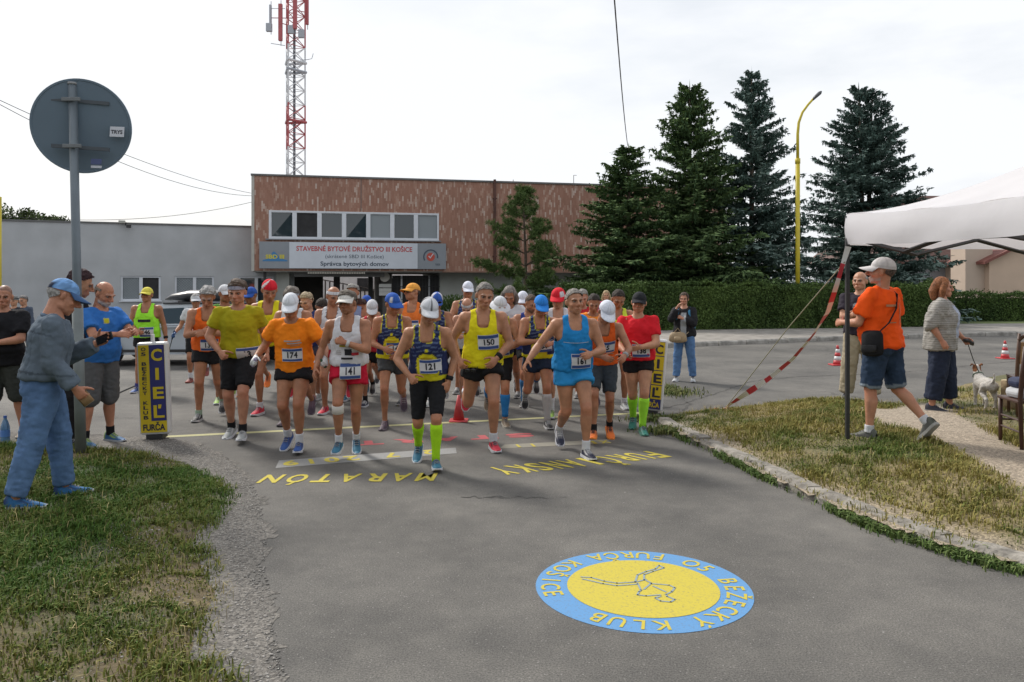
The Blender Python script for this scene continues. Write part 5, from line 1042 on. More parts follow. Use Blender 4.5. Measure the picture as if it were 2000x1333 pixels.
class Fig:
    """skeleton in its own frame: faces -y, left side +x, metres for a 1.75 m figure"""
    def __init__(s, p):
        g = p.get; s.p = p; lean = g('lean', 6); s.Rp = rz_(g('pyaw', 0)) @ ry(g('hipdrop', 0)) @ rx(lean*.35); s.Rc = rz_(g('cyaw', 0)) @ ry(g('side', 0)) @ rx(lean)
        s.fem = g('fem', False); hw = .095 if s.fem else .090; sw = .160 if s.fem else .178; b = g('build', 1.); s.b = b
        i0 = 2; s.fr = [slerp(s.Rp, s.Rc, float(np.clip((z-.97)/.26, 0, 1))) for z in SPZ]; pos = [None]*len(SPZ); pos[i0] = np.array([0, 0, .92])
        for i in range(i0+1, len(SPZ)): pos[i] = pos[i-1]+s.fr[i-1][:, 2]*(SPZ[i]-SPZ[i-1])
        for i in range(i0-1, -1, -1): pos[i] = pos[i+1]-s.fr[i][:, 2]*(SPZ[i+1]-SPZ[i])
        s.pos = np.array(pos); s.fra = np.array(s.fr); s.J = {}; s.M = {}
        for k, sg in (('R', -1), ('L', 1)):
            th, ab, kn, fp = g('leg'+k, (0, 4, 3, 0)); hip = s.w(sg*hw, .0, .92); Mt = s.Rp @ rx(-lean*.35) @ ry(-sg*ab) @ rx(-th); kne = hip-Mt[:, 2]*.425; Ms = Mt @ rx(kn); an = kne-Ms[:, 2]*.405
            Mf = rz_(g('pyaw', 0)+sg*g('toe', 7)) @ rx(fp); s.J['hip'+k], s.J['knee'+k], s.J['ank'+k] = hip, kne, an; s.M['th'+k], s.M['sh'+k], s.M['ft'+k] = Mt, Ms, Mf
            a, ab, ro, el = g('arm'+k, (5, 8, 5, 15))[:4]; sh = s.w(sg*sw*(.5+.5*b), .008, 1.405); Mu = s.Rc @ rx(-lean*.6) @ ry(-sg*ab) @ rx(-a) @ rz_(-sg*ro); e = sh-Mu[:, 2]*.285; Mfo = Mu @ rx(-el); wr = e-Mfo[:, 2]*.245
            tw = g('arm'+k, (5, 8, 5, 15, 0)); tw = tw[4] if len(tw) > 4 else 0
            s.J['sho'+k], s.J['elb'+k], s.J['wri'+k] = sh, e, wr; s.M['ua'+k], s.M['fa'+k] = Mu, Mfo; s.M['ha'+k] = Mfo @ rz_(sg*tw) @ rx(-g('wrist', 0))
        nk = s.w(0, .012, 1.50); hp, hy, hr = g('head', (8, 0, 0)); s.Mh = rz_(hy) @ rx(hp) @ ry(hr); s.H0 = nk+(s.Rc[:, 2]*.5+s.Mh[:, 2]*.5)*.055; s.nk = nk
        s.hs = g('hs', 1.10)*(.97 if s.fem else 1.)
    def w(s, x, y, z):
        z = float(z); i = int(np.clip(np.searchsorted(SPZ, z)-1, 0, len(SPZ)-2)); 
        M = s.fra[i]; return s.pos[i]+M @ np.array([x, y, z-SPZ[i]])
    def wN(s, A):
        i = np.clip(np.searchsorted(SPZ, A[:, 2])-1, 0, len(SPZ)-2); loc = A.copy(); loc[:, 2] -= SPZ[i]; return s.pos[i]+np.einsum('nij,nj->ni', s.fra[i], loc)
    def rest(s, V):
        """rest coordinates of points: x across, y depth, z height along the spine"""
        d = V[:, None, :]-s.pos[None]; up = np.einsum('nkj,kj->nk', d, s.fra[:, :, 2]); i = np.argmin(np.abs(up-.03)+.05*np.linalg.norm(d, axis=2), axis=1); n = np.arange(len(V))
        l = np.einsum('nij,ni->nj', s.fra[i], d[n, i]); l[:, 2] += SPZ[i]; return l
    def torso(s, g, off=0., zlo=0., zhi=2., loose=0., n=18, end=.5):
        C, X, Y, A, B = [], [], [], [], []; bl = s.p.get('belly', 0.)
        prof = [q for q in TORSO if zlo <= q[0] <= zhi]
        def interp(z): return [np.interp(z, [q[0] for q in TORSO], [q[k] for q in TORSO]) for k in (1, 2, 3)]
        zs = [q[0] for q in prof]
        if zlo > 0 and (not zs or zs[0] > zlo+.01): zs = [zlo]+zs
        if zhi < 2 and zs[-1] < zhi-.01: zs = zs+[zhi]
        for z in zs:
            a, b, oy = interp(max(z, .90) if zlo > 0 else z); fem = 1.
            if s.fem: a *= (1.07 if z < 1.0 else .90 if z > 1.05 else .98); b *= 1.0
            a *= s.b; b *= s.b; bb = bl*math.exp(-((z-1.07)/.10)**2); b += bb*.5; oy -= bb*.5; a += bb*.35
            if s.fem and 1.16 < z < 1.34: b += .02; oy -= .018
            if loose and z < 1.22: a = max(a, .158*s.b+loose*.5); b = max(b, .112*s.b+loose*.5+bb*.3)
            if loose and z < 1.06: a += .016; b += .016
            C.append(s.w(0, oy, z)); i = int(np.clip(np.searchsorted(SPZ, z)-1, 0, len(SPZ)-1)); X.append(s.fra[i][:, 0]); Y.append(s.fra[i][:, 1]); A.append(a+off); B.append(b+off)
        g.rings(C, X, Y, A, B, n, end)
    def prof(s, P, k): return [(t, a*k, b*k, ox, oy) for t, a, b, ox, oy in P]
    def body(s):
        g = Geo(); s.torso(g); lb = .5+.5*s.b; lb *= s.p.get('limb', 1.)
        for k, sg in (('R', -1), ('L', 1)):
            J, M = s.J, s.M; g.limb(J['hip'+k], J['knee'+k], M['th'+k], s.prof(TH_P, lb)); g.limb(J['knee'+k], J['ank'+k], M['sh'+k], s.prof(SH_P, lb)); g.ell(J['knee'+k]+M['th'+k] @ np.array([0, -.006, 0]), (.053*lb, .056*lb, .058*lb), M['th'+k])
            g.limb(J['sho'+k], J['elb'+k], M['ua'+k], s.prof(UA_P, lb)); g.limb(J['elb'+k], J['wri'+k], M['fa'+k], s.prof(FA_P, lb), n=12); g.ell(J['elb'+k], (.038*lb, .041*lb, .04*lb), M['ua'+k]); g.ell(J['sho'+k], (.056*lb, .060*lb, .060*lb), M['ua'+k])
            g.tube([s.w(sg*.03, .018, 1.455), s.w(sg*.10, .012, 1.432), J['sho'+k]], [.045, .052, .052]); g.ell(s.w(sg*.075*s.b, -.075*s.b, 1.30), (.07, .035, .055), s.Rc); g.ell(s.w(sg*.07, .055*s.b, .90), (.075*s.b, .07*s.b, .075), s.Rp)
            Mf = M['ft'+k]; a = J['ank'+k]; g.tube([a+Mf @ np.array(q) for q in ((0, .035, -.045), (0, -.02, -.04), (0, -.09, -.06), (0, -.15, -.068))], [.034, .036, .034, .022])
        g.tube([s.w(0, .015, 1.42), s.nk, s.H0+s.Mh @ np.array([0, .016, .03])], [.062*lb, .056*lb, .055*lb], 14)
        return g.arr()
    def top(s, off, hem, sleeve, loose, fsl=0.):
        """sleeve: fraction of the upper arm (0 none, 1 elbow, up to 2 wrist)"""
        g = Geo(); s.torso(g, off, hem, 1.445 if not sleeve else 1.452, loose, end=.12); lb = .5+.5*s.b; lb *= s.p.get('limb', 1.)
        for k, sg in (('R', -1), ('L', 1)):
            if sleeve:
                J, M = s.J, s.M; g.tube([s.w(sg*.05, .016, 1.435), s.w(sg*.10, .012, 1.428), J['sho'+k]], [.045+off*.5, .053+off*.6, .053+off*.6]); g.ell(J['sho'+k], (.054*lb+off*.7, .058*lb+off*.7, .058*lb+off*.7), M['ua'+k])
                t1 = min(sleeve, 1.); q = [(t*t1, np.interp(t*t1, [r[0] for r in UA_P], [r[1] for r in UA_P])*lb+fsl*t, np.interp(t*t1, [r[0] for r in UA_P], [r[2] for r in UA_P])*lb+fsl*t, 0, 0) for t in (0, .3, .6, 1)]; g.limb(J['sho'+k], J['elb'+k], M['ua'+k], q, off, .05)
                if sleeve > 1:
                    t2 = sleeve-1; g.ell(J['elb'+k], (.042*lb+off, .045*lb+off, .046*lb+off), M['ua'+k]); q = [(t*t2, .039*lb-.006*t+fsl, .042*lb-.006*t+fsl, 0, 0) for t in (0, .3, .6, 1)]; g.limb(J['elb'+k], J['wri'+k], M['fa'+k], q, off, .05)
            else: g.tube([s.w(sg*.04, .018, 1.452), s.w(sg*.10, .012, 1.430), s.w(sg*.14, .010, 1.415)], [.047+off*.8, .053+off*.8, .053+off*.8])
        return g.arr()
    def bottom(s, off, length, flare, waist=1.03):
        """length: fraction of the thigh (1 knee, 2 ankle)"""
        g = Geo(); s.torso(g, off*.5, .87, waist, end=.3); lb = .5+.5*s.b; lb *= s.p.get('limb', 1.)
        for k, sg in (('R', -1), ('L', 1)):
            J, M = s.J, s.M; t1 = min(length, 1.); q = [(t*t1, np.interp(t*t1, [r[0] for r in TH_P], [r[1] for r in TH_P])*lb+flare*t, np.interp(t*t1, [r[0] for r in TH_P], [r[2] for r in TH_P])*lb+flare*t, 0, -.002) for t in (0, .25, .5, .75, 1)]; g.limb(J['hip'+k], J['knee'+k], M['th'+k], q, off, .04)
            g.ell(s.w(sg*.07, .055*s.b, .90), (.075*s.b+off, .07*s.b+off, .075+off), s.Rp)
            if length > 1:
                t2 = length-1; g.ell(J['knee'+k], (.055*lb+off+flare, .058*lb+off+flare, .06*lb+off), M['th'+k]); q = [(t*t2, np.interp(t*t2, [r[0] for r in SH_P], [r[1] for r in SH_P])*lb*.4+.036+flare, np.interp(t*t2, [r[0] for r in SH_P], [r[2] for r in SH_P])*lb*.4+.038+flare, 0, .006) for t in (0, .25, .5, .75, 1)]; g.limb(J['knee'+k], J['ank'+k], M['sh'+k], q, off, .04)
        return g.arr()
# ---- garment colouring in rest coordinates
YEL = np.array([.66, .60, .02]); NAVY = np.array([.022, .03, .095])
def cut_singlet(r, deep=1.362, wide=.142):
    x = np.abs(r[:, 0]); z = r[:, 2]; neck = (z > deep+.9*x*x/.075*.1+np.where(r[:, 1] > 0, .07, 0)+np.clip(x-.050, 0, 1)*7) & (x < .072)
    arm = x > np.interp(z, [1.20, 1.25, 1.31, 1.38, 1.48], [.30, .180, .148, wide, wide-.008])
    return ~(neck | arm), neck, arm
def col_club(r, cutdist):
    c = np.tile(YEL, (len(r), 1)); x, y, z = r.T; ax = np.abs(x); navy = (z > 1.01) & (cutdist > .026)
    dome = (y < 0) & (z < 1.245-2.2*np.clip(ax-.045, 0, 1)**1.2) & (ax < .105) & (z > .97); c[navy] = NAVY
    wav = navy & (z > 1.2) & (np.abs(((z+.35*ax)*22) % 1-.5) < .13) & (y < 0); c[wav] = (.10, .14, .26)
    c[dome] = YEL*np.array([.97, .92, 1]); rim = (y < 0) & (z < 1.262-2.2*np.clip(ax-.058, 0, 1)**1.2) & (ax < .118) & (z > .97) & ~dome; c[rim] = (.025, .03, .06)
    arc = dome & (z > 1.175) & (z < 1.20) & (ax < .06); c[arc] = (.45, .30, .02)
    emb = (y < 0) & (ax < .018) & (np.abs(z-1.285) < .018); c[emb] = YEL; c[z < 1.01] = YEL
    c[(ax > .105) & (z < 1.2) & (y < .05)] = NAVY; c[(z < .985)] = YEL
    return c
def dist_to(V, mask):
    """distance of kept points to nearest removed point (coarse)"""
    if not mask.any(): return np.full(len(V), 1.)
    B_ = V[mask][::3]; out = np.empty(len(V))
    for i in range(0, len(V), 2000): out[i:i+2000] = np.sqrt(((V[i:i+2000, None]-B_[None])**2).sum(2)).min(1)
    return out
# ---------------------------------------------------------------- dressing a figure
def shoe_mesh(col, acc, sole):
    col, acc, sole = map(np.array, (col, acc, sole)); S_ = [(.080, .018, -.012), (.066, .033, .016), (.035, .038, .030), (.0, .039, .026), (-.035, .041, .006), (-.08, .045, -.022), (-.13, .047, -.038), (-.172, .040, -.049), (-.198, .022, -.058)]
    V = []; C = []; Fc = []; n = 11
    for y, w_, zt in S_:
        for k in range(n):
            a = math.pi*k/(n-1); ca, sa = math.cos(a), math.sin(a); x = -w_*(abs(ca)**.8)*(1 if ca > 0 else -1)*(1-.12*sa); z = -.072+(zt+.072)*(sa**.75); V.append((x, y, z))
            c = col.copy()
            if abs(k-5) <= 1 and -.1 < y < .01: c = acc*.6+col*.2
            if y > .06: c = acc
            if k in (2, 8) and -.1 < y < -.02: c = acc
            C.append(c)
    m = len(S_)
    for i in range(m-1):
        for k in range(n-1): Fc.append((i*n+k, i*n+k+1, (i+1)*n+k+1, (i+1)*n+k))
    Fc += [tuple(range(n)), tuple(range((m-1)*n, m*n))[::-1]]
    SO = [(.086, .020, .004), (.07, .036, 0), (.03, .041, 0), (-.03, .040, 0), (-.09, .048, 0), (-.14, .050, .002), (-.18, .042, .008), (-.207, .022, .018)]; V2 = []; F2 = []
    for y, w_, up in SO:
        for x, z in ((-w_, -.064), (-w_-.002, -.092+up), (w_+.002, -.092+up), (w_, -.064)): V2.append((x, y, z))
    for i in range(len(SO)-1):
        for k in range(4): F2.append((i*4+k, i*4+(k+1) % 4, i*4+4+(k+1) % 4, i*4+4+k))
    F2 += [(3, 2, 1, 0), tuple(range(len(SO)*4-4, len(SO)*4))]
    return np.array(V), Fc, np.array(C), np.array(V2), F2, np.tile(sole, (len(V2), 1))
def cap_geo(kind, col, col2=None, panel=None):
    """cap in head coordinates; returns dome (v,f,c) and visor (v,f,c)"""
    col = np.array(col); col2 = col if col2 is None else np.array(col2); c0 = np.array([0, .014, .105]); r = np.array([.083, .105, .096]); n = 32; rows = 9; V = []; C = []; Fc = []
    lo = {'visor': .118, 'band': .118}.get(kind)
    for i in range(rows+1):
        for k in range(n):
            a = 2*math.pi*k/n; fy = -math.cos(a); fx = math.sin(a); zb = .122-.030*(.5+.5*fy) if kind != 'bucket' else .112
            if kind in ('visor', 'band'): zz_ = zb+(.042 if kind == 'visor' else .035)*i/rows; rel = (zz_-c0[2])/r[2]; q = math.sqrt(max(0, 1-rel*rel))
            else:
                s = i/rows; ph0 = math.asin(np.clip((zb-c0[2])/r[2], -1, 1)); ph = ph0+(math.pi/2*.995-ph0)*s; q = math.cos(ph); zz_ = c0[2]+r[2]*math.sin(ph)
                if kind != 'bandana': q = q**.93
            V.append((c0[0]+r[0]*q*fx, c0[1]+r[1]*q*fy, zz_)); C.append((panel(k/n, i/rows) if panel else col)*(.80 if (i == 1 or (k % 5 == 0 and i > 1)) else 1.))
    for i in range(rows):
        for k in range(n): Fc.append((i*n+k, i*n+(k+1) % n, (i+1)*n+(k+1) % n, (i+1)*n+k))
    V2 = []; F2 = []; C2 = []
    if kind in ('cap', 'visor'):
        m = 14
        for t in range(5):
            for k in range(m+1):
                a = R(-72+144*k/m); ext = .095*(t/4)*math.cos(a*.86)**.8; fx, fy = math.sin(a), -math.cos(a); V2.append((r[0]*1.0*fx*(1+.0*t), c0[1]+r[1]*fy-ext, .121-.018*t/4-.024*(fx*fx)*(t/4+.2))); C2.append(col2)
        nb = len(V2); V2 += [(x, y, z-.005) for x, y, z in V2]; C2 += [c*.8 for c in C2]  # underside of the visor, its shade painted in as a darker colour
        for t in range(4):
            for k in range(m): q = t*(m+1)+k; F2.append((q, q+1, q+m+2, q+m+1)); F2.append((nb+q, nb+q+m+1, nb+q+m+2, nb+q+1))
        for k in range(m): q = 4*(m+1)+k; F2.append((q, q+1, nb+q+1, nb+q))
    elif kind == 'bucket':
        for t in range(4):
            for k in range(n):
                a = 2*math.pi*k/n; e = 1+.55*t/3; V2.append((r[0]*e*math.sin(a), c0[1]-r[1]*(e if math.cos(a) > 0 else 1+.3*t/3)*math.cos(a), .113-.035*t/3-.008*math.cos(a)*t/3)); C2.append(col2)
        for t in range(3):
            for k in range(n): F2.append((t*n+k, t*n+(k+1) % n, (t+1)*n+(k+1) % n, (t+1)*n+k))
    return (np.array(V), Fc, np.array(C)), (np.array(V2), F2, np.array(C2) if len(C2) else None)
def hairmask(V, kind):
    x, y, z = V.T; ear = (np.abs(x) > .070) & (np.abs(y-.008) < .024) & (z < .105)
    line = np.interp(y, [-.10, -.055, -.02, .0, .03, .09], [.160, .150, .118, .088, .062, .012])
    if kind == 'bald': return (z > line) & (z < .135) & (y > -.02) & ~ear
    if kind == 'reced': return (z > line+.025*(y < -.02)) & ~ear & ((np.abs(x) > .03) | (y > -.035) | (z > .175))
    return (z > line) & ~ear
SPECS = []
def person(**k):
    r = np.random.default_rng(sum(map(ord, k['label']))+3)
    if k.get('vox', .012) > .0142:
        for q in ('armR', 'armL'):
            if q in k['pose']: a = list(k['pose'][q]); a[0] += r.uniform(-14, 12); a[1] += r.uniform(-5, 8); a[2] += r.uniform(-16, 12); a[3] += r.uniform(-22, 14); k['pose'][q] = tuple(a)
        for q in ('legR', 'legL'):
            if q in k['pose']: a = list(k['pose'][q]); d_ = r.uniform(-6, 6); a[0] += d_; a[2] = max(2, a[2]+d_+r.uniform(-3, 8)); k['pose'][q] = tuple(a)
        h = k['pose'].get('head', (5, 0, 0)); k['pose']['head'] = (h[0]+r.uniform(-7, 6), h[1]+r.uniform(-14, 14), h[2]+r.uniform(-6, 6)); k.setdefault('build', r.uniform(1.0, 1.18)); k.setdefault('limb', r.uniform(.98, 1.12)); k['pose'].setdefault('cyaw', r.uniform(-8, 8))
    k.setdefault('build', 1.09); k.setdefault('limb', 1.07)
    SPECS.append(k)
def build_people():
    figs = []; jobs = []
    for sp in SPECS:
        f = Fig(sp['pose'] | {q: sp[q] for q in ('build', 'belly', 'fem', 'limb', 'hs') if q in sp}); vox = sp.get('vox', .012); idx = {}
        idx['body'] = len(jobs); jobs.append((*f.body(), vox, 2))
        t = sp.get('top')
        if t: idx['top'] = len(jobs); jobs.append((*f.top(t.get('off', .013), t.get('hem', .93), t.get('sleeve', 0), t.get('loose', .012), t.get('fsl', .01)), vox, 2))
        b = sp.get('bot')
        if b: idx['bot'] = len(jobs); jobs.append((*f.bottom(b.get('off', .012), b.get('len', .5), b.get('flare', .012), b.get('waist', 1.03)), vox, 2))
        if sp.get('hair') in ('bob', 'tail', 'long'):
            g = Geo(); M = f.Mh; H = f.H0; k_ = f.hs; q = lambda *a: H+M @ (np.array(a)*k_)
            g.ell(q(0, .022, .112), np.array((.090, .103, .098))*k_, M)
            if sp['hair'] == 'bob': [g.tube([q(s*.075, .005, .12), q(s*.095, .015, .03), q(s*.092, .02, -.06)], [.035, .045, .03]) for s in (-1, 1)]; g.tube([q(0, .08, .1), q(0, .10, .01), q(0, .08, -.07)], [.08, .09, .07], 12, .7)
            if sp['hair'] == 'tail': g.tube([q(0, .11, .11), q(0, .15, .08), q(.01, .14, .0), q(.02, .12, -.06)], [.025, .03, .027, .01])
            if sp['hair'] == 'long': [g.tube([q(s*.07, .03, .1), q(s*.085, .05, .0), q(s*.08, .04, -.1)], [.035, .045, .03]) for s in (-1, 1)]; g.tube([q(0, .08, .1), q(0, .09, .0), q(0, .08, -.13)], [.07, .075, .05], 12, .6)
            idx['hair'] = len(jobs); jobs.append((*g.arr(), max(.009, vox*.7), 2))
        figs.append((sp, f, idx))
    res = remesh_all(jobs)
    for sp, f, idx in figs: dress(sp, f, {k: res[i] for k, i in idx.items()})
def dress(sp, f, res):
    lo = sp.get('vox', .012) > .0165; M, H0, hs = f.Mh, f.H0, f.hs; skin = np.array(sp.get('skin', (.40, .225, .15)))*np.array([1.0, .86, .74]); hc = np.array(sp.get('haircol', (.06, .045, .035)))
    # --- placement
    def shoepts(k): return np.array([f.J['ank'+k]+f.M['ft'+k] @ np.array(q) for q in ((0, .08, -.09), (.04, -.10, -.092), (-.04, -.10, -.092), (0, -.2, -.076), (0, .03, -.092))])
    allp = np.concatenate([shoepts('R'), shoepts('L')]); zmin = allp[:, 2].min(); top = (H0+M @ np.array([0, .014, .197*hs])); hz = max(top[2], (H0+M @ np.array([0, .1, .15*hs]))[2])-zmin
    if sp.get('cap') and sp['cap'][0] != 'visor': hz += .012
    yaw = sp.get('yaw', 0); Z = rz_(yaw); px, pyh, pyf = sp['at']; zg = sp.get('zg', 0.); d = (CAMH-zg)*F/(pyf-HOR)
    if callable(zg): pass
    low = allp[np.argmin(allp[:, 2])]; hd = Z @ (H0+M @ np.array([0, 0, .1])); lw = Z @ low
    dh = d+(hd[1]-lw[1])                                  # depth of the head
    want = CAMH+(HOR-pyh)/F*dh-zg; sc = float(np.clip(want/hz, .84, 1.14)); sp['_sc'] = sc
    hx = (px-1000)/F*dh; rx_ = hx-hd[0]*sc; ry_ = d-lw[1]*sc
    root = empty('person', (rx_, ry_, zg), sp['label'], 'person', R(yaw), sp.get('group')); root.scale = (sc, sc, sc); dzv = np.array([0, 0, -zmin])
    mk = lambda name, V, Fc, m, cols, par=root, smooth=True: mesh(name, V+dzv, Fc, m, par, smooth, cols)
    # --- body
    V, Q, NN = res['body']; V = V.copy(); r = f.rest(V)
    tp, bt = sp.get('top'), sp.get('bot')
    segs = [('hip', 'knee'), ('knee', 'ank'), ('sho', 'elb'), ('elb', 'wri')]; cl = np.full(len(V), -1); best = np.full(len(V), 9.); tt = np.zeros(len(V))
    for i, (a, b) in enumerate(segs):
        for k in 'RL':
            A, B_ = f.J[a+k], f.J[b+k]; ab = B_-A; t = np.clip(((V-A) @ ab)/(ab @ ab), 0, 1); dd = np.linalg.norm(V-(A+t[:, None]*ab), axis=1)/(.09, .055, .055, .045)[i]; m = dd < best; best[m] = dd[m]; cl[m] = i; tt[m] = t[m]
    tor = (best > 1.15) & (r[:, 2] > .84) | ((np.abs(r[:, 0]) < .13) & (r[:, 2] > .98) & (r[:, 2] < 1.40) & (np.abs(r[:, 1]) < .13) & (best > .9))
    shr = np.zeros(len(V))
    if tp: shr[tor & (r[:, 2] < 1.36) & (np.abs(r[:, 0]) < .12) & (r[:, 2] > 1.2)] = .012; shr[tor & (r[:, 2] < 1.26) & (r[:, 2] > tp.get('hem', .93)+.03)] = .012; 
    if tp and tp.get('sleeve'): shr[(cl == 2) & (tt < min(1, tp['sleeve'])-.12)] = .007; shr[tor & (r[:, 2] < 1.39) & (r[:, 2] > 1.0)] = .012
    if tp and tp.get('sleeve', 0) > 1: shr[(cl == 3) & (tt < tp['sleeve']-1-.1)] = .006
    if bt: shr[(cl == 0) & (tt < min(1, bt.get('len', .5))-.12)] = .009; shr[tor & (r[:, 2] < 1.0)] = .012
    if bt and bt.get('len', .5) > 1: shr[(cl == 1) & (tt < bt['len']-1-.1)] = .006
    V -= NN*shr[:, None]
    cols = np.tile(skin, (len(V), 1)); cols *= (1+.12*vnoise(V, 7, 3)+.07*vnoise(V, 22, 4))[:, None]
    if tp and not tp.get('sleeve'): cols[(cl == 2) & (tt < .25)] *= 1.06
    ks = (cl == 0) & (tt > .9) | (cl == 1) & (tt < .1); cols[ks] *= np.array([1.02, .92, .9]); cols = np.clip(cols, 0, 1)
    parts = [(V, Q, cols)]
    HV, HQ, HN = HEADS['lo' if lo else ('f' if f.fem else 'm')]; hcol = head_cols(HV, skin*sp.get('face', 1.), hc, sp.get('beard'), True, sp.get('stubble', 0.)); rs_ = np.random.default_rng(sum(map(ord, sp['label']))); hx_ = sp.get('hw', rs_.uniform(.94, 1.07)); q_ = rs_.uniform(-1, 1, 6); low_ = np.clip((.06-HV[:, 2])/.08, 0, 1)
    HVs = HV.copy(); HVs[:, 0] *= 1+.10*q_[0]*low_*(HV[:, 1] < .01); HVs[:, 2] += -.010*(q_[1]+.3)*low_*(HV[:, 1] < .0)*np.clip(-HV[:, 1]/.05, 0, 1); ns_ = np.exp(-(HV[:, 0]/.02)**2-((HV[:, 2]-.055)/.025)**2)*(HV[:, 1] < -.08); HVs[:, 1] -= .009*(q_[2]+.4)*ns_; HVs[:, 0] *= 1+.22*q_[3]*ns_; ck_ = np.exp(-((np.abs(HV[:, 0])-.05)/.02)**2-((HV[:, 2]-.025)/.025)**2)*(HV[:, 1] < 0); HVs[:, 0] *= 1+.10*(q_[4]-.2)*ck_
    HVs = HVs*np.array([hx_, 1, 1])
    toW = lambda A: H0+(A*hs) @ M.T
    if sp.get('hair') in ('buzz',): mk_ = hairmask(HV, 'short'); hcol[mk_] = hcol[mk_]*.45+hc*.55
    parts.append((toW(HVs), HQ, hcol))
    for s in (-1, 1):
        ev, ef = ball((s*.031*hx_, -.0775, .083), .0108, 8); ec = np.tile([.24, .21, .19], (len(ev), 1)); fm = (ev[:, 1] < -.0855) & (np.abs(ev[:, 0]-s*.031*hx_) < .008); ec[fm] = (.03, .022, .018); ec[ev[:, 2] > .0875] = skin*.75; parts.append((toW(ev), np.array([q for q in ef if len(q) == 4]), ec))
    for k, sg in (('R', -1), ('L', 1)):
        hp = sp.get('hand'+k, 'relax'); a, b, _ = (HANDS_LO if lo else HANDS)[hp]; a = a.copy(); 
        if sg > 0: a[:, 0] *= -1; b = b[:, ::-1]
        gcol = np.tile(np.array(sp['gloves']), (len(a), 1)) if 'gloves' in sp else np.tile(skin*np.array([1.02, .96, .95]), (len(a), 1)); parts.append((f.J['wri'+k]+(a*(1.12 if 'gloves' in sp else 1.)) @ f.M['ha'+k].T, b, gcol))
    n = 0; VV = []; QQ = []; CC = []
    for v, q, c in parts: VV.append(v); QQ.append(q+n); CC.append(c); n += len(v)
    body = mk('body', np.concatenate(VV), np.concatenate(QQ), M_SKIN, np.concatenate(CC))
    # --- hair
    ht = sp.get('hair', 'short'); capk = sp['cap'][0] if sp.get('cap') else None
    if 'hair' in res:
        v, q, nn = res['hair']; l = ((v-H0) @ M)/hs; keep = ~((l[:, 1] < -.045) & (l[:, 2] < .150-.06*np.clip((np.abs(l[:, 0])-.045)/.03, 0, 1)))
        us, q2 = subset(v, q, keep); v2 = v[us]; v2 = v2+nn[us]*(.0018*vnoise(v2*np.array([1, 1, .1]), 70, 5))[:, None]; mk('hair', v2, q2, M_HAIR, np.tile(hc, (len(us), 1))*(1+.35*vnoise(v2*np.array([1, 1, .1]), 60, 8))[:, None].clip(.5, 1.6))
    elif ht in ('short', 'bald', 'reced', 'thick'):
        m = hairmask(HV, ht)
        if capk in ('cap', 'bandana', 'bucket'): m &= HV[:, 2] < .096
        us, q2 = subset(HV, HQ, m); amp = {'short': .010, 'bald': .006, 'reced': .008, 'thick': .019}[ht]
        if len(us):
            v2 = HVs[us]+HN[us]*(amp*(.75+.45*vnoise(HV[us], 55, 4))*np.clip((HV[us][:, 2]+.02)/.08, .25, 1))[:, None]+HN[us]*.002
            if ht == 'thick': v2[:, 1] -= .012*np.clip((v2[:, 2]-.14)/.05, 0, 1)*(v2[:, 1] < 0)
            mk('hair', toW(v2), q2, M_HAIR, (np.tile(hc, (len(us), 1))*(1+.35*vnoise(HV[us]*np.array([1, .4, 1]), 80, 9))[:, None]).clip(0, 1))
    # --- headgear
    if sp.get('cap'):
        kind, c1 = sp['cap'][:2]; c2 = sp['cap'][2] if len(sp['cap']) > 2 else None; pn = sp['cap'][3] if len(sp['cap']) > 3 else None; back = sp.get('capyaw', 0); (v, q, c), (v2, q2, cc2) = cap_geo(kind, c1, c2, pn)
        Rk = rz_(back) @ rx(sp.get('captilt', 0)); pv = np.array([0, .014, .11]); tf = lambda a: toW((a-pv) @ Rk.T+pv)
        nm = {'cap': 'cap', 'visor': 'sun_visor', 'band': 'headband', 'bandana': 'bandana', 'bucket': 'bucket_hat'}[kind]; co = mk(nm, tf(v*np.array([hx_, 1, 1])), q, M_CLOTH, c)
        if len(v2): mk('brim', tf(v2*np.array([hx_, 1, 1])), q2, M_CLOTH, cc2, co)
        if kind == 'bandana':
            g = Geo(); g.tube([(0, .11, .09), (.02, .14, .07), (.03, .145, .0)], [.02, .022, .008], 8, .4); a, b = g.arr(); mk('bandana_tail', tf(a), b, M_CLOTH, np.tile(np.array(c1), (len(a), 1)), co)
    if sp.get('glasses'):
        zo, yo = sp['glasses'] if isinstance(sp['glasses'], tuple) else (.083, 0); g = Geo(); [g.ell((s*.031, -.097+yo, zo), (.026, .006, .017)) for s in (-1, 1)]; [g.tube([(s*.055, -.092+yo, zo+.004), (s*.074, -.06+yo, zo+.004), (s*.081, .01+yo, zo+.002)], [.003]*3, 6) for s in (-1, 1)]; g.tube([(-.01, -.103+yo, zo+.004), (.01, -.103+yo, zo+.004)], [.003, .003], 6)
        a, b = g.arr(); mk('sunglasses', toW(a), b, M_LENS, None)
    # --- top
    tv = None
    if tp:
        v, q, nn = res['top']; r = f.rest(v); am = np.min([np.linalg.norm(v-f.J['sho'+k], axis=1) for k in 'RL'], axis=0); c = np.tile(np.array(tp['col'], float), (len(v), 1)); keep = np.ones(len(v), bool)
        wr = tp.get('wrinkle', .0075); v = v+nn*(wr*vnoise(v*np.array([1, 1, .6]), 16, sum(map(ord, sp['label'])) % 97)+wr*.9*(.5-np.abs(vnoise(v*np.array([1., 1, .7]), 13, 7+sum(map(ord, sp['label'])) % 13)))+wr*.4*vnoise(v*np.array([1., 1, 1.6]), 34, 7))[:, None]
        cr_ = tp.get('crease', .0022); v = v+nn*(cr_*(.5-np.abs(vnoise(v*np.array([1., 1, 1.7]), 25, sum(map(ord, sp['label'])) % 31)))*2)[:, None]
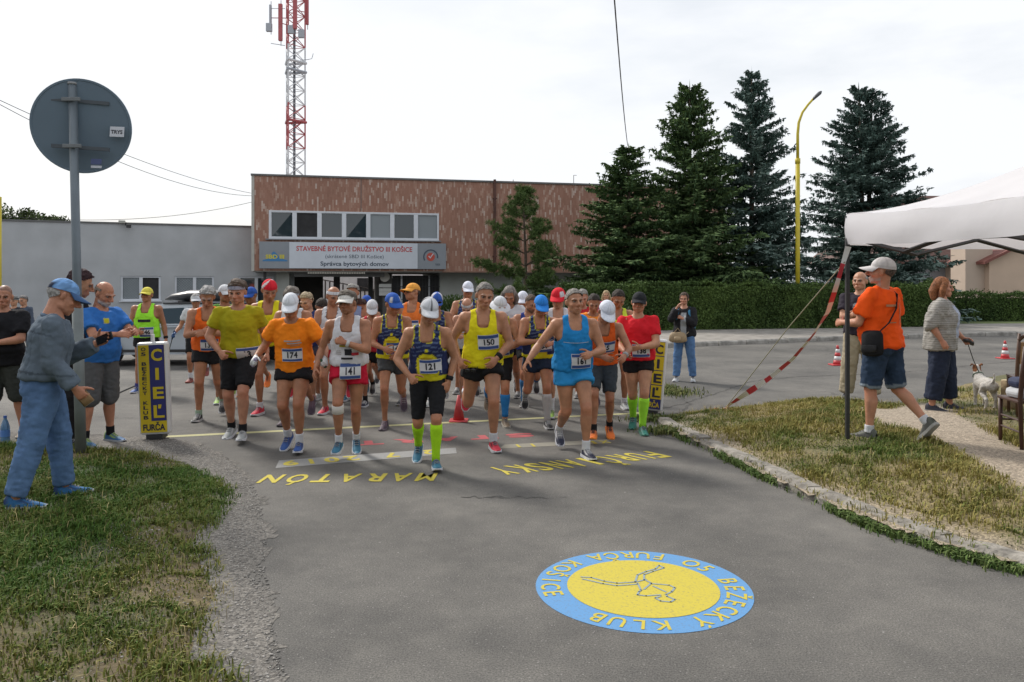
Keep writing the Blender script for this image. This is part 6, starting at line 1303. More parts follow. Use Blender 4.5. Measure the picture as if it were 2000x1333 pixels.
        if not tp.get('sleeve'):
            keep, nk_, ar_ = cut_singlet(r, tp.get('deep', 1.362), tp.get('wide', .142)); cd = dist_to(v, ~keep)
            if tp.get('style') == 'club': c = col_club(r, cd)
            elif tp.get('trim') is not None: c[cd < .022] = tp['trim']
        else:
            keep = ~((r[:, 0]**2+(r[:, 1]-.005)**2 < .0048) & (r[:, 2] > 1.425)) if not tp.get('open') else ~((np.abs(r[:, 0]) < tp['open']*(.3+.7*np.clip((r[:, 2]-1.0)/.4, 0, 1))) & (r[:, 1] < 0) & (r[:, 2] > tp.get('opento', .9)))
        if tp.get('hem', .93) > .9 or True: keep &= ~((r[:, 2] < tp.get('hem', .93)-.004) & (am > .35) & (np.abs(r[:, 0]) < .1) & (np.abs(r[:, 1]) < .06))
        if tp.get('fn'): tp['fn'](r, c, v, f)
        us, q2 = subset(v, q, keep); v, c, r = smooth_rim(v[us], q2), c[us], r[us]
        to = mk(tp.get('name', 'singlet' if not tp.get('sleeve') else 't_shirt'), v, q2, tp.get('mat', M_CLOTH), np.clip(c, 0, 1)); tv = r
    # --- bottom
    if bt:
        v, q, nn = res['bot']; r = f.rest(v); c = np.tile(np.array(bt['col'], float), (len(v), 1)); wr = bt.get('wrinkle', .006); v = v+nn*(wr*vnoise(v*np.array([1, 1, .45]), 17, 5)+wr*.8*(.5-np.abs(vnoise(v*np.array([1., 1, .6]), 14, 9)))+wr*.4*vnoise(v, 38, 6))[:, None]
        cr_ = bt.get('crease', .003); v = v+nn*(cr_*(.5-np.abs(vnoise(v*np.array([1., 1, 1.9]), 24, 8)))*2)[:, None]
        if bt.get('side') is not None: c[(np.abs(r[:, 0]) > .135) & (np.abs(r[:, 1]) < .03)] = bt['side']
        if bt.get('fn'): bt['fn'](r, c, v, f)
        tvb = r; mk(bt.get('name', 'shorts' if bt.get('len', .5) <= 1.05 else 'trousers'), v, q, bt.get('mat', M_CLOTH), np.clip(c, 0, 1))
    # --- shoes and socks
    sh = sp.get('shoe')
    if sh:
        a, b, c, a2, b2, c2 = shoe_mesh(*sh)
        for k in 'RL':
            w_ = lambda A: f.J['ank'+k]+A @ f.M['ft'+k].T; o = mk('shoe', w_(a), b, M_GLOSS, c); mk('sole', w_(a2), b2, M_RUB, c2, o, False)
            if not lo:
                g = Geo(); [g.tube([(-.022, y, z-.006), (0, y-.004, z+.004), (.022, y, z-.006)], [.0035]*3, 5) for y, z in ((-.022, .013), (-.045, .001), (-.068, -.013), (-.09, -.024))]; la, lb_ = g.arr(); lc = np.array(sh[1])*.35+np.array([.30, .30, .31])*(1 if np.mean(sh[0]) < .25 else .15); mk('laces', w_(la), lb_, M_CLOTH, np.tile(lc, (len(la), 1)), o)
    sk = sp.get('sock')
    if sk:
        lb = (.5+.5*f.b)*sp.get('limb', 1.)
        for k in 'RL':
            g = Geo(); t0 = 1-sk[1]; q = [(t, np.interp(t, [x[0] for x in SH_P], [x[1] for x in SH_P])*lb+.005, np.interp(t, [x[0] for x in SH_P], [x[2] for x in SH_P])*lb+.005, 0, np.interp(t, [x[0] for x in SH_P], [x[4] for x in SH_P])) for t in np.linspace(t0, sk[2] if len(sk) > 2 else 1.04, 8)]; g.limb(f.J['knee'+k], f.J['ank'+k], f.M['sh'+k], q, 0, .02); a, b = g.arr(); c = np.tile(np.array(sk[0]), (len(a), 1)); mk('sock', a, b, M_CLOTH, c)
    # --- things worn
    def band(name, k, seg, t, ln, extra, col, m=M_RUB):
        A, B_ = (f.J['elb'+k], f.J['wri'+k]) if seg == 'fa' else (f.J['knee'+k], f.J['ank'+k]); P_ = FA_P if seg == 'fa' else SH_P; lb = (.5+.5*f.b)*sp.get('limb', 1.); g = Geo(); q = [(u, np.interp(u, [x[0] for x in P_], [x[1] for x in P_])*lb+extra, np.interp(u, [x[0] for x in P_], [x[2] for x in P_])*lb+extra, 0, np.interp(u, [x[0] for x in P_], [x[4] for x in P_])) for u in (t-ln/2, t, t+ln/2)]; g.limb(A, B_, f.M[seg+k], q, 0, .1); a, b = g.arr(); return mk(name, a, b, m, np.tile(np.array(col), (len(a), 1)))
    for w_ in sp.get('wear', []): band(*w_)
    tv0 = tv
    # --- bib number and prints on the front
    def on_front(name, geo, x0, z0, m, parent, lift, back=False, bot=len(sp.get('bib') or ()) > 3):
        tv = tvb if (bot and name.startswith('bib')) else tv0
        v2, f2 = geo; sgn = 1 if back else -1; A = np.stack([v2[:, 0]*(-1 if back else 1)+x0, np.zeros(len(v2)), v2[:, 1]+z0], 1); near = (np.abs(tv[:, 0]-x0) < .16) & (np.abs(tv[:, 2]-z0) < .13) & (tv[:, 1]*sgn > .02) & (np.abs(tv[:, 0]) < .15*f.b)
        if near.sum() < 8: return None
        B_ = tv[near]; X = np.stack([np.ones(len(B_)), B_[:, 0], B_[:, 0]**2, B_[:, 2], B_[:, 2]**2], 1); k_, *_ = np.linalg.lstsq(X, B_[:, 1], rcond=None); res_ = B_[:, 1]-X @ k_; ex = (res_*sgn).max()
        A[:, 1] = np.stack([np.ones(len(A)), A[:, 0], A[:, 0]**2, A[:, 2], A[:, 2]**2], 1) @ k_+sgn*(max(ex, .002)+lift); return mk(name, f.wN(A), f2, m, None, parent, False)
    def grid(w_, h_, nx=9, nz=6, ox=0, oz=0):
        x, z = np.meshgrid(np.linspace(-w_/2, w_/2, nx)+ox, np.linspace(-h_/2, h_/2, nz)+oz); v2 = np.stack([x.ravel(), z.ravel()], 1); i, j = np.meshgrid(np.arange(nx-1), np.arange(nz-1)); a = (j*nx+i).ravel(); return v2, np.stack([a, a+1, a+1+nx, a+nx], 1)
    if sp.get('bib') and tv is not None:
        num, x0, z0 = sp['bib'][:3]; W_, H_ = .215, .168; bo = on_front('bib', grid(W_, H_), x0, z0, M_BIBW, root, .009)
        if bo:
            on_front('bib_header', grid(W_-.008, .034, 9, 3, 0, H_/2-.022), x0, z0, M_BIBB, bo, .0115); on_front('bib_footer', grid(W_-.008, .030, 9, 3, 0, -H_/2+.020), x0, z0, M_BIBB, bo, .0115)
            if num: tvv, tf_ = text_geo(num, .03); tvv = tvv*np.array([.060, .075]); tvv[:, 1] -= .034; on_front('bib_number', (tvv, tf_), x0, z0, M_BIBK, bo, .012)
    for pr in sp.get('prints', []):
        if pr[0] == 'text': _, s_, x0, z0, h_, w_, m_ = pr[:7]; a, b = text_geo(s_, .02); a = a*h_; a = a*np.array([w_/(a[:, 0].max()-a[:, 0].min()), 1]); on_front('print', (a, b), x0, z0, m_, root, .006, len(pr) > 7)
        else: _, w_, h_, x0, z0, m_ = pr[:6]; on_front('print', grid(w_, h_), x0, z0, m_, root, .0045, len(pr) > 6)
    sp['_f'] = f; sp['_root'] = root; sp['_dz'] = dzv
def world_of(sp, p):
    root = sp['_root']; v = Vector((np.array(p)+sp['_dz']).tolist()); return Matrix.LocRotScale(root.location, root.rotation_euler, root.scale) @ v
# ---------------------------------------------------------------- the cast
BLK = (.014, .014, .016); WHT = (.60, .61, .64); LIME = (.42, .82, .04); ORG = (.90, .24, .012); DORG = (.80, .14, .02); YLW = (.74, .66, .02); NVY = (.022, .032, .09); GRYH = (.24, .23, .215); DKH = (.035, .027, .022); SILV = (.34, .33, .32); RED = (.62, .02, .035)
TAN = (.36, .185, .115); FAIR = (.47, .285, .20); MID = (.41, .225, .145); DEEP = (.30, .145, .085)
SH = dict(blue=((.03, .09, .30), (.03, .03, .08), WHT), teal=((.04, .17, .27), (.02, .03, .06), WHT), red=((.60, .03, .06), (.06, .01, .02), WHT), black=((.02, .02, .024), (.45, .45, .45), (.5, .5, .5)), grey=((.30, .32, .32), (.5, .5, .5), WHT), orange=((.80, .18, .03), (.05, .02, .02), (.75, .25, .05)), navy=((.018, .022, .05), (.6, .6, .6), WHT), pink=((.62, .18, .2), (.4, .1, .12), WHT), dark=((.05, .03, .05), (.2, .12, .16), (.15, .13, .15)), brown=((.20, .15, .10), (.1, .08, .06), (.4, .38, .33)), lime=((.25, .42, .08), (.1, .1, .1), WHT), green=((.02, .16, .13), (.02, .05, .06), (.08, .2, .16)))
RUN_R = dict(legR=(33, 0, 38, 0), legL=(-4, 3, 68, 58)); RUN_L = dict(legL=(33, 0, 38, 0), legR=(-4, 3, 68, 58)); WALK_R = dict(legR=(26, 0, 30, 0), legL=(-8, 2, 46, 42)); WALK_L = dict(legL=(26, 0, 30, 0), legR=(-8, 2, 46, 42))
WATCH = dict(armR=(24, 16, 48, 92), armL=(22, 16, 52, 88)); PUMP = dict(armR=(-14, 18, 28, 88), armL=(14, 14, 34, 92)); STAND = dict(legR=(2, 5, 4, 0), legL=(-1, 5, 3, 0))
bl = lambda *a: bl
def chk(): pass
M_PB = mat('print_black', (.015, .015, .02), .8); M_PR = mat('print_red', (.5, .03, .05), .8); M_PW = mat('print_white', (.6, .6, .58), .8); M_PG = mat('print_grey', (.42, .38, .36), .8); M_PD = mat('print_gold', (.4, .3, .02), .8); M_PO = mat('print_orange_ink', (.45, .20, .10), .8)
stripe_cap = lambda u, t: np.array([.03, .03, .035]) if (abs(((u+.5) % 1)-.5-.33) < .018 or abs(((u+.5) % 1)-.5-.26) < .016 or abs(((u+.5) % 1)-.5+.3) < .02 or abs(((u+.5) % 1)-.5) < .008) else np.array(WHT)
band_cap = lambda u, t: np.array([.6, .6, .6]) if .30 < abs(((u+.5) % 1)-.5-.12)+t*.15 < .38 else np.array(RED)
FR = .0145; BK = .0205
# --- front runners
person(label='runner with bib 174 in orange t-shirt, white cap and white gloves', at=(567, 573, 882), pose=dict(lean=19, legR=(16, 0, 44, 26), legL=(30, 0, 38, 2), armR=(-6, 26, 4, 72), armL=(-6, 26, 4, 72), head=(30, 4, 0)), top=dict(col=ORG, hem=.90, sleeve=.62, off=.016, fsl=.018), bot=dict(col=BLK, len=.36, flare=.022), shoe=SH['blue'], sock=(WHT, .22), cap=('cap', (.70, .72, .76)), skin=TAN, gloves=(.66, .66, .66), handR='fist', handL='fist', bib=('174', .02, 1.11), prints=[('patch', .17, .016, .03, 1.29, M_PG), ('patch', .15, .014, .05, 1.26, M_PG), ('patch', .10, .013, .06, 1.235, M_PO)], vox=FR, build=1.12)
person(label='runner with bib 141 in white singlet, red shorts and bandaged knee', at=(677, 568, 888), yaw=6, pose=dict(lean=12, legR=(36, 0, 52, 8), legL=(8, -2, 42, 24), armR=(-8, 13, 12, 62), armL=(34, 8, 62, 118), head=(6, -6, 0), cyaw=-4), top=dict(col=(.66, .65, .68), hem=.97, deep=1.365), bot=dict(col=(.55, .012, .04), len=.36, flare=.024), shoe=SH['teal'], sock=(WHT, .18), cap=('visor', (.68, .66, .62)), hair='thick', haircol=(.13, .11, .09), skin=TAN, stubble=.5, handR='relax', handL='fist', bib=('141', .03, .935, 'bot'), prints=[('text', 'FOR', -.045, 1.245, .045, .115, M_PR), ('patch', .17, .026, .01, 1.215, M_PD), ('patch', .075, .07, .015, 1.145, M_PB), ('patch', .12, .022, .0, 1.075, M_PB), ('patch', .07, .03, .085, 1.12, M_PR), ('patch', .06, .008, -.09, 1.16, M_PG), ('patch', .06, .008, -.09, 1.14, M_PG), ('patch', .06, .008, -.09, 1.12, M_PG)], wear=[('knee_bandage', 'R', 'sh', .12, .22, .008, (.66, .62, .58), M_CLOTH), ('wristwatch', 'L', 'fa', .88, .12, .006, (.5, .5, .5))], vox=FR)
person(label='runner with bib 121 in yellow and navy singlet, black tights and lime socks', at=(838, 581, 905), yaw=4, pose=dict(lean=22, legL=(36, -1, 36, -6), legR=(2, 2, 48, 30), armR=(-4, 20, 44, 84), armL=(-10, 20, 40, 66), head=(20, 12, 4)), top=dict(col=YLW, hem=.92, style='club'), bot=dict(col=BLK, len=.93, flare=.0, off=.008, name='running_tights', wrinkle=.002), shoe=SH['teal'], sock=((.40, .74, .02), .88), cap=('cap', WHT, WHT, stripe_cap), hair='short', haircol=DKH, skin=MID, stubble=.3, handR='fist', handL='relax', bib=('121', .03, 1.10), wear=[('wristwatch', 'L', 'fa', .85, .16, .007, BLK)], vox=FR)
person(label='runner with bib 150 in plain yellow singlet and red shoes', at=(947, 553, 882), yaw=8, pose=dict(lean=16, legL=(25, 0, 27, 2), legR=(-8, 8, 88, 74), armR=(-24, 26, 34, 84), armL=(8, 12, 40, 80), head=(14, 14, 0), cyaw=-6), top=dict(col=(.76, .66, .015), hem=.90, deep=1.355), bot=dict(col=BLK, len=.36, flare=.024), shoe=SH['red'], sock=(WHT, .2), hair='short', haircol=(.19, .175, .16), skin=MID, handR='hold', handL='relax', bib=('150', .05, 1.19), wear=[('wristwatch', 'L', 'fa', .85, .16, .007, BLK)], vox=FR, build=1.14)
person(label='smiling runner with bib 161 in blue singlet and blue shorts', at=(1122, 565, 897), yaw=10, pose=dict(lean=15, legL=(34, 0, 30, 0), legR=(2, -2, 50, 34), armR=(-14, 40, -6, 52), armL=(22, 14, 50, 86), head=(-2, 16, 3), cyaw=-4), top=dict(col=(.02, .23, .55), hem=.93, deep=1.385, wide=.14), bot=dict(col=(.03, .27, .60), len=.36, flare=.020, side=(.02, .16, .42)), shoe=SH['navy'], sock=(WHT, .2), hair='short', haircol=(.22, .20, .18), skin=MID, handR='relax', handL='relax', bib=('161', .05, 1.05), prints=[('patch', .26, .004, .0, 1.26, M_PW)], vox=FR)
person(label='runner with bib 138 in red t-shirt and black cap, hands together', at=(1248, 569, 850), yaw=-6, pose=dict(lean=9, legL=(22, -3, 26, 4), legR=(2, -3, 40, 24), armR=(22, 12, 42, 78, 40), armL=(24, 12, 44, 74, 40), head=(4, -2, 0)), top=dict(col=(.66, .018, .03), hem=.92, sleeve=.62, off=.012, loose=.006, fsl=.008), bot=dict(col=BLK, len=.36, flare=.0, off=.010), shoe=SH['green'], sock=((.36, .80, .05), .86), cap=('cap', (.02, .022, .026), (.015, .015, .02)), hair='short', haircol=DKH, skin=FAIR, stubble=.35, handR='flat', handL='flat', bib=('138', .03, 1.06), vox=FR, build=1.14)
person(label='tall runner in mustard yellow t-shirt and long black shorts with headband', at=(463, 545, 859), yaw=4, pose=dict(lean=15, legR=(8, 2, 26, 12), legL=(27, 0, 28, 0), armR=(8, 22, 46, 84), armL=(-22, 10, 12, 62), head=(16, 6, 0)), top=dict(col=(.37, .325, .012), hem=.92, sleeve=.6, off=.015, fsl=.016), bot=dict(col=BLK, len=.86, flare=.014), shoe=SH['grey'], sock=(BLK, .16), cap=('band', (.30, .30, .36)), hair='thick', haircol=(.09, .062, .045), skin=(.45, .25, .18), handR='fist', handL='fist', bib=('13', .12, .965), vox=FR, build=1.12)
person(label='grey-haired runner in orange singlet looking down beside the mustard shirt', at=(405, 562, 824), yaw=12, pose=dict(lean=18, legR=(14, 2, 18, 0), legL=(-6, 2, 42, 34), head=(34, 6, 0), **WATCH), top=dict(col=DORG, hem=.92, deep=1.36), bot=dict(col=BLK, len=.40, flare=.022), shoe=SH['black'], sock=((.3, .4, .3), .12), hair='thick', haircol=SILV, skin=TAN, bib=('132', .03, 1.02), handR='relax', handL='relax', vox=FR)
person(label='runner with yellow cap in neon lime singlet standing near the car', at=(287, 560, 768), yaw=6, pose=dict(lean=3, armR=(14, 14, 52, 82), armL=(2, 12, 4, 20), head=(4, 4, 0), **STAND), top=dict(col=(.36, .86, .05), hem=.93, deep=1.35, wide=.14, loose=.02), bot=dict(col=BLK, len=.36, flare=.016, side=(.5, .5, .5)), shoe=SH['blue'], sock=((.05, .05, .2), .15), cap=('cap', (.70, .62, .10)), skin=TAN, bib=('146', .05, 1.03), prints=[('patch', .20, .045, .0, 1.22, M_PB)], wear=[('wristwatch', 'L', 'fa', .88, .14, .006, BLK)], vox=.0145)
person(label='runner in white polo shirt and white visor with walking pole', at=(383, 574, 748), yaw=10, pose=dict(lean=8, armR=(6, 14, 10, 42), armL=(10, 12, 20, 50), head=(10, 5, 0), **WALK_R), top=dict(col=WHT, hem=.92, sleeve=.6, fn=lambda r, c, v, f: c.__setitem__(np.abs(r[:, 0]) > .30, BLK)), bot=dict(col=BLK, len=.8), shoe=((.25, .06, .05), BLK, (.3, .1, .08)), sock=(WHT, .25), cap=('visor', WHT), hair='short', haircol=SILV, skin=TAN, gloves=(.03, .09, .25), glasses=True, handR='fist', vox=BK)
person(label='runner in blue cap and club singlet with dark grey shorts, between 141 and 121', at=(768, 572, 840), yaw=4, pose=dict(lean=17, legR=(27, 0, 34, 4), legL=(-6, 2, 62, 54), armR=(8, 14, 44, 90), armL=(10, 14, 46, 92), head=(28, 24, 0)), top=dict(col=YLW, hem=.92, style='club'), bot=dict(col=(.055, .06, .065), len=.46, flare=.008), shoe=SH['dark'], cap=('cap', (.035, .11, .42), None, lambda u, t: np.array([.6, .62, .66]) if (.10 < u < .17 or .83 < u < .9) and t < .45 else np.array([.035, .11, .42])), hair='short', haircol=SILV, skin=TAN, bib=('14', .04, 1.08), capyaw=0, vox=FR)
person(label='runner in white bucket hat with blue calf sleeves behind runner 150', at=(977, 579, 834), yaw=4, pose=dict(lean=17, legL=(26, 0, 30, 6), legR=(0, 4, 70, 58), head=(30, 2, 0), **WATCH), top=dict(col=YLW, hem=.92, style='club'), bot=dict(col=BLK, len=.78, flare=.004), shoe=SH['brown'], sock=((.03, .20, .50), .80, .94), cap=('bucket', WHT), skin=MID, bib=('10', .04, 1.06), glasses=True, vox=FR)
person(label='runner with bib 64 in bright blue cap and club singlet, white knee socks', at=(1057, 577, 838), yaw=2, pose=dict(lean=20, legL=(24, 1, 24, 0), legR=(2, 7, 72, 60), head=(32, 6, 0), **WATCH), top=dict(col=YLW, hem=.94, style='club'), bot=dict(col=(.015, .025, .05), len=.42, flare=.016, side=(.10, .16, .26)), shoe=SH['black'], sock=((.46, .44, .43), .84), cap=('cap', (.03, .22, .66)), hair='short', haircol=SILV, skin=TAN, bib=('64', .06, 1.12), handR='fist', handL='fist', vox=FR)
person(label='stooping runner in dark orange singlet and white cap with orange shoes', at=(1186, 587, 859), yaw=-4, pose=dict(lean=30, legR=(36, 1, 32, 0), legL=(16, 1, 48, 24), armR=(24, 14, 46, 84), armL=(26, 22, 40, 78), head=(44, 14, 0)), top=dict(col=(.74, .115, .018), hem=.92, deep=1.37), bot=dict(col=(.05, .062, .075), len=.82, flare=.006), shoe=SH['orange'], sock=(BLK, .16), cap=('cap', (.68, .71, .78)), hair='short', haircol=DKH, skin=TAN, bib=('15', .03, 1.22), wear=[('wristwatch', 'L', 'fa', .88, .16, .007, (.3, .3, .3))], vox=FR)
person(label='dark-haired runner in neon yellow singlet behind the red t-shirt', at=(1208, 568, 800), pose=dict(lean=12, head=(30, 8, 0), **RUN_L, **WATCH), top=dict(col=(.60, .72, .06), hem=.92, deep=1.36), bot=dict(col=BLK, len=.42, flare=.016), shoe=SH['grey'], sock=(WHT, .16), hair='short', haircol=DKH, skin=TAN, vox=.0145)
# --- second and third rows
def back(label, at, top, head=(22, 0, 0), lean=12, **k):
    k.setdefault('bot', dict(col=BLK, len=.42, flare=.014)); k.setdefault('shoe', SH['black']); ps = k.pop('ps', {}); legs = k.pop('legs', WALK_R); arms = k.pop('arms', WATCH)
    person(label=label, at=at, top=top, pose=dict(lean=lean, head=head, **legs, **arms, **ps), vox=k.pop('vox', BK), **k)
CLUB = dict(col=YLW, hem=.93, style='club'); T_ = lambda c, **k: dict(col=c, hem=.92, sleeve=.6, **k); SG = lambda c, **k: dict(col=c, hem=.92, **k)
back('runner with red and white bandana in yellow singlet behind mustard shirt', (526, 546, 812), SG(YLW, deep=1.36), (34, 12, 6), 16, cap=('bandana', RED, None, band_cap), skin=TAN, shoe=SH['red'], sock=(WHT, .15), legs=RUN_R)
back('runner in white singlet and grey headband hidden behind bib 174', (570, 560, 832), SG(WHT), (26, 16, 0), 16, cap=('band', (.35, .37, .42)), hair='thick', haircol=(.16, .14, .12), skin=TAN, shoe=SH['dark'])
back('runner in white cap turned sideways between grey hair and mustard shirt', (440, 555, 790), T_((.12, .30, .06)), (6, 30, 0), 6, cap=('cap', WHT), skin=DEEP, shoe=SH['lime'], yaw=20)
back('runner in small blue cap half hidden right of the mustard shirt', (489, 560, 776), SG((.5, .05, .05)), (10, -10, 0), 6, cap=('cap', (.03, .09, .36)), skin=DEEP, glasses=True, shoe=SH['orange'])
back('blonde short-haired runner in navy shirt behind bib 174', (598, 573, 792), T_((.03, .045, .16)), (26, -8, 0), 10, hair='thick', haircol=(.36, .29, .19), skin=FAIR, shoe=SH['pink'], sock=((.5, .3, .3), .1), bot=dict(col=(.05, .05, .08), len=.4), legs=WALK_L)
back('balding runner with white headband in white singlet beside bib 141', (652, 559, 810), SG(WHT, trim=(.03, .03, .05)), (14, 18, 0), 12, cap=('band', WHT), hair='bald', haircol=GRYH, skin=TAN, shoe=SH['red'], bot=dict(col=(.35, .02, .03), len=.4), legs=RUN_R)
back('runner in bright green t-shirt bending forward behind the white headband', (628, 584, 782), T_((.13, .60, .04)), (50, 20, 0), 34, hair='short', haircol=DKH, skin=TAN, shoe=SH['grey'])
back('grey-haired runner just behind the visor of runner 141', (688, 556, 785), SG((.2, .25, .4)), (10, 4, 0), 5, hair='thick', haircol=GRYH, skin=TAN, shoe=SH['teal'])
back('dark-haired runner looking down between bib 141 and the blue cap', (705, 586, 782), SG((.35, .36, .4)), (28, 0, 0), 12, hair='thick', haircol=(.045, .02, .015), skin=DEEP, shoe=SH['black'], sock=(BLK, .2))
back('runner in white cap and red singlet left of the blue club cap', (727, 586, 796), SG((.5, .03, .05)), (34, 0, 0), 16, cap=('cap', WHT), skin=TAN, shoe=SH['navy'], sock=(BLK, .2), legs=RUN_R)
back('runner in small royal blue cap peeking behind the white cap', (716, 577, 764), SG((.4, .4, .45)), (24, 6, 0), 10, cap=('cap', (.03, .09, .40)), skin=TAN)
back('runner in orange cap, orange singlet and dark sunglasses looking sideways', (805, 552, 792), SG((.82, .20, .04), wide=.13), (-2, -48, 0), 3, cap=('cap', (.78, .36, .07)), glasses=True, skin=(.42, .22, .14), bib=('1', .0, 1.16), arms=dict(armR=(-5, 12, 12, 40), armL=(0, 12, 12, 40)), legs=STAND)
back('runner in blue and white cap with sunglasses on the brim, club singlet', (853, 571, 795), CLUB, (30, 8, 0), 12, cap=('cap', (.04, .11, .42), None, lambda u, t: np.array([.62, .62, .66]) if .16 < u < .3 or .7 < u < .84 else np.array([.04, .11, .42])), glasses=(.128, -.035), skin=TAN, shoe=SH['grey'], sock=(WHT, .15))
back('runner in white cap standing tall at the back in a club singlet', (914, 549, 770), CLUB, (14, 6, 0), 4, cap=('cap', (.66, .69, .78)), glasses=True, skin=TAN, legs=STAND)
back('bald runner with white headband bowing behind runner 150', (912, 582, 792), SG(WHT), (40, 0, 0), 16, cap=('band', WHT), hair='bald', haircol=GRYH, skin=(.44, .25, .18))
back('grey long-haired runner in white t-shirt bowing behind the bucket hat', (995, 562, 785), T_(WHT), (38, 8, 0), 14, hair='bob', haircol=(.20, .18, .165), skin=TAN, shoe=SH['black'])
back('runner in white cap and yellow singlet behind the bright blue cap', (1021, 569, 778), SG(YLW), (18, 4, 0), 8, cap=('cap', (.66, .68, .76)), skin=TAN)
back('brown-haired bearded runner in blue singlet left of the bright blue cap', (1038, 577, 796), SG((.03, .05, .22)), (24, 14, 0), 14, hair='short', haircol=(.08, .055, .04), beard=(.10, .07, .05), skin=TAN, sock=((.04, .14, .3), .8), legs=RUN_R)
back('runner in red and white cap and white singlet behind runner 161', (1090, 562, 806), SG(WHT), (20, -10, 0), 12, cap=('cap', RED, None, lambda u, t: np.array([.62, .62, .64]) if .08 < u < .2 and t < .5 else np.array(RED)), skin=FAIR, shoe=SH['lime'], sock=(WHT, .42), glasses=True)
back('grey-haired runner in red shirt right of runner 161', (1138, 566, 778), T_((.45, .02, .03)), (18, 6, 0), 8, hair='short', haircol=GRYH, skin=(.44, .22, .17))
back('dark-haired runner in orange t-shirt bending behind the stooping one', (1160, 576, 806), T_((.84, .26, .03)), (30, -6, 0), 18, hair='short', haircol=DKH, skin=TAN, shoe=SH['dark'])
back('blonde woman in pink top far behind by the hedge', (1184, 568, 700), T_((.5, .08, .18)), (4, 0, 0), 2, hair='long', haircol=(.42, .32, .18), skin=FAIR, fem=True, legs=STAND, arms={}, bot=dict(col=(.04, .05, .12), len=1.9))
# --- spectators
DEN = (.115, .145, .18)
def den_fn(r, c, v, f): c[(np.abs(r[:, 2]-1.33) < .008) & (r[:, 1] > 0)] *= .55; c[(np.abs(np.abs(r[:, 0])-.09) < .006) & (r[:, 1] > 0) & (r[:, 2] < 1.33) & (r[:, 2] > .98)] *= .7; c[np.abs(r[:, 2]-1.035) < .007] *= .55; c[(np.abs(np.abs(r[:, 0])-.135) < .006) & (r[:, 2] > 1.04)] *= .75
def jean_fn(r, c, v, f): c *= (1+.13*vnoise(v*np.array([1, 1, .5]), 4, 2)+.07*vnoise(v*np.array([.4, .4, 2.]), 9, 3))[:, None]
person(label='man in denim jacket, jeans and blue cap seen from behind on the lawn', at=(126, 545, 992), yaw=122, zg=.03, pose=dict(lean=12, legR=(-7, 3, 5, 4), legL=(11, 2, 6, 0), armR=(14, 8, 6, 30, 20), armL=(16, 4, 30, 84, 30), head=(30, 4, 0)), top=dict(col=DEN, hem=.985, sleeve=1.94, off=.019, loose=.012, fsl=.004, mat=M_DENIM, name='denim_jacket', wrinkle=.006, crease=.003, fn=den_fn), bot=dict(col=(.095, .165, .30), len=1.98, off=.011, flare=.014, mat=M_DENIM, name='jeans', wrinkle=.005, crease=.0035, fn=jean_fn), shoe=((.03, .16, .38), (.02, .05, .15), (.45, .46, .5)), cap=('cap', (.16, .32, .60), (.06, .12, .25), lambda u, t: np.array([.02, .03, .06]) if (abs(u-.5) < .12 and t < .25) else np.array([.17, .33, .60])*(.8+.4*((math.sin(u*40)+math.sin(t*17)) > .3))), hair='short', haircol=SILV, skin=(.46, .25, .18), handR='hold', handL='relax', vox=FR, build=1.2)
person(label='person in black jacket and trousers standing behind the sign post', at=(158, 529, 873), yaw=104, pose=dict(lean=6, armR=(16, 8, 10, 46), armL=(20, 6, 20, 60), head=(24, 10, 0), **STAND), top=dict(col=(.014, .014, .018), hem=.84, sleeve=1.8, off=.03, loose=.03, name='jacket', fn=lambda r, c, v, f: c.__setitem__((np.min([np.linalg.norm(v-f.J['wri'+k], axis=1) for k in 'RL'], axis=0) < .22) & (vnoise(v, 40, 3) > .25), (.35, .03, .10))), bot=dict(col=(.016, .015, .017), len=1.96, off=.02, flare=.024), shoe=((.02, .02, .02), (.02, .02, .02), (.3, .3, .3)), hair='thick', haircol=(.035, .015, .018), skin=FAIR, vox=.0145, build=1.06)
person(label='white-bearded man in blue t-shirt and grey shorts checking his wrist', at=(205, 552, 874), yaw=62, pose=dict(lean=6, armR=(44, 8, 34, 62), armL=(48, 10, 30, 58), head=(24, 8, 0), **STAND), top=dict(col=(.035, .16, .48), hem=.90, sleeve=.7, off=.02, loose=.02, fsl=.02, fn=lambda r, c, v, f: c.__setitem__((np.abs(r[:, 0]+.03) < .03) & (np.abs(r[:, 2]-1.36) < .025) & (r[:, 1] < 0), (.6, .55, .03))), bot=dict(col=(.11, .11, .115), len=1.02, off=.018, flare=.028), shoe=((.03, .12, .28), (.35, .5, .05), (.4, .42, .45)), sock=(BLK, .2), hair='bald', haircol=(.20, .16, .13), beard=(.44, .42, .40), skin=(.46, .24, .17), handR='relax', handL='relax', belly=.05, build=1.1, vox=.0140)
person(label='smiling man in black shirt cut off by the left edge', at=(8, 557, 862), yaw=14, pose=dict(lean=3, armR=(10, 10, 20, 60), armL=(22, 10, 50, 80), head=(4, 4, 0), **STAND), top=dict(col=(.014, .014, .017), hem=.86, sleeve=.75, off=.024, loose=.03, fsl=.02), bot=dict(col=(.05, .055, .05), len=1.02, off=.018, flare=.03), shoe=SH['brown'], hair='buzz', haircol=(.06, .05, .045), glasses=False, skin=(.46, .25, .18), belly=.06, build=1.16, vox=.0145)
person(label='onlooker in dark striped hat far behind at the left edge', at=(29, 580, 712), yaw=0, pose=dict(lean=2, **STAND), top=dict(col=(.04, .04, .05), hem=.9, sleeve=1.8), bot=dict(col=(.04, .04, .06), len=1.9), shoe=SH['black'], cap=('bandana', (.04, .04, .045), None, lambda u, t: np.array([.3, .3, .28]) if int(t*9) % 3 == 1 else np.array([.03, .03, .035])), skin=FAIR, vox=.020)
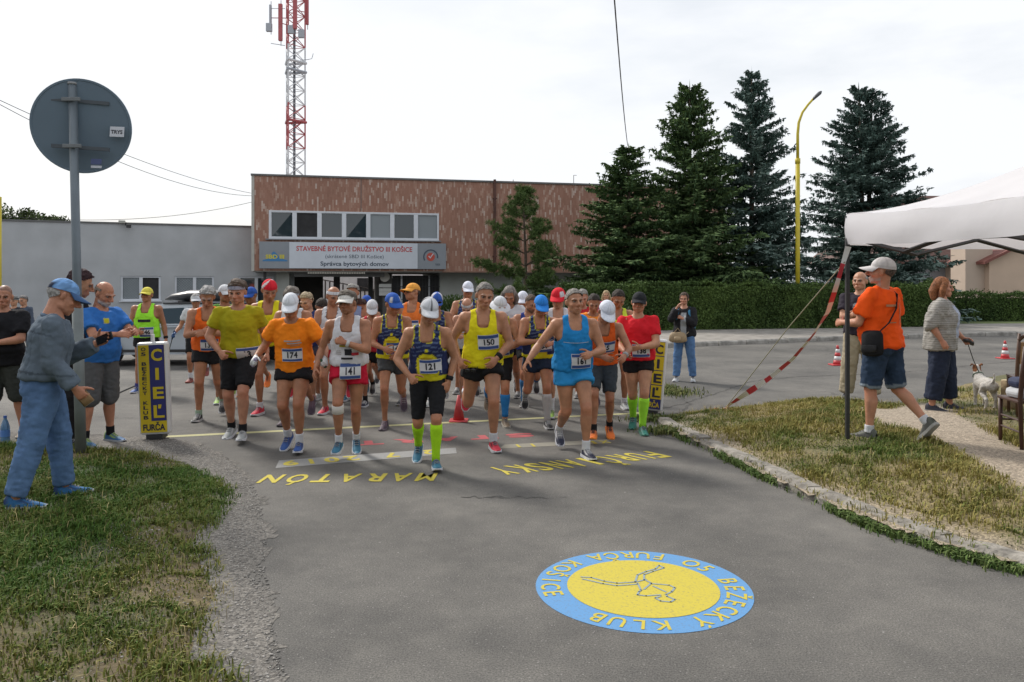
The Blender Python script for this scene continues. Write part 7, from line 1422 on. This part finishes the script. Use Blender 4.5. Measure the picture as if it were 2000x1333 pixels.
person(label='grey-haired onlooker far behind beside the striped hat', at=(46, 579, 708), yaw=0, pose=dict(lean=2, **STAND), top=dict(col=(.08, .1, .14), hem=.9, sleeve=1.8), bot=dict(col=(.04, .04, .06), len=1.9), shoe=SH['black'], hair='thick', haircol=(.18, .17, .165), skin=FAIR, vox=.020)
def jack_fn(r, c, v, f): c[(np.abs(r[:, 0]) < .055) & (r[:, 1] < -.02) & (r[:, 2] < 1.38)] = (.30, .32, .34)
person(label='woman in black jacket and jeans with blue backpack across the road', at=(1336, 572, 746), yaw=-18, pose=dict(lean=1, legR=(3, 4, 4, 0), legL=(0, 5, 3, 0), armR=(52, 22, 6, 128), armL=(30, 8, 62, 112), head=(4, -4, 0)), top=dict(col=(.018, .018, .021), hem=.90, sleeve=1.9, off=.022, loose=.01, name='jacket', fn=jack_fn), bot=dict(col=(.10, .19, .36), len=1.97, off=.010, flare=.012, mat=M_DENIM, name='jeans', fn=jean_fn), shoe=((.45, .46, .47), (.4, .4, .4), WHT), hair='tail', haircol=(.07, .045, .032), skin=(.48, .27, .20), fem=True, handR='relax', handL='fist', vox=.0140)
def tee_print(r, c, v, f): m = (r[:, 1] < 0) & (np.abs(r[:, 0]) < .09) & (r[:, 2] > 1.17) & (r[:, 2] < 1.36) & (vnoise(r, 38, 6) > .25); c[m] = (.34, .34, .36)
person(label='bald man in dark printed t-shirt and khaki trousers, arms crossed behind the pole', at=(1680, 531, 786), zg=.05, yaw=-24, pose=dict(lean=1, legR=(2, 6, 2, 0), legL=(0, 6, 2, 0), armR=(28, 8, 68, 98), armL=(34, 10, 66, 92), head=(2, -18, 0)), top=dict(col=(.03, .024, .035), hem=.90, sleeve=.7, off=.02, loose=.015, fsl=.015, fn=tee_print), bot=dict(col=(.36, .31, .22), len=1.97, off=.018, flare=.030), shoe=((.02, .024, .04), (.02, .02, .03), (.25, .25, .25)), hair='bald', haircol=SILV, skin=(.46, .27, .19), handR='fist', handL='fist', vox=.0140, build=1.06, belly=.02)
person(label='man in bright orange t-shirt, denim shorts and white cap walking by the tent', at=(1722, 501, 858), zg=.165, yaw=-150, pose=dict(lean=3, legL=(5, 3, 4, 0), legR=(-6, 5, 36, 46), armL=(8, 10, 34, 70), armR=(14, 12, 30, 70), head=(0, 38, 0)), top=dict(col=(.94, .105, .010), hem=.90, sleeve=.72, off=.022, loose=.026, fsl=.024, wrinkle=.008), bot=dict(col=(.034, .055, .095), len=.98, off=.016, flare=.022, mat=M_DENIM, name='denim_shorts', fn=lambda r, c, v, f: c.__setitem__(np.min([np.abs((v-f.J['knee'+k]) @ f.M['th'+k][:, 2]) + 9*(np.linalg.norm(v-f.J['knee'+k], axis=1) > .16) for k in 'RL'], axis=0) < .045, (.20, .24, .28))), shoe=((.085, .085, .08), (.11, .12, .10), (.36, .36, .34)), sock=(WHT, .14), cap=('cap', (.62, .60, .60)), hair='short', haircol=(.10, .08, .07), beard=(.34, .32, .30), skin=(.50, .28, .20), belly=.06, build=1.12, prints=[('patch', .13, .022, .06, 1.30, M_PO, True), ('patch', .015, .20, -.06, 1.22, M_PO, True), ('patch', .10, .01, .06, 1.14, M_PO, True)], vox=FR)
def shirt_fn(r, c, v, f): c[((r[:, 0]*.6+r[:, 2])*42 % 1) < .5] = (.42, .40, .37); 
def shirt_tee(r, c, v, f):
    c[:] = np.where((((v[:, 2]*1.0)*34) % 1 < .55)[:, None], np.array([.36, .345, .32]), np.array([.23, .22, .20])); m = (r[:, 1] < -.03) & (np.abs(r[:, 0]-.01) < .115) & (r[:, 2] < 1.40) & (r[:, 2] > .98); c[m] = (.38, .42, .52)
person(label='red-haired woman in striped shirt and navy trousers walking a dog', at=(1842, 542, 806), zg=.12, yaw=58, pose=dict(lean=3, legR=(-4, 3, 5, 2), legL=(9, 3, 5, 0), armR=(-22, 20, 22, 58), armL=(14, 12, 0, 30), head=(6, 14, 0)), top=dict(col=(.3, .29, .27), hem=.82, sleeve=1.25, off=.030, loose=.05, fsl=.02, name='striped_shirt', fn=shirt_tee, wrinkle=.008), bot=dict(col=(.022, .03, .055), len=1.82, off=.022, flare=.030), shoe=((.03, .035, .055), (.03, .03, .05), (.3, .3, .3)), hair='bob', haircol=(.24, .095, .04), skin=(.50, .28, .21), fem=True, handL='fist', handR='relax', vox=.0140, build=1.2)
build_people()
BY = {s['label'].split()[0]+str(i): s for i, s in enumerate(SPECS)}
def who(t): return next(s for s in SPECS if t in s['label'])
# ---------------------------------------------------------------- things held or worn by people
def item(sp, name, label, cat, anchor):
    root = sp['_root']; e = empty(name, world_of(sp, anchor), label, cat, 0); e.rotation_euler = root.rotation_euler; e.scale = root.scale; e['_a'] = 0; del e['_a']; return e, np.array(anchor, float)
def geo_part(e, anc, name, g, col, m=M_CLOTH, smooth=True):
    v, f = g.arr(); return mesh(name, v-anc, f, m, e, smooth, np.tile(np.array(col), (len(v), 1)))
W = who('woman in black jacket and jeans'); f = W['_f']
a = f.w(0, .20, 1.20); e, an = item(W, 'backpack', 'blue hiking backpack on the back of the woman across the road', 'backpack', a)
g = Geo(); M_ = f.Rc; g.rings([f.w(.03, .19, z) for z in (.93, .98, 1.1, 1.25, 1.38, 1.45)], [M_[:, 0]]*6, [M_[:, 1]]*6, [.13, .165, .175, .17, .15, .09], [.07, .10, .115, .105, .085, .05], 14, .3); geo_part(e, an, 'pack_body', g, (.025, .15, .30))
g = Geo(); g.rings([f.w(.04, .29, z) for z in (1.0, 1.05, 1.2, 1.26)], [M_[:, 0]]*4, [M_[:, 1]]*4, [.09, .11, .11, .08], [.03, .04, .04, .02], 12, .4); geo_part(e, an, 'front_pocket', g, (.018, .09, .20))
for s in (-1, 1): g = Geo(); g.tube([f.w(s*.10, .13, 1.42), f.w(s*.11, .02, 1.475), f.w(s*.105, -.10, 1.40), f.w(s*.12, -.145, 1.25), f.w(s*.16, -.03, 1.08), f.w(s*.14, .12, 1.0)], [.022]*6, 8, .4); geo_part(e, an, 'shoulder_strap', g, (.05, .20, .34))
a = f.w(-.10, -.22, .90); e, an = item(W, 'handbag', 'beige leather handbag hanging in front of the woman across the road', 'handbag', a)
g = Geo(); g.rings([f.w(-.10, -.215, z) for z in (.80, .83, .92, .98)], [M_[:, 0]]*4, [M_[:, 1]]*4, [.15, .18, .165, .13], [.05, .065, .055, .03], 16, .4); geo_part(e, an, 'bag_body', g, (.34, .25, .15), M_GLOSS)
g = Geo(); g.rings([f.w(-.10, -.275, z) for z in (.83, .9)], [M_[:, 0]]*2, [M_[:, 1]]*2, [.07, .065], [.015, .015], 10, .4); geo_part(e, an, 'bag_pocket', g, (.42, .32, .20), M_GLOSS)
g = Geo(); g.tube([f.w(-.18, -.215, .97), f.w(-.10, -.235, 1.07), f.w(-.03, -.215, .97)], [.010]*3, 6); geo_part(e, an, 'handle', g, (.30, .22, .13), M_GLOSS)
g = Geo(); g.tube([f.w(.06, -.19, .95), f.w(.17, -.05, 1.08), f.w(.15, .0, 1.3)], [.012]*3, 6, .5); g2 = g; geo_part(e, an, 'bag_strap', g, (.34, .27, .18), M_GLOSS)
Mn = who('man in bright orange'); f = Mn['_f']; M_ = f.Rc
a = f.w(.22, .02, .93); e, an = item(Mn, 'shoulder_bag', 'small black shoulder bag on the hip of the man in orange t-shirt', 'bag', a)
g = Geo(); g.rings([f.w(.225, .05, z) for z in (.84, .87, 1.03, 1.06)], [M_[:, 1]]*4, [M_[:, 0]]*4, [.10, .115, .11, .09], [.04, .05, .045, .03], 14, .4); geo_part(e, an, 'bag_body', g, (.016, .016, .018))
g = Geo(); g.rings([f.w(.275, .05, z) for z in (.87, .93)], [M_[:, 1]]*2, [M_[:, 0]]*2, [.08, .08], [.015, .012], 10, .4); geo_part(e, an, 'bag_pocket', g, (.03, .03, .032))
g = Geo(); g.tube([f.w(.22, .10, 1.04), f.w(.14, .165, 1.14), f.w(.03, .17, 1.27), f.w(-.06, .13, 1.40), f.w(-.085, .03, 1.475), f.w(-.07, -.06, 1.44)], [.016]*6, 8, .35); geo_part(e, an, 'shoulder_strap', g, (.02, .02, .022))
Nw = who('walking pole'); f = Nw['_f']; hR = f.J['wriR']+f.M['haR'] @ np.array([.01, 0, -.07]); e, an = item(Nw, 'walking_pole', 'thin black walking pole held by the runner in white polo shirt', 'pole', hR)
g = Geo(); tip = np.array([hR[0]-.20, hR[1]-.12, .015-Nw['_dz'][2]]); up = hR+(hR-tip)*.10; g.tube([up, tip], [.009, .006], 8); geo_part(e, an, 'shaft', g, BLK, M_GLOSS); g = Geo(); g.tube([up, hR+(tip-hR)*.08], [.016, .014], 8); geo_part(e, an, 'grip', g, (.03, .05, .1)); g = Geo(); g.ell(tip+np.array([0, 0, .03]), (.014, .014, .025)); geo_part(e, an, 'tip', g, BLK)
Rn = who('bib 150'); f = Rn['_f']; h = f.J['wriR']+f.M['haR'] @ np.array([.02, 0, -.10]); e, an = item(Rn, 'sunglasses', 'dark sunglasses dangling from the hand of runner 150', 'sunglasses', h)
for k, s in enumerate((0, 1)): g = Geo(); g.ell(h+np.array([.04+.06*s, -.03, -.03]), (.028, .008, .02)); geo_part(e, an, 'lens', g, (.01, .01, .012), M_LENS)
g = Geo(); g.tube([h+np.array([.07, -.03, -.025]), h+np.array([.07, -.03, -.02])], [.004, .004], 6); g.tube([h+np.array([.13, -.03, -.025]), h+np.array([.15, -.0, .02]), h+np.array([.14, .02, .08])], [.004]*3, 6); geo_part(e, an, 'frame', g, (.015, .015, .015), M_GLOSS)
for lab, nm, k, col in (('small purple and white flask in the gloved right hand of runner 174', 'hand_flask', 'R', (.4, .35, .5)), ('small dark green flask in the gloved left hand of runner 174', 'hand_flask', 'L', (.04, .10, .05))):
    sp = who('bib 174'); f = sp['_f']; h = f.J['wri'+k]+f.M['ha'+k] @ np.array([.028*(1 if k == 'R' else -1), 0, -.085]); d = f.M['ha'+k][:, 1]; e, an = item(sp, nm, lab, 'flask', h); g = Geo(); g.tube([h-d*.07, h+d*.04], [.022, .022], 12); geo_part(e, an, 'flask_body', g, col, M_GLOSS); g = Geo(); g.tube([h-d*.085, h-d*.07], [.012, .014], 10); geo_part(e, an, 'flask_cap', g, (.5, .5, .5), M_GLOSS)
Dn = who('denim jacket'); f = Dn['_f']; h = f.J['wriL']+f.M['haL'] @ np.array([-.03, 0, -.09]); e, an = item(Dn, 'mobile_phone', 'dark phone in the raised hand of the man in denim', 'phone', h); Ml = f.M['haL']; g = Geo(); g.rings([h-Ml[:, 2]*.07, h+Ml[:, 2]*.07], [Ml[:, 1]]*2, [Ml[:, 0]]*2, [.035, .035], [.005, .005], 4, 0); geo_part(e, an, 'phone_case', g, (.02, .02, .022), M_GLOSS, False); g = Geo(); g.rings([h-Ml[:, 2]*.06-Ml[:, 0]*.004, h+Ml[:, 2]*.06-Ml[:, 0]*.004], [Ml[:, 1]]*2, [Ml[:, 0]]*2, [.030, .030], [.003, .003], 4, 0); geo_part(e, an, 'screen', g, (.03, .035, .05), M_LENS, False)
h = f.J['wriR']+f.M['haR'] @ np.array([.02, 0, -.11]); Ml = f.M['haR']; e, an = item(Dn, 'wallet', 'tan folded wallet in the lowered hand of the man in denim', 'wallet', h); g = Geo(); g.rings([h-Ml[:, 2]*.05, h+Ml[:, 2]*.05], [Ml[:, 1]]*2, [Ml[:, 0]]*2, [.045, .045], [.008, .008], 8, 0); geo_part(e, an, 'cover', g, (.30, .19, .10)); g = Geo(); g.rings([h-Ml[:, 2]*.052, h+Ml[:, 2]*.046], [Ml[:, 1]]*2, [Ml[:, 0]]*2, [.040, .040], [.004, .004], 8, 0); geo_part(e, an, 'paper', g, (.5, .48, .42))
# ---------------------------------------------------------------- dog on a lead
def dog():
    p = gnd(1922, 806, .08); zg = zr(p.x, p.y); rt = empty('dog', (p.x, p.y, zg-.005), 'small white terrier with brown head seen from behind near the stump', 'dog', R(172))
    A = np.array; g = Geo()
    sp_ = [(0, .22, .30), (0, .13, .315), (0, 0, .30), (0, -.10, .315), (0, -.17, .34)]; g.rings([A(q) for q in sp_], [A([1., 0, 0])]*5, [A([0, .0, 1.])]*5, [.070, .085, .085, .088, .06], [.075, .085, .085, .098, .07], 14, .6)
    g.tube([(0, -.14, .35), (-.005, -.20, .42), (-.01, -.235, .46)], [.068, .052, .05], 12)
    hc = A([-.015, -.25, .485]); g.ell(hc, (.052, .058, .05)); g.tube([hc+A([-.01, -.03, -.01]), hc+A([-.03, -.09, -.02]), hc+A([-.04, -.125, -.025])], [.038, .027, .018], 10); g.ell(hc+A([-.043, -.135, -.02]), (.011, .010, .009))
    for s in (-1, 1):
        g.tube([hc+A([s*.035, .012, .035]), hc+A([s*.062, .0, .055]), hc+A([s*.078, -.02, .025])], [.017, .022, .009], 8, .45)
        g.tube([(s*.05, -.12, .29), (s*.055, -.115, .18), (s*.055, -.125, .09), (s*.055, -.12, .02)], [.042, .028, .019, .02], 10); g.ell((s*.055, -.135, .014), (.022, .03, .014))
        k = .05 if s > 0 else -.02; g.tube([(s*.055, .16, .30), (s*.075, .10+k*.3, .20), (s*.07, .19+k, .125), (s*.07, .175+k, .025)], [.060, .042, .022, .019], 10); g.ell((s*.07, .155+k, .014), (.022, .034, .014))
    g.tube([(0, .245, .35), (.0, .29, .41), (.01, .30, .47)], [.02, .015, .008], 8)
    V, Q, NN = remesh_all([(*g.arr(), .0085, 2)])[0]; V = V+NN*(.003*vnoise(V, 60, 2))[:, None]; c = np.tile([.56, .53, .49], (len(V), 1)); hd = (V[:, 2] > .44) & (V[:, 1] < -.17); br = hd & (np.abs(V[:, 0]-hc[0]+.0) > .012); c[br] = (.20, .085, .04); c[hd & (V[:, 1] < hc[1]-.128)] = (.02, .02, .02); c[(vnoise(V, 9, 12) > .75) & (V[:, 1] > .0) & (V[:, 2] > .3)] = (.30, .2, .13)
    mesh('body', V, Q, mat('dog_fur', (.5, .5, .5), .9, .12, 40, .5, 110, attr='Col', spec=.1), rt, True, c)
    g = Geo(); n = 14; g.tube([(.0+.06*math.cos(t)-.002, -.185+.045*math.sin(t), .395+.045*math.sin(t)) for t in np.linspace(0, 6.1, n)], [.008]*n, 6); v, f_ = g.arr(); mesh('collar', v, f_, M_CLOTH, rt, True, np.tile([.08, .14, .10], (len(v), 1)))
    for s in (-1, 1): v, f_ = ball(hc+A([s*.026-.018, -.045, .015]), .009, 8); mesh('eye', v, f_, M_LENS, rt, True)
    for s in (-1, 1): pass
    return rt
dg_ = dog()
Wm = who('red-haired woman'); f = Wm['_f']; h = f.J['wriL']+f.M['haL'] @ np.array([-.02, 0, -.08]); hw_ = world_of(Wm, h); bpy.context.view_layer.update(); nk_ = dg_.matrix_world @ Vector((0, -.15, .44))
e = empty('dog_lead', hw_, 'black retractable dog lead from the woman to the white terrier', 'lead'); q = [Vector((0, 0, 0)), (nk_-hw_)*.5-Vector((0, 0, .03)), nk_-hw_]; MB().tube(q, .006, 6).build('cord', M_DARKM, e); mb = MB(); mb.tube([(-.05, 0, .03), (-.02, 0, .035), (.05, 0, 0), (.07, 0, -.03)], [.03, .05, .055, .02], 12, .55); mb.build('handle', M_DARKM, e, True)

# collar of the denim jacket
f = Dn['_f']; g = Geo(); n = 13; ang = np.linspace(-2.5, 2.5, n); g.tube([f.w(.085*math.sin(t), .012+.075*math.cos(t), 1.455-.02*math.cos(t)*-1-.012*abs(t)) for t in ang], [.018]*n, 8, 1.5); v, q = g.arr(); mesh('jacket_collar', v+Dn['_dz'], q, M_DENIM, Dn['_root'], True, np.tile([.09, .13, .185], (len(v), 1)))
